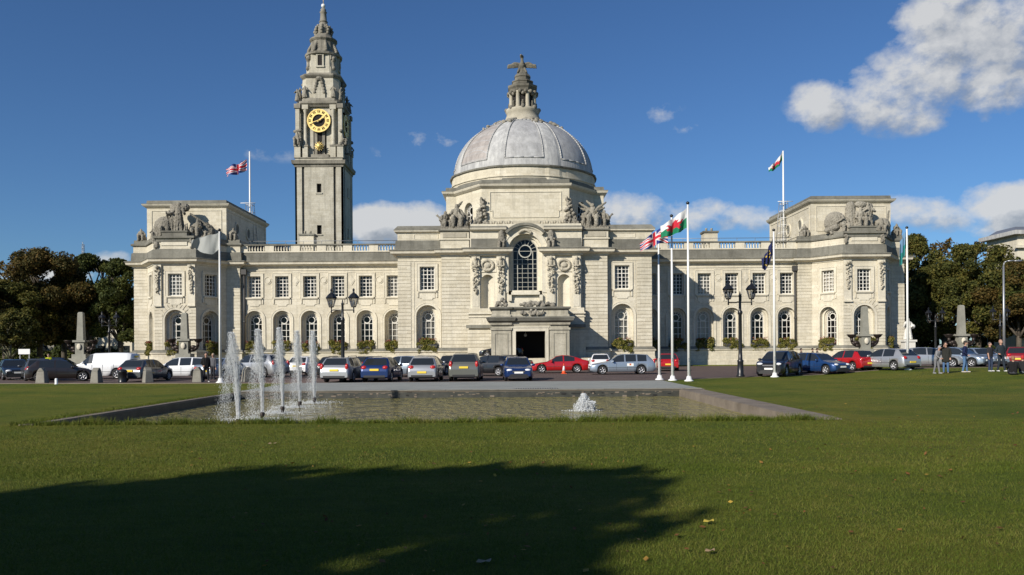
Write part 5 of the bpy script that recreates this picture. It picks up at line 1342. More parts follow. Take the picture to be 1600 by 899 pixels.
def place_copy(src, loc, rz, sc, label, leafm=None, group=None):
    c = copy_tree(src); c.location = loc; c.rotation_euler = (0,0,rz); c.scale = (sc[0],sc[0],sc[1]); c['label'] = label
    if group: c['group'] = group
    if leafm:
        for ch in kids(c):
            if ch.name.startswith('crown'):
                ch.data = ch.data.copy(); ch.data.materials.clear(); ch.data.materials.append(leafm)
    return c
D0 = 96
T1 = make_tree('broadleaf_tree', 14.5, 6.2, M['leaf_brown'], 1, 'brown autumn tree with broad crown left of the tall green tree', loc=(fx(62,500,D0),D0,0), n=44000, size=0.165)
T2 = make_tree('broadleaf_tree', 14.6, 5.0, M['leaf_green'], 2, 'tall dark green tree with a rounded top behind the left obelisk', loc=(fx(137,500,102),102,0), n=44000, size=0.165)
place_copy(T2, (fx(188,500,98),98,0), 2.1, (0.92,0.92), 'dark green tree touching the left corner of the hall')
place_copy(T1, (fx(8,500,92),92,0), 1.3, (0.9,0.72), 'lowest dark tree at the left edge of the photo', M['leaf_olive'])
place_copy(T2, (fx(100,500,108),108,0), 0.7, (1.0,0.86), 'dark tree filling the gap between the brown and the tall green tree', M['leaf_brown'])
place_copy(T1, (fx(-60,500,90),90,0), 2.6, (1.0,0.8), 'dark brown tree just outside the left edge of the photo')
T3 = make_tree('small_tree', 6.0, 2.6, M['leaf_olive'], 5, 'small tree with a pale forked trunk at the far left', loc=(fx(16,560,78),78,0), n=5000, size=0.16, trunk_h=1.3, bark=M['greenbark'], crown_z0=0.5)
# right side
T4 = make_tree('broadleaf_tree', 14.6, 6.4, M['leaf_olive'], 8, 'large olive and brown tree in the middle of the right-hand trees', loc=(fx(1528,500,97),97,0), n=48000, size=0.165)
place_copy(T2, (fx(1432,500,102),102,0), 0.3, (0.95,1.12), 'yellowing tree next to the right corner of the hall', M['leaf_olive'])
place_copy(T4, (fx(1592,500,92),92,0), 1.9, (0.8,0.80), 'brown tree at the right edge in front of the pale building', M['leaf_brown'])
place_copy(T1, (fx(1475,500,99),99,0), 3.6, (0.85,0.84), 'lower golden tree between the corner tree and the large tree', M['leaf_olive'])
place_copy(T4, (fx(1660,500,90),90,0), 0.9, (1.0,0.85), 'green tree just beyond the right edge of the photo', M['leaf_green'])
T5 = make_tree('thin_autumn_tree', 17.6, 2.2, M['leaf_yellow'], 12, 'thin nearly bare tree with pale yellow leaves standing above the right-hand trees', loc=(fx(1483,400,116),116,0), n=1500, size=0.20, crown_z0=0.6, depth=4)
place_copy(T5, (fx(1462,400,118),118,0), 2.0, (1.0,0.98), 'second thin bare tree just left of the pale yellow one')
place_copy(T5, (fx(2,400,112),112,0), 1.0, (1.0,0.84), 'bare thin treetop showing at the far left edge')
# trees behind the photographer; their shadow lies over the near lawn
SB = make_tree('broadleaf_tree', 12.4, 5.2, M['leaf_green'], 15, 'tall leafy tree standing behind the viewpoint on the left', loc=(-15.1,-6.2,0), n=9500, size=0.26, group='trees behind the viewpoint')
place_copy(SB, (-19.4,-7.6,0), 0.5, (1.05,0.99), 'leafy tree behind the viewpoint between the first and the farthest')
place_copy(SB, (-25.5,-9.9,0), 1.2, (1.1,1.0), 'leafy tree behind the viewpoint farther left than the first')
place_copy(SB, (-17.2,-7.0,0), 4.4, (0.95,0.97), 'leafy tree behind the viewpoint in the second row')
place_copy(SB, (-12.4,-9.8,0), 2.4, (1.0,0.85), 'leafy tree behind the viewpoint farther back than the first')
place_copy(SB, (-18.5,-17.5,0), 3.4, (1.1,0.95), 'rearmost leafy tree behind the viewpoint')

# ---- window boxes
def box_mesh(seed, w=1.9, h=1.05):
    rg = random.Random(seed); cs = [(rg.uniform(-w/2,w/2)*0.86, rg.uniform(-0.12,0.12), rg.uniform(-h*0.75,h*0.42), rg.uniform(0.20,0.34)) for i in range(34)]
    return leaf_cloud(cs, 5200, 0.07, seed, 1.0, 0.2)
def petals(seed, w=1.9, n=300):
    rg = random.Random(seed); cs = [(rg.uniform(-w/2,w/2)*0.85, rg.uniform(-0.2,0.08), rg.uniform(0.30,0.58), 0.12) for i in range(16)]
    return leaf_cloud(cs, n, 0.05, seed, 1.0, 0.5)
fb0 = None
def flower_box(x, y, label, seed, sc=1.0, red=1.0, rz=0.0):
    global fb0
    r = empty('window_box', (x,y,2.42), rz, label, 'window box', 'planted boxes along the window ledges'); r.scale = (sc*1.06,1,1)
    t = MB(); t.box(-0.85,0.85,-0.14,0.14,-0.30,0.0,M['pipe']); t.build('trough', r)
    quads_obj('foliage', box_mesh(seed), M['leaf_box'], r); quads_obj('flowers', petals(seed+50, n=int(60+260*red)), M['petal'], r)
ordw = ['first','second','third','fourth','fifth','sixth']
for i, x in enumerate(L_WIN): flower_box(x, FW-0.12, f'trailing green window box under the {ordw[i]} arched window of the left wing from the left', 100+i, 1, [0.6,1.0,0.7,0.5,0.35,0.5][i])
for i, x in enumerate(R_WIN): flower_box(x, FW-0.12, f'trailing green window box under the {ordw[i]} arched window of the right wing from the right', 120+i, 1, [0.25,0.3,0.35,1.0,0.4,0.4][i])
flower_box(wxl, YO-0.15, 'rusty red and green window box left of the entrance on the central block', 140, 1.02, 0.9)
flower_box(wxr, YO-0.15, 'olive green window box right of the entrance on the central block', 141, 0.95, 0.15)
for c, w, b in ((CLx,'left',0.9),(CRx,'right',0.3)):
    an = math.atan2(Y_P-Y_F, HC-HF); mx, my = (HC+HF)/2, (Y_P+Y_F)/2
    flower_box(c, Y_F-0.15, f'window box at the front face of the {w} end pavilion', 150+int(c), 1.0, b)
    flower_box(c-mx-0.12*math.sin(an)-0.05, my-0.15, f'window box on the left slanting face of the {w} end pavilion', 160+int(c), 0.9, 1.0 if w == 'left' else 0.3, -an)
    flower_box(c+mx+0.12*math.sin(an)+0.05, my-0.15, f'window box on the right slanting face of the {w} end pavilion', 170+int(c), 0.9, b*0.4, an)

# ---- grass
def blades(n, xf, y0, y1, h, w, seed, power=1.0, lim=None):
    g = np.random.default_rng(seed); y = y0+(y1-y0)*g.random(n)**power; x = (g.random(n)*2-1)*xf*y
    if lim is not None: x = lim[0]+(lim[1]-lim[0])*g.random(n)
    a = g.random(n)*np.pi; hh = h*(0.4+0.9*g.random(n)); ww = w*(0.6+0.8*g.random(n)); lx = g.normal(size=n)*h*0.55; ly = g.normal(size=n)*h*0.55
    z = np.zeros(n)
    p0 = np.stack([x-np.cos(a)*ww, y-np.sin(a)*ww, z-0.004], 1); p1 = np.stack([x+np.cos(a)*ww, y+np.sin(a)*ww, z-0.004], 1); p2 = np.stack([x+lx, y+ly, hh], 1)
    return np.stack([p0,p1,p2],1).reshape(-1,3)
V = np.concatenate([blades(210000, 0.68, 5.3, 12.5, 0.030, 0.0030, 1, 1.25), blades(90000, 0.68, 11.5, 19.8, 0.035, 0.0055, 2, 1.1)])
tag(quads_obj('grass', V, M['hay'], None, tris=True), 'short mown grass blades over the near lawn', 'grass', kind='stuff')
V = np.concatenate([blades(9000, 0, PY0-0.30, PY0+0.12, 0.10, 0.008, 3, 1, (PX0-0.3, PX1+0.9)), blades(6000, 0, PY0-0.2, PY1, 0.10, 0.012, 4, 1, (PX0-0.62, PX0-0.22))])
g = np.random.default_rng(9); cx = g.uniform(PX0, PX1+0.3, 60)
V2 = [blades(110, 0, PY0-0.22, PY0+0.10, g.uniform(0.10,0.22), 0.008, 50+i, 1, (c-0.22, c+0.22)) for i, c in enumerate(cx)]
tag(quads_obj('grass_fringe', np.concatenate([V]+V2), M['hay'], None, tris=True), 'ragged uncut grass along the near and left edges of the pool', 'grass', kind='stuff')
g = np.random.default_rng(5); n = 620; y = 5.4+20*g.random(n)**1.3; x = g.uniform(-0.5,0.68,n)*y+1.2
P = np.stack([x,y,np.full(n,0.035)],1); keep = ~((P[:,0] > PX0) & (P[:,0] < PX1+1) & (P[:,1] > PY0)); P = P[keep]; n = len(P)
a = g.normal(size=(n,3))*np.array([1,1,0.25]); a /= np.linalg.norm(a,axis=1)[:,None]; b = np.cross(a, np.array([0,0,1.0])+g.normal(size=(n,3))*0.3); b /= np.linalg.norm(b,axis=1)[:,None]
s = (0.018+0.03*g.random(n)**2)[:,None]; Q = np.stack([P-a*s, P-b*s*0.6, P+a*s, P+b*s*0.6],1).reshape(-1,3)
tag(quads_obj('fallen_leaves', Q, M['deadleaf']), 'scattered brown and yellow fallen leaves on the lawn', 'leaves', kind='stuff')
# the few large single leaves in the foreground
for px_, py_, s_, lb in ((1108,820,0.07,'single bright yellow fallen leaf on the right of the near lawn'),(757,884,0.075,'pale brown fallen leaf near the bottom edge in the shade'),(426,696,0.09,'pale fallen leaf on the sunny grass just in front of the pool'),(1110,867,0.055,'curled brown fallen leaf in the lower right grass')):
    d = gd(px_,py_); X_ = fx(px_,py_,d); mb = MB(); n = 9
    mb.add([(0,0,0.012)]+[(s_*math.cos(2*PI*i/n)*(1 if i%2 else 0.72), s_*0.8*math.sin(2*PI*i/n)*(1 if i%2 else 0.72), 0.012*math.sin(i*2)+0.012) for i in range(n)], [(0,1+i,1+(i+1)%n) for i in range(n)], simple('leaf_'+('yellow' if 'yellow' in lb else 'pale'), (0.55,0.42,0.06) if 'yellow' in lb else (0.32,0.22,0.12), 0.7), True)
    o = mb.build('fallen_leaf'); o.location = (X_,d,0.03); tag(o, lb, 'leaf')
# ------------------------------------------------------------------ cars
PAINT = {}
def paint(name, col, metal=0.0, rough=0.28):
    if name not in PAINT: PAINT[name] = simple('paint_'+name, col, rough, metal, 0.5, 0.7)
    return PAINT[name]
M['carglass'] = simple('car_window_glass', (0.020,0.024,0.027), 0.06, 0, 0.8)
M['red_lens'] = simple('red_lamp_lens', (0.42,0.02,0.02), 0.2); M['clear_lens'] = simple('clear_lamp_lens', (0.72,0.74,0.76), 0.15)
M['plate_y'] = simple('yellow_number_plate', (0.75,0.55,0.05), 0.5); M['plate_w'] = simple('white_number_plate', (0.78,0.78,0.74), 0.5)
M['rim'] = simple('alloy_rim', (0.5,0.5,0.52), 0.35, 0.7); M['trimblack'] = simple('black_car_plastic', (0.02,0.02,0.022), 0.6)
# profile key points, as fractions of length, x=0 front .. 1 rear : (x, roof/hood height, belt height, plan half-width factor)
BODY = {
 'hatch':  dict(L=4.1, W=1.73, H=1.46, top=[(0,0.62),(0.03,0.72),(0.10,0.80),(0.24,0.92),(0.27,0.95),(0.42,1.37),(0.50,1.44),(0.68,1.46),(0.84,1.40),(0.955,0.98),(0.985,0.90),(1.0,0.62)], belt=(0.86,0.96), ws=(0.275,0.42), rw=(0.85,0.955), pil=[(0.33,0.57),(0.59,0.80)], wheels=(0.18,0.80)),
 'estate': dict(L=4.7, W=1.78, H=1.49, top=[(0,0.60),(0.03,0.72),(0.12,0.80),(0.26,0.92),(0.285,0.95),(0.42,1.38),(0.50,1.46),(0.70,1.47),(0.88,1.42),(0.965,1.0),(0.99,0.88),(1.0,0.6)], belt=(0.86,0.96), ws=(0.29,0.42), rw=(0.885,0.962), pil=[(0.34,0.52),(0.54,0.70),(0.72,0.86)], wheels=(0.19,0.78)),
 'coupe':  dict(L=4.55, W=1.82, H=1.40, top=[(0,0.55),(0.03,0.68),(0.12,0.77),(0.28,0.88),(0.30,0.90),(0.44,1.32),(0.54,1.39),(0.64,1.38),(0.78,1.22),(0.90,1.04),(0.98,0.97),(1.0,0.62)], belt=(0.83,0.95), ws=(0.305,0.44), rw=(0.70,0.88), pil=[(0.36,0.55),(0.57,0.75)], wheels=(0.19,0.79)),
 'saloon': dict(L=4.6, W=1.76, H=1.43, top=[(0,0.58),(0.03,0.70),(0.12,0.80),(0.27,0.91),(0.29,0.93),(0.42,1.35),(0.50,1.42),(0.66,1.40),(0.80,1.02),(0.84,0.99),(0.97,0.98),(1.0,0.62)], belt=(0.85,0.95), ws=(0.295,0.42), rw=(0.68,0.80), pil=[(0.345,0.52),(0.54,0.72)], wheels=(0.19,0.80)),
 'suv':    dict(L=4.45, W=1.84, H=1.66, top=[(0,0.75),(0.03,0.88),(0.11,0.98),(0.24,1.06),(0.26,1.09),(0.38,1.55),(0.46,1.64),(0.70,1.66),(0.87,1.58),(0.955,1.12),(0.985,1.0),(1.0,0.7)], belt=(1.0,1.10), ws=(0.265,0.38), rw=(0.875,0.952), pil=[(0.30,0.50),(0.52,0.69),(0.71,0.84)], wheels=(0.18,0.80)),
 'van':    dict(L=4.45, W=1.82, H=1.82, top=[(0,0.72),(0.03,0.86),(0.10,0.96),(0.20,1.08),(0.215,1.12),(0.34,1.68),(0.42,1.79),(0.70,1.82),(0.93,1.80),(0.985,1.72),(0.992,1.0),(1.0,0.6)], belt=(1.04,1.12), ws=(0.22,0.34), rw=None, pil=[(0.25,0.40)], wheels=(0.19,0.78)),
}
def lerpk(keys, x):
    for (a, p), (b, q) in zip(keys[:-1], keys[1:]):
        if a <= x <= b: t = (x-a)/(b-a) if b > a else 0; return p+(q-p)*t
    return keys[-1][1]
def car(kind, pm, label, x, y, heading, cat='car', group='cars parked in front of the hall', roofbars=False, roofmat=None, z=None, decal=False, scale=1.0):
    B = BODY[kind]; L, W = B['L'], B['W']; hw = W/2; wr = 0.32 if kind not in ('suv','van') else 0.35
    root = empty('parked_car' if kind != 'van' else 'parked_van', (x,y,(ground(x,y)+0.008) if z is None else z), heading, label, cat, group)
    root.scale = (scale,)*3
    X_ = lambda f: L/2-f*L      # +x is the front
    st = set([0,0.01,0.03,0.06,0.10,0.14,0.5,0.6,0.65,0.7,0.9,0.94,0.97,0.985,1.0]) | {k for k,_ in B['top']} | set(B['ws']) | set(B['rw'] or ())
    for p, q in B['pil']: st |= {p, q}
    for w in B['wheels']:
        for k in range(-6, 7): st.add(round(w+(wr+0.06)*math.sin(k*PI/12)/L, 4))
    st = sorted(s for s in st if 0 <= s <= 1)
    zs_sill = 0.20; ring = []
    for s in st:
        top = lerpk(B['top'], s); belt = B['belt'][0]+(B['belt'][1]-B['belt'][0])*s
        pw = 1-0.20*max(0,(0.10-s)/0.10)**1.8-0.10*max(0,(s-0.92)/0.08)**2
        h = hw*pw; zb = zs_sill+0.08*max(0,(0.06-s)/0.06)+0.10*max(0,(s-0.95)/0.05)
        for w in B['wheels']:
            d = abs(s-w)*L
            if d < wr+0.06: zb = max(zb, wr+math.sqrt(max(0,(wr+0.06)**2-d*d)))
        cab = top > belt+0.06
        bl = min(belt, top-0.02)
        rh = h*(0.985-0.26*min(1, max(0,(top-belt))/0.50)) if cab else h*0.88
        zm = max(zb+0.02, 0.55*bl) if zb < 0.5*bl else zb+0.02
        P = [(h*0.90, zb-0.0), (h*0.985, zb+0.03), (h, max(zm, zb+0.04)), (h*0.985, max(bl-0.10, zb+0.05)), (h*0.955, bl), (rh, top-0.045 if cab else top-0.02), (rh*0.86, top-0.006), (0, top)]
        ring.append([(X_(s), yy, zz) for yy, zz in P]+[(X_(s), -yy, zz) for yy, zz in P[-2::-1]])
    parts = {k: MB() for k in ('body','windscreen','rear_window','sideL','sideR')}
    nP = len(ring[0])
    vall = [v for r in ring for v in r]
    def addq(key, m, i, q):
        parts[key].add([ring[i][q], ring[i+1][q], ring[i+1][q+1], ring[i][q+1]], [(0,1,2,3)], m, True)
    bodyv = MB(); bodyv.v = list(vall); mi = bodyv.mi(pm)
    for i in range(len(st)-1):
        s = (st[i]+st[i+1])/2
        for q in range(nP-1):
            inws = B['ws'][0] <= s <= B['ws'][1]; inrw = B['rw'] and B['rw'][0] <= s <= B['rw'][1]
            inpil = any(a <= s <= b for a, b in B['pil'])
            topface = q in (6,7); roofedge = q in (5,8); side = q in (4,9)
            if inws and topface: addq('windscreen', M['carglass'], i, q); continue
            if inrw and topface: addq('rear_window', M['carglass'], i, q); continue
            if inpil and side: addq('sideL' if q == 4 else 'sideR', M['carglass'], i, q); continue
            bodyv.f.append((i*nP+q,(i+1)*nP+q,(i+1)*nP+q+1,i*nP+q+1))
            mm = pm if not (roofmat and (topface or roofedge) and B['ws'][1] <= s <= (B['rw'][0] if B['rw'] else 1)) else roofmat
            bodyv.m.append(bodyv.mi(mm)); bodyv.sm.append(True)
    for i in (0, len(st)-1):
        bodyv.f.append(tuple(i*nP+q for q in (range(nP) if i else range(nP-1,-1,-1)))); bodyv.m.append(mi); bodyv.sm.append(False)
    # floor and lower black trim
    bodyv.box(-L/2+0.12, L/2-0.12, -hw*0.62, hw*0.62, 0.20, 0.34, M['trimblack'])
    bodyv.box(L/2-0.16, L/2+0.01, -hw*0.68, hw*0.68, 0.20, 0.34, M['trimblack']); bodyv.box(-L/2-0.005, -L/2+0.12, -hw*0.72, hw*0.72, 0.28, 0.40, M['trimblack'])
    for s in (-1, 1): bodyv.box(X_(0.62)-0.5, X_(0.30)+0.2, s*hw*0.985-0.012, s*hw*0.985+0.014, 0.50, 0.525, M['trimblack'])
    for f in (0.40, 0.565, 0.735 if kind != 'coupe' else 0.70):     # door shut lines
        for s in (-1, 1): bodyv.box(X_(f)-0.006, X_(f)+0.006, s*(hw*1.001)-0.004, s*(hw*1.001)+0.003, 0.32, B['belt'][0]-0.02, M['trimblack'])
    me = bodyv.build('body', root)
    for k, nm in (('windscreen','windscreen'),('rear_window','rear_window'),('sideL','side_windows'),('sideR','side_windows')):
        if parts[k].f: parts[k].build(nm, root)
    # mirrors, lamps, grille, plates
    zbel = B['belt'][0]; fr_ = B['top'][1][1]; rr_ = lerpk(B['top'],0.985)
    for s in (-1, 1):
        m = MB(); xm = X_(B['ws'][0]+0.055); m.ball((xm, s*(hw+0.10), zbel+0.09), 0.11, pm, 10, (0.7,1.05,0.75)); m.box(xm-0.03, xm+0.03, min(s*(hw-0.08),s*(hw+0.06)), max(s*(hw-0.08),s*(hw+0.06)), zbel+0.02, zbel+0.06, M['trimblack']); m.build('mirror', root)
        l = MB(); l.ball((L/2-0.13, s*hw*0.63, fr_-0.07), 0.16, M['clear_lens'], 12, (0.85,1.25,0.55)); l.build('headlight', root)
        t = MB()
        if kind in ('estate','van','suv'): t.ball((-L/2+0.12, s*hw*0.82, (rr_-0.02) if kind != 'van' else 1.0), 0.15, M['red_lens'], 12, (0.75,0.75,1.45 if kind != 'van' else 1.7))
        else: t.ball((-L/2+0.12, s*hw*0.72, rr_-0.06), 0.16, M['red_lens'], 12, (0.85,1.15,0.75))
        t.build('tail_light', root)
    g = MB(); g.box(L/2-0.03, L/2+0.012, -hw*0.42, hw*0.42, fr_-0.22, fr_-0.09, M['trimblack']); g.box(L/2-0.03, L/2+0.018, -hw*0.42, hw*0.42, fr_-0.165, fr_-0.148, M['rim'])
    g.box(L/2-0.04, L/2+0.012, -hw*0.58, hw*0.58, 0.30, 0.42, M['trimblack']); g.build('grille', root)
    p = MB(); p.box(L/2+0.0, L/2+0.028, -0.26, 0.26, 0.46, 0.57, M['plate_w']); p.build('number_plate', root)
    p = MB(); zp = (rr_-0.24) if kind in ('suv','estate','van') or len(label) % 2 else 0.50; p.box(-L/2-0.03, -L/2+0.02, -0.26, 0.26, zp, zp+0.12, M['plate_y']); p.build('number_plate', root)
    for w in B['wheels']:
        for s in (-1, 1):
            wx, wy = X_(w), s*(hw-0.12); wb = MB()
            pr = [(wr-0.10,-0.10),(wr-0.02,-0.10),(wr,-0.07),(wr,0.07),(wr-0.02,0.10),(wr-0.10,0.10)]
            n = 20; vs = []; fs = []
            for r, yy in pr:
                for i in range(n): vs.append((wx+r*math.cos(2*PI*i/n), wy+yy, wr+r*math.sin(2*PI*i/n)))
            for j in range(len(pr)-1):
                for i in range(n): fs.append((j*n+i,j*n+(i+1)%n,(j+1)*n+(i+1)%n,(j+1)*n+i))
            wb.add(vs, fs, M['blackmat'], True); wo = wb.build('wheel', root)
            rb = MB(); yo = wy+s*0.085
            def disc(r, y0, y1, m, n=18):
                rb.tube((wx,y0,wr),(wx,y1,wr),r,r,m,n,False)
            disc(wr-0.10, wy-0.06, wy+0.06, M['trimblack'])
            for i in range(5):
                a = 2*PI*i/5+0.3; rb.tube((wx+0.03*math.cos(a), yo-s*0.015, wr+0.03*math.sin(a)), (wx+(wr-0.11)*math.cos(a), yo-s*0.02, wr+(wr-0.11)*math.sin(a)), 0.042, 0.030, M['rim'], 6)
            fr2_ = Fr(0, 0); vs = []; fs = []
            for k_, (r, yy) in enumerate(((wr-0.125,yo),(wr-0.09,yo),(wr-0.09,yo-s*0.05),(wr-0.125,yo-s*0.05))):
                for i in range(n): vs.append((wx+r*math.cos(2*PI*i/n), yy, wr+r*math.sin(2*PI*i/n)))
            for j in range(4):
                for i in range(n): fs.append((j*n+i,j*n+(i+1)%n,((j+1)%4)*n+(i+1)%n,((j+1)%4)*n+i))
            rb.add(vs, fs, M['rim'], True); rb.build('rim', wo)
    wl = MB()       # dark wheel housing
    for w in B['wheels']: wl.box(X_(w)-wr-0.02, X_(w)+wr+0.02, -hw+0.25, hw-0.25, 0.22, wr*2+0.02, M['trimblack'])
    wl.build('wheel_housing', root)
    if roofbars:
        b = MB()
        for s in (-1, 1): b.path([(X_(0.45),s*hw*0.66,B['H']-0.03),(X_(0.48),s*hw*0.66,B['H']+0.03),(X_(0.80),s*hw*0.66,B['H']+0.02),(X_(0.83),s*hw*0.66,B['H']-0.07)], 0.018, M['trimblack'])
        b.build('roof_bars', root)
    if decal:
        d = MB(); s = 1 if abs(heading) > 1.6 else -1; yy = s*(hw+0.004)
        d.box(X_(0.66), X_(0.56), yy-0.003, yy+0.003, 0.60, 0.80, M['plate_w']); d.box(X_(0.61)-0.06, X_(0.61)+0.06, yy-0.006, yy+0.006, 0.66, 0.78, paint('orange',(0.6,0.12,0.02))); d.build('door_sticker', root)
    return root
silver = paint('silver', (0.42,0.43,0.44), 0.55, 0.32); silverb = paint('silver_blue', (0.30,0.36,0.43), 0.5, 0.3); blue = paint('blue', (0.012,0.035,0.13), 0.3)
navy = paint('navy', (0.012,0.018,0.05), 0.2); red = paint('red', (0.36,0.010,0.012), 0.0, 0.22); black = paint('black', (0.012,0.013,0.016), 0.1); grey = paint('grey', (0.10,0.105,0.11), 0.4)
white = paint('car_white', (0.72,0.73,0.74)); bronze_g = paint('grey_green', (0.19,0.19,0.165), 0.5); brown = paint('dark_brown', (0.030,0.024,0.022), 0.2); dred = paint('dark_red', (0.20,0.010,0.015), 0.1)
bluea = paint('mid_blue', (0.016,0.055,0.17), 0.35)
def cp_(px, d): return fx(px, 575, d)
UP, DN, LF, RT = PI/2, -PI/2, PI, 0.0
def C(kind, pm, label, px, d, hd, **k): return car(kind, pm, label, cp_(px,d), d, hd, **k)
C('saloon', black, 'black saloon with a white front plate at the far left edge', 22, 56, -0.9)
C('hatch', navy, 'dark blue hatchback half hidden behind the far left obelisk cars', 95, 66, 0.2)
C('hatch', grey, 'small dark car with a red rear lamp in front of the far left trees', 58, 54, 2.2)
C('hatch', brown, 'dark brown hatchback between the first and second stone bollards', 97, 51.5, 0.40, scale=0.96)
C('van', white, 'plain white panel van, the only van', 164, 56.0, PI)
C('hatch', grey, 'dark grey hatchback with a yellow rear plate beside the white van', 229, 50.8, UP-0.10, scale=0.96)
C('estate', white, 'white estate car with dark alloy wheels left of the white flag', 284, 54.8, PI)
C('saloon', silverb, 'grey blue car partly behind the white flagpole on the left', 349, 55.0, UP-0.2)
C('suv', silver, 'silver car with tall red rear lamps behind the fountain jets', 403, 57.5, PI-0.45)
C('hatch', white, 'white hatchback seen between the two farthest fountain jets', 481, 62, UP-0.2)
C('hatch', black, 'black hatchback just behind the silver estate at the left lamp post', 527, 58, UP-0.1)
C('estate', silver, 'silver estate seen from behind at the foot of the left lamp post', 541, 48.0, UP-0.10, roofbars=True)
C('estate', paint('charcoal',(0.035,0.037,0.04),0.3), 'charcoal car between the silver estate and the blue hatchback', 586, 54.5, UP-0.5)
C('hatch', blue, 'blue hatchback seen from behind with a yellow plate', 598, 48.0, UP-0.08)
C('hatch', silverb, 'pale blue hatchback behind the blue one, facing left', 627, 56.0, PI-0.35)
C('hatch', silver, 'silver hatchback seen from behind with round red lamps', 666, 48.0, UP-0.02)
C('estate', silver, 'silver estate behind the hatchback with round red lamps', 668, 58.5, UP-0.35)
C('hatch', black, 'small black car between the two silver cars in the middle row', 706, 63, UP)
C('suv', bronze_g, 'grey green sport utility car seen from behind with a yellow plate', 729, 48.5, UP-0.02)
C('hatch', black, 'black hatchback with bright alloy wheels left of the entrance', 764, 56.5, PI-0.5)
C('saloon', navy, 'dark blue saloon in front of the left pier of the porch', 789, 67.0, PI-0.5)
C('hatch', blue, 'dark blue small car facing the viewer with a white plate', 808, 48.2, DN+0.04, scale=0.97)
C('coupe', red, 'bright red sloping-roof car parked side on before the entrance', 874, 62.5, PI)
C('hatch', white, 'white hatchback seen from behind right of the entrance', 938, 69, UP-0.1)
C('estate', silverb, 'silver blue estate parked side on with a sticker on its rear door', 971, 58.0, PI, decal=True)
C('hatch', red, 'small red car seen from behind between two white flagpoles', 1043, 67, UP-0.15)
C('suv', black, 'black sport utility car with a broad grille facing the viewer', 1218, 52.0, DN-0.62)
C('hatch', bluea, 'mid blue hatchback facing the viewer right of the black one', 1278, 54.5, DN+0.5)
C('hatch', red, 'small red hatchback with a black roof seen from behind', 1326, 56.5, UP+0.35, roofmat=black)
C('hatch', silver, 'silver hatchback seen from behind left of the rightmost flagpole', 1386, 54.5, UP+0.42)
C('hatch', silver, 'silver hatchback facing right behind the rightmost flagpole', 1452, 58.5, -0.25)
C('hatch', silverb, 'grey blue hatchback with a wide black grille behind the standing people', 1498, 59.0, DN+0.6)
C('coupe', silverb, 'silver blue car with a white plate facing the viewer behind the standing people', 1530, 60.5, DN+0.1)
C('hatch', dred, 'dark red hatchback at the far right edge', 1589, 61.0, UP-0.5)
C('estate', navy, 'dark car in the back row right of the hall corner', 1560, 72, 0.1)
C('saloon', grey, 'grey saloon in the back row behind the silver hatchbacks', 1442, 74, 0.0)
car('hatch', black, 'black car on the ramp with only its front left wheel showing beside the porch', fx(783,550,75.3), 75.3, PI, z=1.06)
tc = empty('traffic_cone', (fx(881,580,60.2),60.2,0.008), 0, 'orange and white traffic cone standing by the bright red car', 'traffic cone')
c = MB(); og = simple('cone_orange', (0.75,0.10,0.02), 0.6); c.box(-0.2,0.2,-0.2,0.2,0,0.03,og); c.lathe([(0.15,0.03),(0.12,0.22)],og,(0,0),16); c.lathe([(0.05,0.58),(0.02,0.78)],og,(0,0),16); c.build('cone', tc)
c = MB(); c.lathe([(0.121,0.22),(0.051,0.58)],M['white'],(0,0),16); c.build('reflective_band', tc)
# ------------------------------------------------------------------ lamp posts
def lamp_post(px, py, d, label, first=None, s=1.0, arm=0.92, mat=None):
    X_ = fx(px, py, d); gz = ground(X_, d)
    if first:
        c = copy_tree(first); c.location = (X_,d,gz); c['label'] = label; c.scale = (s,s,s); return c
    r = empty('street_lamp', (X_,d,gz), 0, label, 'lamp post', 'twin lantern lamp posts'); m = M['black']
    p = MB(); p.lathe([(0.24,0),(0.24,0.12),(0.19,0.18),(0.17,0.9),(0.20,0.98),(0.13,1.05),(0.11,1.5),(0.10,3.7),(0.14,3.78),(0.14,3.9),(0.08,3.98),(0.07,4.75),(0.10,4.82),(0.05,4.95),(0.02,5.1)], m, (0,0), 16); p.build('pole', r)
    a = MB(); a.tube((-arm*0.75,0,4.45),(arm*0.75,0,4.45),0.03,0.03,m,8)
    a.build('crossbar', r)
    for sg in (-1, 1):
        x = sg*arm*0.75; l = MB()
        l.tube((x,0,4.28),(x,0,4.62),0.045,0.04,m,8); l.lathe([(0.13,4.62),(0.16,4.66),(0.16,4.68)],m,(x,0),6); l.lathe([(0.33,5.18),(0.36,5.22),(0.20,5.42),(0.07,5.52),(0.05,5.64),(0.09,5.68),(0.02,5.80)],m,(x,0),6,False)
        for k in range(6):
            an = PI/3*k; l.tube((x+0.15*math.cos(an),0.15*math.sin(an),4.67),(x+0.31*math.cos(an),0.31*math.sin(an),5.2),0.014,0.014,m,4)
        lo = l.build('lantern', r); g = MB(); n = 6; vs = [(x+0.145*math.cos(PI/3*k),0.145*math.sin(PI/3*k),4.68) for k in range(6)]+[(x+0.305*math.cos(PI/3*k),0.305*math.sin(PI/3*k),5.19) for k in range(6)]
        g.add(vs, [(k,(k+1)%6,6+(k+1)%6,6+k) for k in range(6)], M['lampglass']); g.build('glass', lo, recalc=False)
        b = MB(); b.lathe([(0.03,4.7),(0.06,4.85),(0.05,5.0),(0.02,5.1)], M['white'], (x,0), 8); b.build('bulb', lo)
    return r
LP1 = lamp_post(536, 590, 47.0, 'black twin-lantern lamp post standing at the silver estate left of centre')
LP1.scale = (0.95,0.95,0.95)
lamp_post(1157, 589, 50.3, 'black twin-lantern lamp post on the lawn edge in front of the right wing', LP1, 1.06)
lamp_post(171, 560, 76, 'twin-lantern lamp post rising behind the white van', LP1, 0.99)
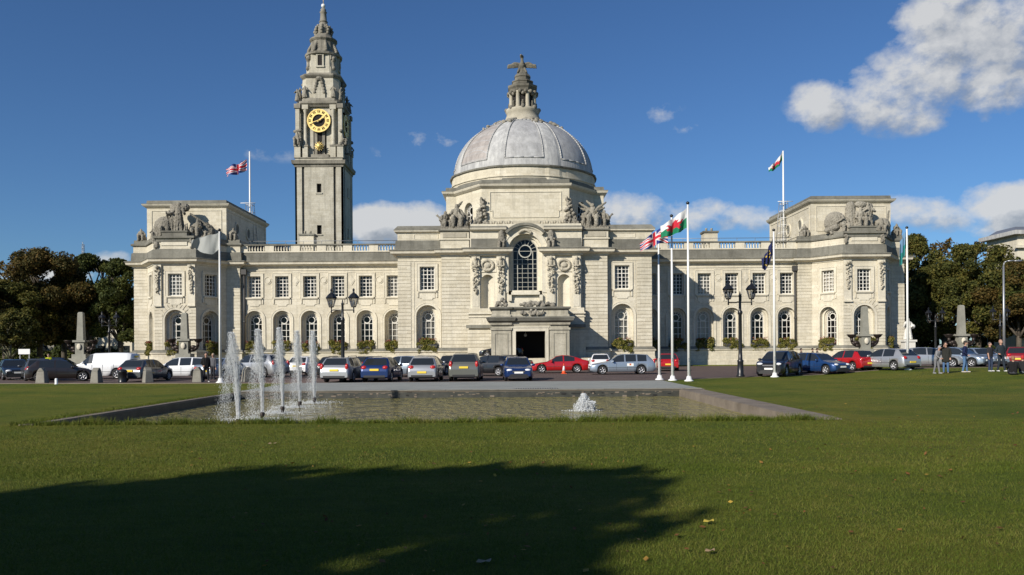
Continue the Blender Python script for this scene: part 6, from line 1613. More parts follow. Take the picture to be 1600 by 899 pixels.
lamp_post(1462, 550, 80, 'dim twin-lantern lamp post under the trees right of the hall', LP1, 1.0)
lamp_post(1563, 548, 78, 'twin-lantern lamp post beside the tall grey street light at the right', LP1, 1.0)
lamp_post(1052, 556, 82, 'distant lamp post in the shade in front of the right wing', LP1, 0.02) if False else None
sl = empty('tall_street_light', (fx(1569,560,68),68,0), 0, 'tall grey single-arm street light near the right edge', 'street light')
p = MB(); H_ = fz(1569,408,68); p.tube((0,0,0),(0,0,H_-0.4),0.12,0.07,M['steel'],10); p.path([(0,0,H_-0.4),(0.08,0,H_-0.12),(0.35,0,H_),(1.0,0,H_+0.02)],0.055,M['steel'],8); p.build('pole', sl)
p = MB(); p.ball((1.25,0,H_),0.3,M['steel'],12,(1.3,0.5,0.3)); p.build('lamp_head', sl)

# ------------------------------------------------------------------ flags
UK = [simple('flag_blue',(0.012,0.022,0.16),0.8), simple('flag_white',(0.62,0.62,0.62),0.8), simple('flag_red',(0.45,0.012,0.03),0.8), simple('flag_green',(0.0,0.16,0.07),0.8), simple('flag_teal',(0.02,0.23,0.22),0.8), simple('flag_pale_blue',(0.14,0.27,0.42),0.8), simple('flag_navy',(0.012,0.018,0.085),0.8), simple('flag_yellow',(0.7,0.5,0.05),0.8), simple('flag_faded_grey',(0.30,0.31,0.30),0.85)]
def union(u, v):
    x, y = u*2-1, (v*2-1)*0.5       # aspect 2:1
    ax, ay = abs(x), abs(y)
    if ax < 0.10 or ay < 0.10: return 2
    if ax < 0.165 or ay < 0.165: return 1
    dline = min(abs(y-x*0.5), abs(y+x*0.5))*0.894
    if dline < 0.045: return 2
    if dline < 0.105: return 1
    return 0
DRG = [(0.22,0.42),(0.30,0.50),(0.27,0.62),(0.20,0.66),(0.26,0.74),(0.36,0.66),(0.42,0.60),(0.46,0.76),(0.58,0.84),(0.60,0.72),(0.70,0.70),(0.64,0.58),(0.74,0.56),(0.80,0.66),(0.86,0.60),(0.80,0.46),(0.70,0.42),(0.76,0.28),(0.70,0.20),(0.60,0.34),(0.48,0.36),(0.46,0.20),(0.38,0.18),(0.36,0.34),(0.26,0.34)]
def inpoly(u, v, P):
    c = False; j = len(P)-1
    for i in range(len(P)):
        if (P[i][1] > v) != (P[j][1] > v) and u < (P[j][0]-P[i][0])*(v-P[i][1])/(P[j][1]-P[i][1])+P[i][0]: c = not c
        j = i
    return c
def welsh(u, v): return 2 if inpoly(1-u, v, DRG) else (1 if v > 0.5 else 3)
def euro(u, v):
    for k in range(12):
        a = 2*PI*k/12
        if math.hypot((u-0.5)*1.5-0.33*math.cos(a), (v-0.5)-0.33*math.sin(a)) < 0.05: return 7
    return 6
def cardiff(u, v): return 4 if v < 0.45 else 5
def plain(u, v): return 8
def flag(name, hoist_top, H_, path, fn, label, nx=60, ny=30, wave=0.10, waves=2.2, group='flags flying outside the hall', sag=None):
    """path: list of (along, drop) of the top edge away from the pole; the flag flies to the left (-x) and back"""
    vs = []; f = MB()
    def tp(t):
        k = t*(len(path)-1); i = min(int(k), len(path)-2); q = k-i
        return [path[i][a]+(path[i+1][a]-path[i][a])*q for a in range(3)]
    for j in range(ny+1):
        v = 1-j/ny
        for i in range(nx+1):
            t = i/nx; x, z, hh = tp(t)
            w = wave*math.sin(waves*2*PI*t+v*1.2)*min(1,t*3); w2 = 0.35*wave*math.sin(5.1*PI*t+v*3)
            vs.append((hoist_top[0]-x+w*0.25*(1-v), hoist_top[1]+0.15*t+w+w2, hoist_top[2]+z-H_*hh*(1-v)+w2*0.5))
    b = 0; f.v = vs
    for j in range(ny):
        for i in range(nx):
            f.f.append((j*(nx+1)+i, j*(nx+1)+i+1, (j+1)*(nx+1)+i+1, (j+1)*(nx+1)+i)); f.m.append(f.mi(UK[fn((i+0.5)/nx, 1-(j+0.5)/ny)])); f.sm.append(True)
    o = f.build(name, recalc=False)
    return tag(o, label, 'flag', group)
def flagpole(px, py_base, py_top, d, label, r=0.07):
    X_ = fx(px, py_base, d); z0 = ground(X_, d)
    ht = fz(px, py_top, d)-z0
    o = empty('flagpole', (X_,d,z0), 0, label, 'flagpole', 'white flagpoles on the lawn')
    p = MB(); p.tube((0,0,0.1),(0,0,ht),r*1.25,r*0.62,M['white'],12); p.build('pole', o)
    p = MB(); p.lathe([(0.26,0),(0.26,0.05),(0.16,0.10),(0.12,0.28)],M['white'],(0,0),16); p.build('base', o)
    p = MB(); p.lathe([(0.03,ht),(0.09,ht+0.05),(0.10,ht+0.12),(0.03,ht+0.18)],M['black'],(0,0),10); p.build('cap', o)
    p = MB(); p.tube((0.03,-r*1.3,1.2),(0.03,-r*0.9,ht-0.1),0.008,0.008,M['steel'],4); p.box(-0.03,0.03,-r*1.5,-r,1.1,1.3,M['steel']); p.build('halyard', o)
    return (X_, d, z0+ht)
dA = 44.6; PA = flagpole(1076.5, 600.5, 320, dA, 'tallest white flagpole with the big dragon flag, rightmost of the close three')
dB = 45.6; PB = flagpole(1051, 597.5, 340, dB, 'middle of the three white flagpoles standing close together')
dC = 46.8; PC = flagpole(1030.5, 594, 374, dC, 'leftmost of the three close white flagpoles, its top behind a flag')
dD = 49.9; PD_ = flagpole(1210.5, 589, 362, dD, 'single white flagpole with a hanging dark blue flag')
dE = 53.0; PE = flagpole(1418.5, 584, 358, dE, 'rightmost white flagpole in front of the right end pavilion')
dF = 46.9; PF_ = flagpole(344.5, 594, 362, dF, 'white flagpole beside the fountain with the big pale flag')
s = 44.6/1250
def fl(P, px_pole_top, d, pts, H_, fn, label, **k):
    """pts: top edge in photo pixels (dx left of pole, dy down from pole top) and height factor"""
    q = d/1250; flag('flag', (P[0]-0.06, P[1], P[2]-0.0), H_*q, [(a*q, -b*q, h) for a, b, h in pts], fn, label, **k)
fl(PA, 0, dA, [(0,5,1.0),(10,13,0.95),(20,20,0.85),(30,27,0.72),(40,32,0.62)], 31, welsh, 'white and green dragon flag streaming down to the left from the tallest pole', wave=0.16)
fl(PB, 0, dB, [(4,20,0.9),(15,17,1.0),(25,22,1.0),(35,30,0.85),(47,40,0.55)], 22, union, 'red, white and blue union flag overlapping the dragon flag in the group of three poles', wave=0.14)
fl(PD_, 0, dD, [(0,10,1.0),(4,20,1.0),(8,30,1.0),(12,38,0.85),(16,42,0.6)], 26, euro, 'dark blue flag with a ring of yellow stars hanging almost limp', wave=0.12, waves=3)
fl(PE, 0, dE, [(0,3,1.0),(3,8,1.3),(6,16,1.5),(8.5,24,1.3)], 26, cardiff, 'pale blue and teal flag hanging on the rightmost flagpole', wave=0.12, waves=2.5)
fl(PF_, 0, dF, [(0,2,1.0),(10,5,1.15),(22,7,1.05),(34,9,0.75),(42,14,0.4)], 26, plain, 'large pale grey flag in front of the left end pavilion', wave=0.13, waves=1.6)
# roof masts with their climbing frames
def roof_mast(px, py_t, py_b, d, label):
    X_ = fx(px, 300, d); z0, z1 = fz(px, py_b, d), fz(px, py_t, d)
    o = empty('roof_flagpole', (X_,d,13.0), 0, label, 'flagpole', 'flagpoles on the roof'); p = MB(); p.tube((0,0,0),(0,0,z1-13.0),0.13,0.08,M['white'],10); p.build('pole', o)
    l = MB(); a, b = z0-13.0-3.2, z0-13.0+1.8
    for q in (-0.45,0.45):
        for w in (-0.45,0.45): l.tube((q*1.5,w*1.5,a),(q*0.8,w*0.8,b),0.035,0.035,M['steel'],6)
    z = a+0.4
    while z < b+0.1:
        k = 1.5-0.7*(z-a)/(b-a); c = 0.45*k
        for (x0,y0),(x1,y1) in (((-c,-c),(c,-c)),((c,-c),(c,c)),((c,c),(-c,c)),((-c,c),(-c,-c))): l.tube((x0,y0,z),(x1,y1,z),0.028,0.028,M['white'],5)
        z += 0.85
    l.tube((-0.9,-0.7,b-0.2),(0.9,-0.7,b-0.2),0.04,0.04,M['white'],5); l.build('climbing_frame', o)
    return (X_, d, z1)
R1 = roof_mast(390.5, 237, 340, 96, 'white mast rising behind the left end pavilion with a union flag')
R2 = roof_mast(1224, 236, 338, 94, 'white mast beside the right end pavilion with a small dragon flag')
fl(R1, 0, 96, [(4,12,1.0),(14,17,1.0),(24,20,0.9),(38,26,0.7)], 17, union, 'union flag flying left from the mast on the left roof', wave=0.35)
fl(R2, 0, 94, [(0,0,1.0),(5,9,1.0),(11,17,0.8),(17,22,0.7),(21,25,0.5)], 14, welsh, 'small dragon flag drooping from the mast on the right roof', wave=0.3)

# ------------------------------------------------------------------ obelisk pylons
def pylon(px, d, py_top, label, bowls=True, sc=1.0):
    X_ = fx(px, 540, d); zt = fz(px, py_top, d); o = empty('obelisk', (X_,d,0), 0, label, 'obelisk', 'stone obelisks along the drive')
    m = M['obelisk']; p = MB()
    for i, (w, z0, z1) in enumerate(((1.6,0,0.5),(1.25,0.5,0.9),(0.95,0.9,1.3),(0.7,1.3,1.7))): p.box(-w,w,-w*0.75,w*0.75,z0,z1,m)
    p.build('stepped_base', o)
    p = MB(); p.prism([(-0.43,-0.36),(0.43,-0.36),(0.43,0.36),(-0.43,0.36)],1.7,2.9,m); p.prism([(-0.62,-0.5),(0.62,-0.5),(0.62,0.5),(-0.62,0.5)],2.9,3.1,m); p.build('pedestal', o)
    p = MB(); a = 0.34; b = 0.25; p.prism([(-a,-a*0.8),(a,-a*0.8),(a,a*0.8),(-a,a*0.8)],3.1,zt-0.12,m,top=[(-b,-b*0.8),(b,-b*0.8),(b,b*0.8),(-b,b*0.8)]); p.prism([(-b,-b*0.8),(b,-b*0.8),(b,b*0.8),(-b,b*0.8)],zt-0.12,zt,m,top=[(-b*0.7,-b*0.5),(b*0.7,-b*0.5),(b*0.7,b*0.5),(-b*0.7,b*0.5)])
    p.build('shaft', o)
    if bowls:
        for s in (-1, 1):
            q = MB(); mm = M['bronze']; q.path([(s*0.45,0,2.0),(s*0.9,0,2.05),(s*1.2,0,2.35),(s*1.25,0,2.75)],0.16,mm,8); q.lathe([(0.10,2.7),(0.30,2.85),(0.44,3.05),(0.46,3.1),(0.36,3.1)],mm,(s*1.25,0),14)
            q.ball((s*0.8,0,2.3),0.26,mm,10,(1.2,0.8,0.8)); q.build('torch_bowl', o)
        q = MB(); q.ball((0,-0.46,2.45),0.28,M['plain'],12,(0.8,0.3,1.1)); q.build('cartouche', o)
    return o
pylon(289, 76, 489, 'bronze-bowled obelisk in front of the left end pavilion')
pylon(1351, 77, 479, 'bronze-bowled obelisk in front of the right end pavilion')
pylon(127, 80, 488, 'pale obelisk under the trees left of the white van')
pylon(1502, 80, 477, 'pale obelisk under the trees behind the standing people')
st = empty('white_statue', (fx(1419,560,84),84,0), 0, 'white marble statue on a plinth past the right corner of the hall', 'statue')
wm = simple('white_marble', (0.66,0.64,0.58), 0.6)
p = MB(); p.box(-0.75,0.75,-0.6,0.6,0,0.4,wm); p.box(-0.55,0.55,-0.45,0.45,0.4,2.4,wm); p.box(-0.68,0.68,-0.55,0.55,2.4,2.6,wm); p.build('plinth', st)
p = MB(); figure(p, (0,0,2.6), 2.3, wm, 0.2, 'stand', 0, random.Random(5)); p.ball((0.5,0,4.0),0.25,wm); o = p.build('figure', st); rough_up(o, 0.05, 0.05, 0.2)

# ------------------------------------------------------------------ bollards, bin, marker
def bollard(px, d, label, first=None):
    X_ = fx(px, 590, d)
    if first: c = first.copy(); COL.objects.link(c); c.location = (X_,d,0); c['label'] = label; c.rotation_euler[2] = px*0.01; return c
    p = MB(); p.prism([(-0.29,-0.26),(0.29,-0.26),(0.29,0.26),(-0.29,0.26)],0,0.72,M['granite'],top=[(-0.22,-0.2),(0.22,-0.2),(0.22,0.2),(-0.22,0.2)]); p.prism([(-0.22,-0.2),(0.22,-0.2),(0.22,0.2),(-0.22,0.2)],0.72,0.92,M['granite'],top=[(-0.06,-0.2),(0.06,-0.2),(0.06,0.2),(-0.06,0.2)])
    bm = None; o = p.build('stone_bollard'); bv = o.modifiers.new('worn_edges','BEVEL'); bv.width = 0.035; bv.segments = 2
    o.location = (X_,d,0); return tag(o, label, 'bollard', 'stone bollards along the left lawn')
B0 = bollard(66, 48.6, 'stone bollard farthest left, in front of the brown estate')
for px_, l in ((151,'stone bollard in front of the white van'),(231,'stone bollard in front of the grey hatchback'),(310,'stone bollard just left of the person in dark clothes'),(386,'stone bollard showing between the nearest fountain jets')): bollard(px_, 48.2, l, B0)
bn = empty('litter_bin', (fx(191.5,590,48.4),48.4,0), 0, 'round black litter bin between two stone bollards', 'litter bin')
p = MB(); p.lathe([(0.24,0),(0.25,0.05),(0.23,0.08),(0.24,0.62),(0.27,0.64)],M['black'],(0,0),20); p.build('body', bn); p = MB(); p.lathe([(0.27,0.64),(0.27,0.70),(0.20,0.78),(0.05,0.82)],M['black'],(0,0),20); p.build('lid', bn)
p = MB(); p.lathe([(0.10,0),(0.10,0.02),(0.08,0.03),(0.08,0.30),(0.05,0.35)],M['white'],(0,0),14); o = p.build('small_white_post'); o.location = (fx(88,595,46.6),46.6,0); tag(o, 'short white marker post on the edge of the left lawn', 'marker post')
p = MB(); pts = [(fx(px_,590,48.4),48.4,0.42) for px_ in (66,151)]
for a, b in ((fx(0,590,48.6),fx(66,590,48.5)),):
    ch = MB(); n = 14
    ch.path([(a+(b-a)*i/n, 48.5, 0.55-0.32*math.sin(PI*i/n)) for i in range(n+1)], 0.018, M['pipe'], 5); tag(ch.build('chain'), 'dark iron chain sagging from the leftmost stone bollard', 'chain')

# ------------------------------------------------------------------ neighbours seen past the hall
rb = empty('neighbouring_building', (0,0,0), 0, 'pale stone building with a flat grey roof behind the trees at the right edge', 'building')
dN = 100; m = M['plain']; p = MB(); x0 = fx(1590,400,dN)
p.box(x0, x0+40, dN, dN+6.5, 0, fz(1590,362,dN), m); p.box(fx(1540,500,dN+7), x0, dN+5, dN+6.4, 0, fz(1556,400,dN+5), m); p.build('wall', rb)
p = MB(); zr = fz(1590,357,dN); p.prism([(x0-0.8,dN-0.8),(x0+42,dN-0.8),(x0+42,dN+7),(x0-0.8,dN+7)], fz(1590,367,dN), zr-0.3, M['lead']); p.prism([(x0-0.2,dN+0.3),(x0+42,dN+0.3),(x0+42,dN+6.5),(x0-0.2,dN+6.5)], zr-0.3, zr+0.5, M['steel'], top=[(x0+1,dN+2),(x0+40,dN+2),(x0+40,dN+6),(x0+1,dN+6)]); p.build('roof', rb)
p = MB(); p.box(x0-0.5,x0+41,dN-0.5,dN,fz(1590,388,dN),fz(1590,384,dN),m); p.box(x0-0.3,x0+41,dN-0.3,dN,fz(1590,518,dN),fz(1590,514,dN),m); p.build('string_course', rb)
for i in range(5):
    for z0, z1 in ((1.2,3.6),(6.0,8.8)):
        w = MB(); w.box(x0+2.0+3.4*i, x0+3.5+3.4*i, dN-0.06, dN-0.02, z0, z1, M['carglass']); wo = w.build('window', rb); w = MB()
        for q in (0.48,0.98): w.box(x0+2.0+3.4*i+q, x0+2.04+3.4*i+q, dN-0.10, dN-0.062, z0, z1, M['frame'])
        w.box(x0+2.0+3.4*i, x0+3.5+3.4*i, dN-0.11, dN-0.103, (z0+z1)/2, (z0+z1)/2+0.05, M['frame']); w.build('frame', wo)
lb = empty('distant_building', (0,0,0), 0, 'pale building glimpsed under the trees left of the hall', 'building')
p = MB(); dL = 122; p.box(fx(86,500,dL), fx(206,500,dL), dL, dL+12, 0, fz(150,508,dL), M['plain']); p.build('wall', lb)
p = MB(); p.box(fx(86,500,dL)-0.4, fx(206,500,dL)+0.4, dL-0.4, dL+12, fz(150,508,dL), fz(150,505,dL), M['frame']); p.build('parapet', lb)
for i in range(6):
    w = MB(); a = fx(96+19*i,500,dL); w.box(a, a+1.1, dL-0.05, dL-0.01, 1.0, 2.9, M['carglass']); w.build('window', lb)
sh = empty('low_dark_building', (0,0,0), 0, 'long low dark building in the shade at the far left', 'building')
p = MB(); dL = 118; p.box(fx(-140,500,dL), fx(84,500,dL), dL, dL+10, 0, 4.6, M['granite']); p.build('wall', sh); p = MB(); p.prism([(fx(-140,500,dL)-0.5,dL-0.5),(fx(84,500,dL)+0.5,dL-0.5),(fx(84,500,dL)+0.5,dL+10),(fx(-140,500,dL)-0.5,dL+10)],4.6,5.0,M['pipe'],top=[(fx(-140,500,dL)+2,dL+4),(fx(84,500,dL)-2,dL+4),(fx(84,500,dL)-2,dL+6),(fx(-140,500,dL)+2,dL+6)]); p.build('roof', sh)
for i in range(7):
    w = MB(); a = fx(-60+20*i,500,dL); w.box(a, a+1.2, dL-0.05, dL-0.01, 1.0, 3.0, M['carglass']); w.build('window', sh)
hd = [(fx(-80,560,90),fx(60,560,90),'clipped dark hedge below the far left trees'),(fx(1425,560,89),fx(1640,560,89),'clipped dark hedge below the right-hand trees')]
for a, b, l in hd:
    cs = [(x_, 90+random.uniform(-0.4,0.4), random.uniform(0.4,1.5), 0.75) for x_ in np.arange(a, b, 0.55)]
    tag(quads_obj('hedge', leaf_cloud(cs, 9000, 0.13, 4), M['leaf_green']), l, 'hedge')
for a, b, d_, l in ((fx(-90,560,112),fx(200,560,112),112,'tall dark leafy backdrop added behind the left trees'),(fx(1425,560,112),fx(1640,560,112),112,'tall dark leafy backdrop added behind the right-hand trees')):  # leaf masses added as a backdrop to darken the gaps under the trees
    cs = [(x_, d_+random.uniform(-1.2,1.2), random.uniform(0.6,4.6), 1.5) for x_ in np.arange(a, b, 0.5)]
    if a < 0: cs = [c_ for c_ in cs if not (fx(150,560,112) < c_[0] < fx(205,560,112) and c_[2] > 1.6)]
    tag(quads_obj('leafy_backdrop', leaf_cloud(cs, 22000, 0.2, 6), M['leaf_green']), l, 'hedge')
# lattice mast far away
mt_ = empty('lattice_mast', (fx(130,390,260),260,0), 0, 'thin lattice mast in the distance above the left trees', 'mast')
p = MB(); zt = fz(130,382,260)
for q in (-1,1):
    for w in (-1,1): p.tube((q*0.9,w*0.9,0),(q*0.25,w*0.25,zt),0.09,0.07,M['steel'],4)
z = 20
while z < zt:
    k = 0.9-0.65*z/zt; p.tube((-k,-k,z),(k,-k,z+1.2),0.05,0.05,M['steel'],4); p.tube((k,-k,z),(-k,-k,z+1.2),0.05,0.05,M['steel'],4); z += 1.4
p.build('lattice', mt_)
sg = empty('notice_board', (fx(38,555,70),70,0), 0, 'small white notice board on two posts among the far left cars', 'sign')
p = MB(); p.box(-0.5,0.5,-0.03,0.03,1.75,2.2,M['white']); p.build('panel', sg); p = MB(); p.tube((-0.4,0.05,0),(-0.4,0.05,2.1),0.03,0.03,M['steel'],6); p.tube((0.4,0.05,0),(0.4,0.05,2.1),0.03,0.03,M['steel'],6); p.build('posts', sg)
# ------------------------------------------------------------------ people
SK = simple('skin', (0.42,0.24,0.17), 0.6)
def cloth(n, c): return simple('cloth_'+n, c, 0.9, 0, 0.2)
def person(px, d, label, h=1.76, yaw=0.0, top=(0.03,0.03,0.035), legs=(0.04,0.06,0.12), hair=(0.03,0.02,0.015), shoes=(0.5,0.5,0.5), pose='stand', arms=((-0.25,0.1,0.85),(0.25,0.1,0.85)), lean=0.0, bare=False, z=None, y=None, stride=0.0, long_coat=False):
    """arms: hand positions relative to the body (x, y, z) for h=1.76"""
    X_ = fx(px, 575, d); root = empty('person', (X_,d,ground(X_,d)+0.01 if z is None else z), yaw, label, 'person', 'people around the hall'); s = h/1.76
    def V_(x,y,z): return (x*s+lean*max(0,z-0.9)*s*0.0, (y-lean*max(0,z-0.9))*s, z*s)
    body, jk, tr, hr, so = MB(), MB(), MB(), MB(), MB(); mT = cloth('top_%d'%px, top); mL = cloth('legs_%d'%px, legs); mH = simple('hair_%d'%px, hair, 0.8); mS = simple('shoes_%d'%px, shoes, 0.6)
    dz = 0.0
    if pose == 'sit': dz = -0.78
    hip = 0.92+dz
    # torso
    jk.capsule(V_(-0.07,0,hip+0.03), V_(-0.10,0.0,hip+0.42), 0.125*s, 0.115*s, mT, 12); jk.capsule(V_(0.07,0,hip+0.03), V_(0.10,0.0,hip+0.42), 0.125*s, 0.115*s, mT, 12)
    jk.capsule(V_(-0.13,0.01,hip+0.50), V_(0.13,0.01,hip+0.50), 0.075*s, 0.075*s, mT, 12); jk.capsule(V_(0,0,hip+0.1), V_(0,0,hip+0.45), 0.13*s, 0.13*s, mT, 12)
    if long_coat: jk.capsule(V_(-0.07,0,hip-0.2), V_(-0.07,0,hip+0.1), 0.15*s, 0.14*s, mT, 12); jk.capsule(V_(0.07,0,hip-0.2), V_(0.07,0,hip+0.1), 0.15*s, 0.14*s, mT, 12)
    # head: face looks along -y
    hz = hip+0.74; body.capsule(V_(0,0.01,hip+0.50), V_(0,0.0,hip+0.66), 0.058*s, 0.055*s, SK, 12)
    body.ball(V_(0,0.0,hz), 0.098*s, SK, 18, (0.82,1.0,1.18)); body.ball(V_(0,-0.035,hz-0.065), 0.060*s, SK, 14, (0.9,0.9,0.85)); body.capsule(V_(0,-0.095,hz+0.01), V_(0,-0.113,hz-0.022), 0.010*s, 0.016*s, SK, 8)
    for q in (-1,1): body.ball(V_(q*0.084,0.01,hz-0.005), 0.024*s, SK, 8, (0.5,0.8,1.2)); body.ball(V_(q*0.033,-0.080,hz-0.045), 0.02*s, SK, 8)
    hr.ball(V_(0,0.018,hz+0.028), 0.105*s, mH, 16, (0.86,1.0,1.08)); hr.ball(V_(0,0.045,hz-0.02), 0.088*s, mH, 14, (0.9,0.85,1.0))
    ey = MB()
    for q in (-1,1): ey.ball(V_(q*0.031,-0.089,hz+0.006), 0.011*s, M['blackmat'], 8)
    ey.box(*(lambda a,b: (a[0],b[0],a[1],b[1],a[2],b[2]))(V_(-0.022,-0.096,hz-0.056),V_(0.022,-0.088,hz-0.050)), simple('lips', (0.25,0.09,0.08), 0.6))
    # arms with hands
    for sg, (ax, ay, az) in zip((-1,1), arms):
        sh = Vector((sg*0.185, 0.01, hip+0.49)); hd_ = Vector((ax, -ay, az+dz)); mid = (sh+hd_)/2; L = 0.54; gap = (hd_-sh).length
        k = math.sqrt(max(0.0, (L/2)**2-(min(gap,L)/2)**2)); el = mid+Vector((sg*0.55,0.6,-0.55)).normalized()*k
        jk.capsule(V_(*sh), V_(*el), 0.062*s, 0.048*s, mT, 10)
        (body if bare else jk).capsule(V_(*el), V_(*hd_), 0.045*s, 0.034*s, SK if bare else mT, 10)
        if bare is False: body.capsule(V_(*(hd_-(hd_-el).normalized()*0.04)), V_(*hd_), 0.028*s, 0.028*s, SK, 8)
        dr_v = (hd_-el).normalized(); sd = dr_v.cross(Vector((0,1,0))); sd = sd.normalized() if sd.length > 0.1 else Vector((1,0,0)); nn = dr_v.cross(sd)
        pm_ = hd_+dr_v*0.045; body.capsule(V_(*hd_), V_(*(hd_+dr_v*0.08)), 0.026*s, 0.034*s, SK, 8); body.capsule(V_(*(hd_+dr_v*0.03-sd*0.02)), V_(*(hd_+dr_v*0.08-sd*0.025)), 0.02*s, 0.022*s, SK, 8)
        for i, (o_, l_) in enumerate(((-0.033,0.060),(-0.011,0.072),(0.011,0.068),(0.032,0.052))):
            a_ = hd_+dr_v*0.085+sd*o_; b_ = a_+dr_v*l_*0.55+nn*0.006; c_ = b_+dr_v*l_*0.4+nn*0.022
            body.capsule(V_(*a_), V_(*b_), 0.0095*s, 0.009*s, SK, 6, 2); body.capsule(V_(*b_), V_(*c_), 0.009*s, 0.0075*s, SK, 6, 2)
        a_ = hd_+dr_v*0.025-sd*0.032*sg; b_ = a_+dr_v*0.035-sd*0.028*sg; body.capsule(V_(*a_), V_(*b_), 0.013*s, 0.010*s, SK, 6, 2); body.capsule(V_(*b_), V_(*(b_+dr_v*0.028)), 0.010*s, 0.008*s, SK, 6, 2)
    # legs
    for sg in (-1, 1):
        if pose == 'sit':
            kn = Vector((sg*0.20,-0.40,0.42)); ft = Vector((sg*0.12,-0.72,0.07)); hp_ = Vector((sg*0.10,0.0,0.13))
        else:
            hp_ = Vector((sg*0.09,0.0,0.90)); ft = Vector((sg*(0.11+0.0),-0.02-sg*stride,0.09)); kn = Vector((sg*0.10,-0.04-sg*stride*0.35,0.49))
        tr.capsule(V_(*hp_), V_(*kn), 0.098*s, 0.068*s, mL, 12); tr.capsule(V_(*kn), V_(*ft), 0.068*s, 0.050*s, mL, 12)
        so.capsule(V_(ft.x,ft.y+0.03,0.045), V_(ft.x+sg*0.02,ft.y-0.15,0.040), 0.036*s, 0.030*s, mS, 10)
    tr.capsule(V_(-0.06,0.0,hip), V_(0.06,0.0,hip), 0.115*s, 0.115*s, mL, 12)
    b_ = body.build('body', root); rough_up(b_, 0.0085, 0, 1); j_ = jk.build('jacket', root); rough_up(j_, 0.016, 0.02, 0.08); t_ = tr.build('trousers', root); rough_up(t_, 0.016, 0.015, 0.07)
    rough_up(hr.build('hair', root), 0.014, 0.01, 0.03); so.build('shoes', root); ey.build('face', root)
    return root
HG = ((-0.24,0.02,0.82),(0.24,0.02,0.82))
person(1463, 46.8, 'person in light grey hooded top and trousers looking down, leftmost of the standing people', 1.62, 0.5, (0.22,0.22,0.23), (0.16,0.16,0.17), (0.25,0.25,0.27), (0.35,0.35,0.35), arms=((-0.12,0.28,1.0),(0.12,0.28,1.0)), lean=0.30, stride=0.12)
person(1478, 46.6, 'person in a long dark coat and blue jeans raising a hand to the face', 1.80, -0.6, (0.025,0.025,0.022), (0.07,0.13,0.24), (0.04,0.028,0.02), (0.25,0.2,0.15), arms=((-0.08,0.22,1.52),(0.24,0.05,0.9)), long_coat=True)
person(1507, 46.6, 'person in navy jacket and blue jeans standing with back to the cars', 1.82, 1.0, (0.012,0.018,0.055), (0.08,0.15,0.27), (0.02,0.015,0.012), (0.5,0.45,0.4), arms=((-0.20,0.16,1.0),(0.24,0.1,0.95)), stride=0.10, lean=0.08)
person(1547, 47.0, 'person in dark top with one arm held out beside the bald one', 1.70, 0.4, (0.025,0.025,0.03), (0.035,0.05,0.09), (0.10,0.08,0.07), (0.6,0.6,0.58), arms=((-0.22,0.08,0.88),(0.40,0.30,1.08)), bare=True)
person(1564, 46.8, 'bald-headed person in dark clothes and white shoes, rightmost standing', 1.84, 0.2, (0.02,0.028,0.035), (0.022,0.03,0.042), (0.36,0.21,0.15), (0.7,0.7,0.68), arms=((-0.30,0.15,1.02),(0.30,0.05,0.85)), stride=0.14)
person(1583, 42.6, 'person in a black top sitting on the grass facing the hall', 1.75, 2.7, (0.012,0.012,0.013), (0.05,0.05,0.06), (0.25,0.13,0.06), (0.3,0.2,0.1), pose='sit', arms=((-0.22,0.3,1.12),(0.22,0.3,1.12)))
person(1598, 43.0, 'second person sitting on the grass at the right edge with a red cap', 1.75, 2.2, (0.02,0.02,0.022), (0.12,0.14,0.17), (0.40,0.02,0.02), (0.3,0.3,0.3), pose='sit', arms=((-0.22,0.3,1.12),(0.22,0.3,1.12)))
person(322, 48.2, 'person in black clothes standing beside the bollard left of the fountain', 1.76, 0.5, (0.012,0.012,0.013), (0.018,0.018,0.022), (0.02,0.015,0.012), (0.6,0.6,0.6), arms=((-0.20,0.18,1.0),(0.24,0.05,0.85)), stride=0.15)
person(333, 52.5, 'person in pale top half hidden behind the white flagpole on the left', 1.70, -0.3, (0.10,0.10,0.11), (0.03,0.03,0.035), (0.35,0.28,0.2), (0.2,0.2,0.2), arms=HG)
for px_, l in ((1252,'leftmost of the three people walking behind the parked cars at the right'),(1270,'middle person behind the mid blue car'),(1277,'person in dark clothes walking close beside the middle one')):
    person(px_, 78.0, l, 1.75, 1.4, (0.02,0.02,0.025) if px_ != 1252 else (0.10,0.08,0.07), (0.03,0.03,0.04), (0.03,0.02,0.02), arms=HG)
person(76, 62, 'person in a yellow high-visibility jacket behind the dark brown hatchback', 1.75, 0.3, (0.45,0.50,0.02), (0.03,0.03,0.05), (0.03,0.02,0.02), arms=HG)
# ------------------------------------------------------------------ sky, sun, camera
SUN_EL, SUN_AZ = 27.3, 41.5      # height of the sun; angle to the left of straight behind the viewer
W = bpy.data.worlds.new('World'); S.world = W; W.use_nodes = True; t = W.node_tree
bg = t.nodes['Background']; sky = t.nodes.new('ShaderNodeTexSky'); sky.sky_type = 'NISHITA'; sky.sun_disc = False
sky.sun_elevation = R(SUN_EL)
sd = Vector((-math.sin(R(SUN_AZ))*math.cos(R(SUN_EL)), -math.cos(R(SUN_AZ))*math.cos(R(SUN_EL)), math.sin(R(SUN_EL))))
sky.sun_rotation = math.atan2(sd.x, sd.y)
sky.air_density = 1.0; sky.dust_density = 0.2; sky.ozone_density = 2.2; sky.altitude = 100
tc = t.nodes.new('ShaderNodeTexCoord'); v = tc.outputs['Generated']
sep = t.nodes.new('ShaderNodeSeparateXYZ'); t.links.new(v, sep.inputs[0])
az = mth(t,'ARCTAN2', sep.outputs[0], sep.outputs[1]); el = mth(t,'ARCSINE', sep.outputs[2])
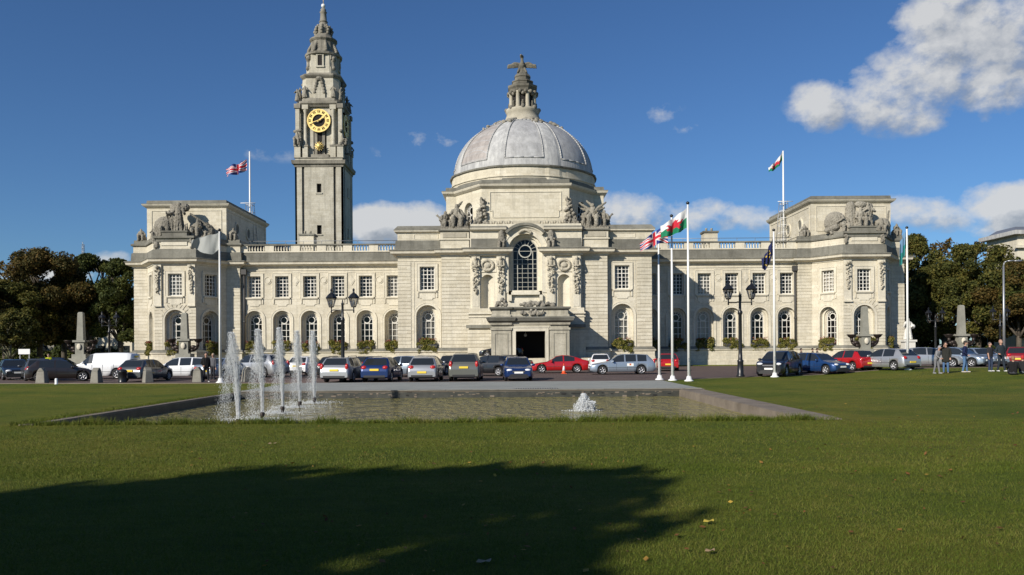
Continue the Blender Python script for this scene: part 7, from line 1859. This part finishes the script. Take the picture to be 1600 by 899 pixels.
def dirn(px, py):
    x, z = (px-800)/F, (HY-py-TH*(px-800))/F; return math.atan(x), math.atan(z/math.sqrt(1+x*x))
blobs = [ # px, py, rx, ry, strength
 (1500,45,105,70,0.95),(1575,105,85,75,0.9),(1365,158,118,48,0.85),(1300,165,60,40,0.9),(1440,120,90,50,0.85),(1440,185,50,22,0.6),(1610,30,70,70,0.9),
 (1590,318,85,34,0.85),(1530,305,26,20,0.6),(1425,332,60,26,0.75),(1600,352,80,22,0.8),(1480,345,60,22,0.6),
 (985,330,62,26,0.8),(1075,335,70,24,0.7),(1160,345,70,22,0.62),(940,345,40,26,0.6),
 (610,350,66,30,0.95),(665,345,42,26,0.95),(575,247,60,12,0.27),(675,218,46,18,0.52),(415,232,60,16,0.27),
 (1038,177,30,12,0.34),(1072,200,32,12,0.30),(170,410,42,16,0.7),(90,428,52,14,0.85),(20,455,60,30,0.5),(1000,420,300,16,0.45)]
def density(daz, del_, off, blobs):
    acc = None; A = mth(t,'ADD', az, daz); E = mth(t,'ADD', el, del_)
    for px, py, rx, ry, s in blobs:
        a0, e0 = dirn(px, py); ra = rx/F*math.cos(a0)**2*1.0+0.004; re = ry/F*math.cos(a0)+0.003
        dx = mth(t,'MULTIPLY', mth(t,'SUBTRACT', A, a0), 1/(ra*1.25)); dy = mth(t,'MULTIPLY', mth(t,'SUBTRACT', E, e0), 1/(re*1.25))
        g = mth(t,'MULTIPLY', mth(t,'SUBTRACT', 1.0, mth(t,'MULTIPLY_ADD', dx, dx, mth(t,'MULTIPLY', dy, dy)), clamp=True), s)
        acc = g if acc is None else mth(t,'MAXIMUM', acc, g)
    vm = mapping(t, v, (1.0,1.0,1.35), off)
    n1 = noise(t, vm, 12, 9, 0.6); n2 = noise(t, vm, 36, 6, 0.6)
    d = mth(t,'SUBTRACT', mth(t,'ADD', acc, mth(t,'ADD', mth(t,'MULTIPLY', mth(t,'SUBTRACT', n1, 0.5), 2.3), mth(t,'MULTIPLY', mth(t,'SUBTRACT', n2, 0.5), 0.55))), 0.30)
    return d, acc
d0, acc = density(0.0, 0.0, (0,0,0), blobs); d1, _ = density(-0.016, 0.022, (-0.016,0,0.022), [b for b in blobs if b[2]*b[3] > 1400])
gate = mth(t,'MULTIPLY', acc, 3.0, clamp=True)
mask = mth(t,'MULTIPLY', mth(t,'SMOOTH_MIN', mth(t,'MULTIPLY', d0, 1.9, clamp=True), 1.0, 0.2, clamp=True), gate)
# sides turned to the sun are white, the parts behind them grey
lit = mth(t,'SUBTRACT', mth(t,'MULTIPLY_ADD', d0, 0.35, 0.42), mth(t,'MULTIPLY', mth(t,'SUBTRACT', d1, mth(t,'MULTIPLY', d0, 0.72)), 1.15), clamp=True)
thick = ramp(t, lit, [(0.05,(3.6,3.9,4.3)),(0.35,(5.3,5.5,5.75)),(0.75,(7.4,7.4,7.3))])
# the sky colour deepened as a polarised autumn sky
tint = mixc(t, 1.0, sky.outputs[0], (0.45,0.68,0.97), 'MULTIPLY')
col = mixc(t, mth(t,'MULTIPLY',mask,0.92), tint, thick)
t.links.new(col, bg.inputs[0]); bg.inputs[1].default_value = 0.075
sl = bpy.data.lights.new('sun', 'SUN'); sl.energy = 4.6; sl.angle = R(0.53); sl.color = (1.0,0.93,0.82)
so = bpy.data.objects.new('sun', sl); COL.objects.link(so); so.rotation_euler = (-sd).to_track_quat('-Z','Y').to_euler(); so.location = (-60,-60,60)
cd = bpy.data.cameras.new('camera'); co = bpy.data.objects.new('camera', cd); COL.objects.link(co); S.camera = co
cd.sensor_width = 36; cd.lens = 36*F/1600; cd.shift_y = (HY-449.5)/1600; cd.clip_end = 5000; cd.clip_start = 0.1
co.location = (0,0,HZ); co.rotation_mode = 'QUATERNION'
q = Vector((0,1,0)).to_track_quat('-Z','Y'); roll = Matrix.Rotation(TH, 4, 'Z')
co.matrix_world = Matrix.Translation((0,0,HZ)) @ q.to_matrix().to_4x4() @ Matrix.Rotation(-TH, 4, 'Z')
S.view_settings.view_transform = 'Standard'; S.view_settings.look = 'None'; S.view_settings.exposure = 0.3; S.view_settings.gamma = 1
S.render.resolution_x, S.render.resolution_y = 1024, 575
S.render.engine = 'CYCLES'

S.cycles.max_bounces = 6; S.cycles.diffuse_bounces = 3; S.cycles.transparent_max_bounces = 8
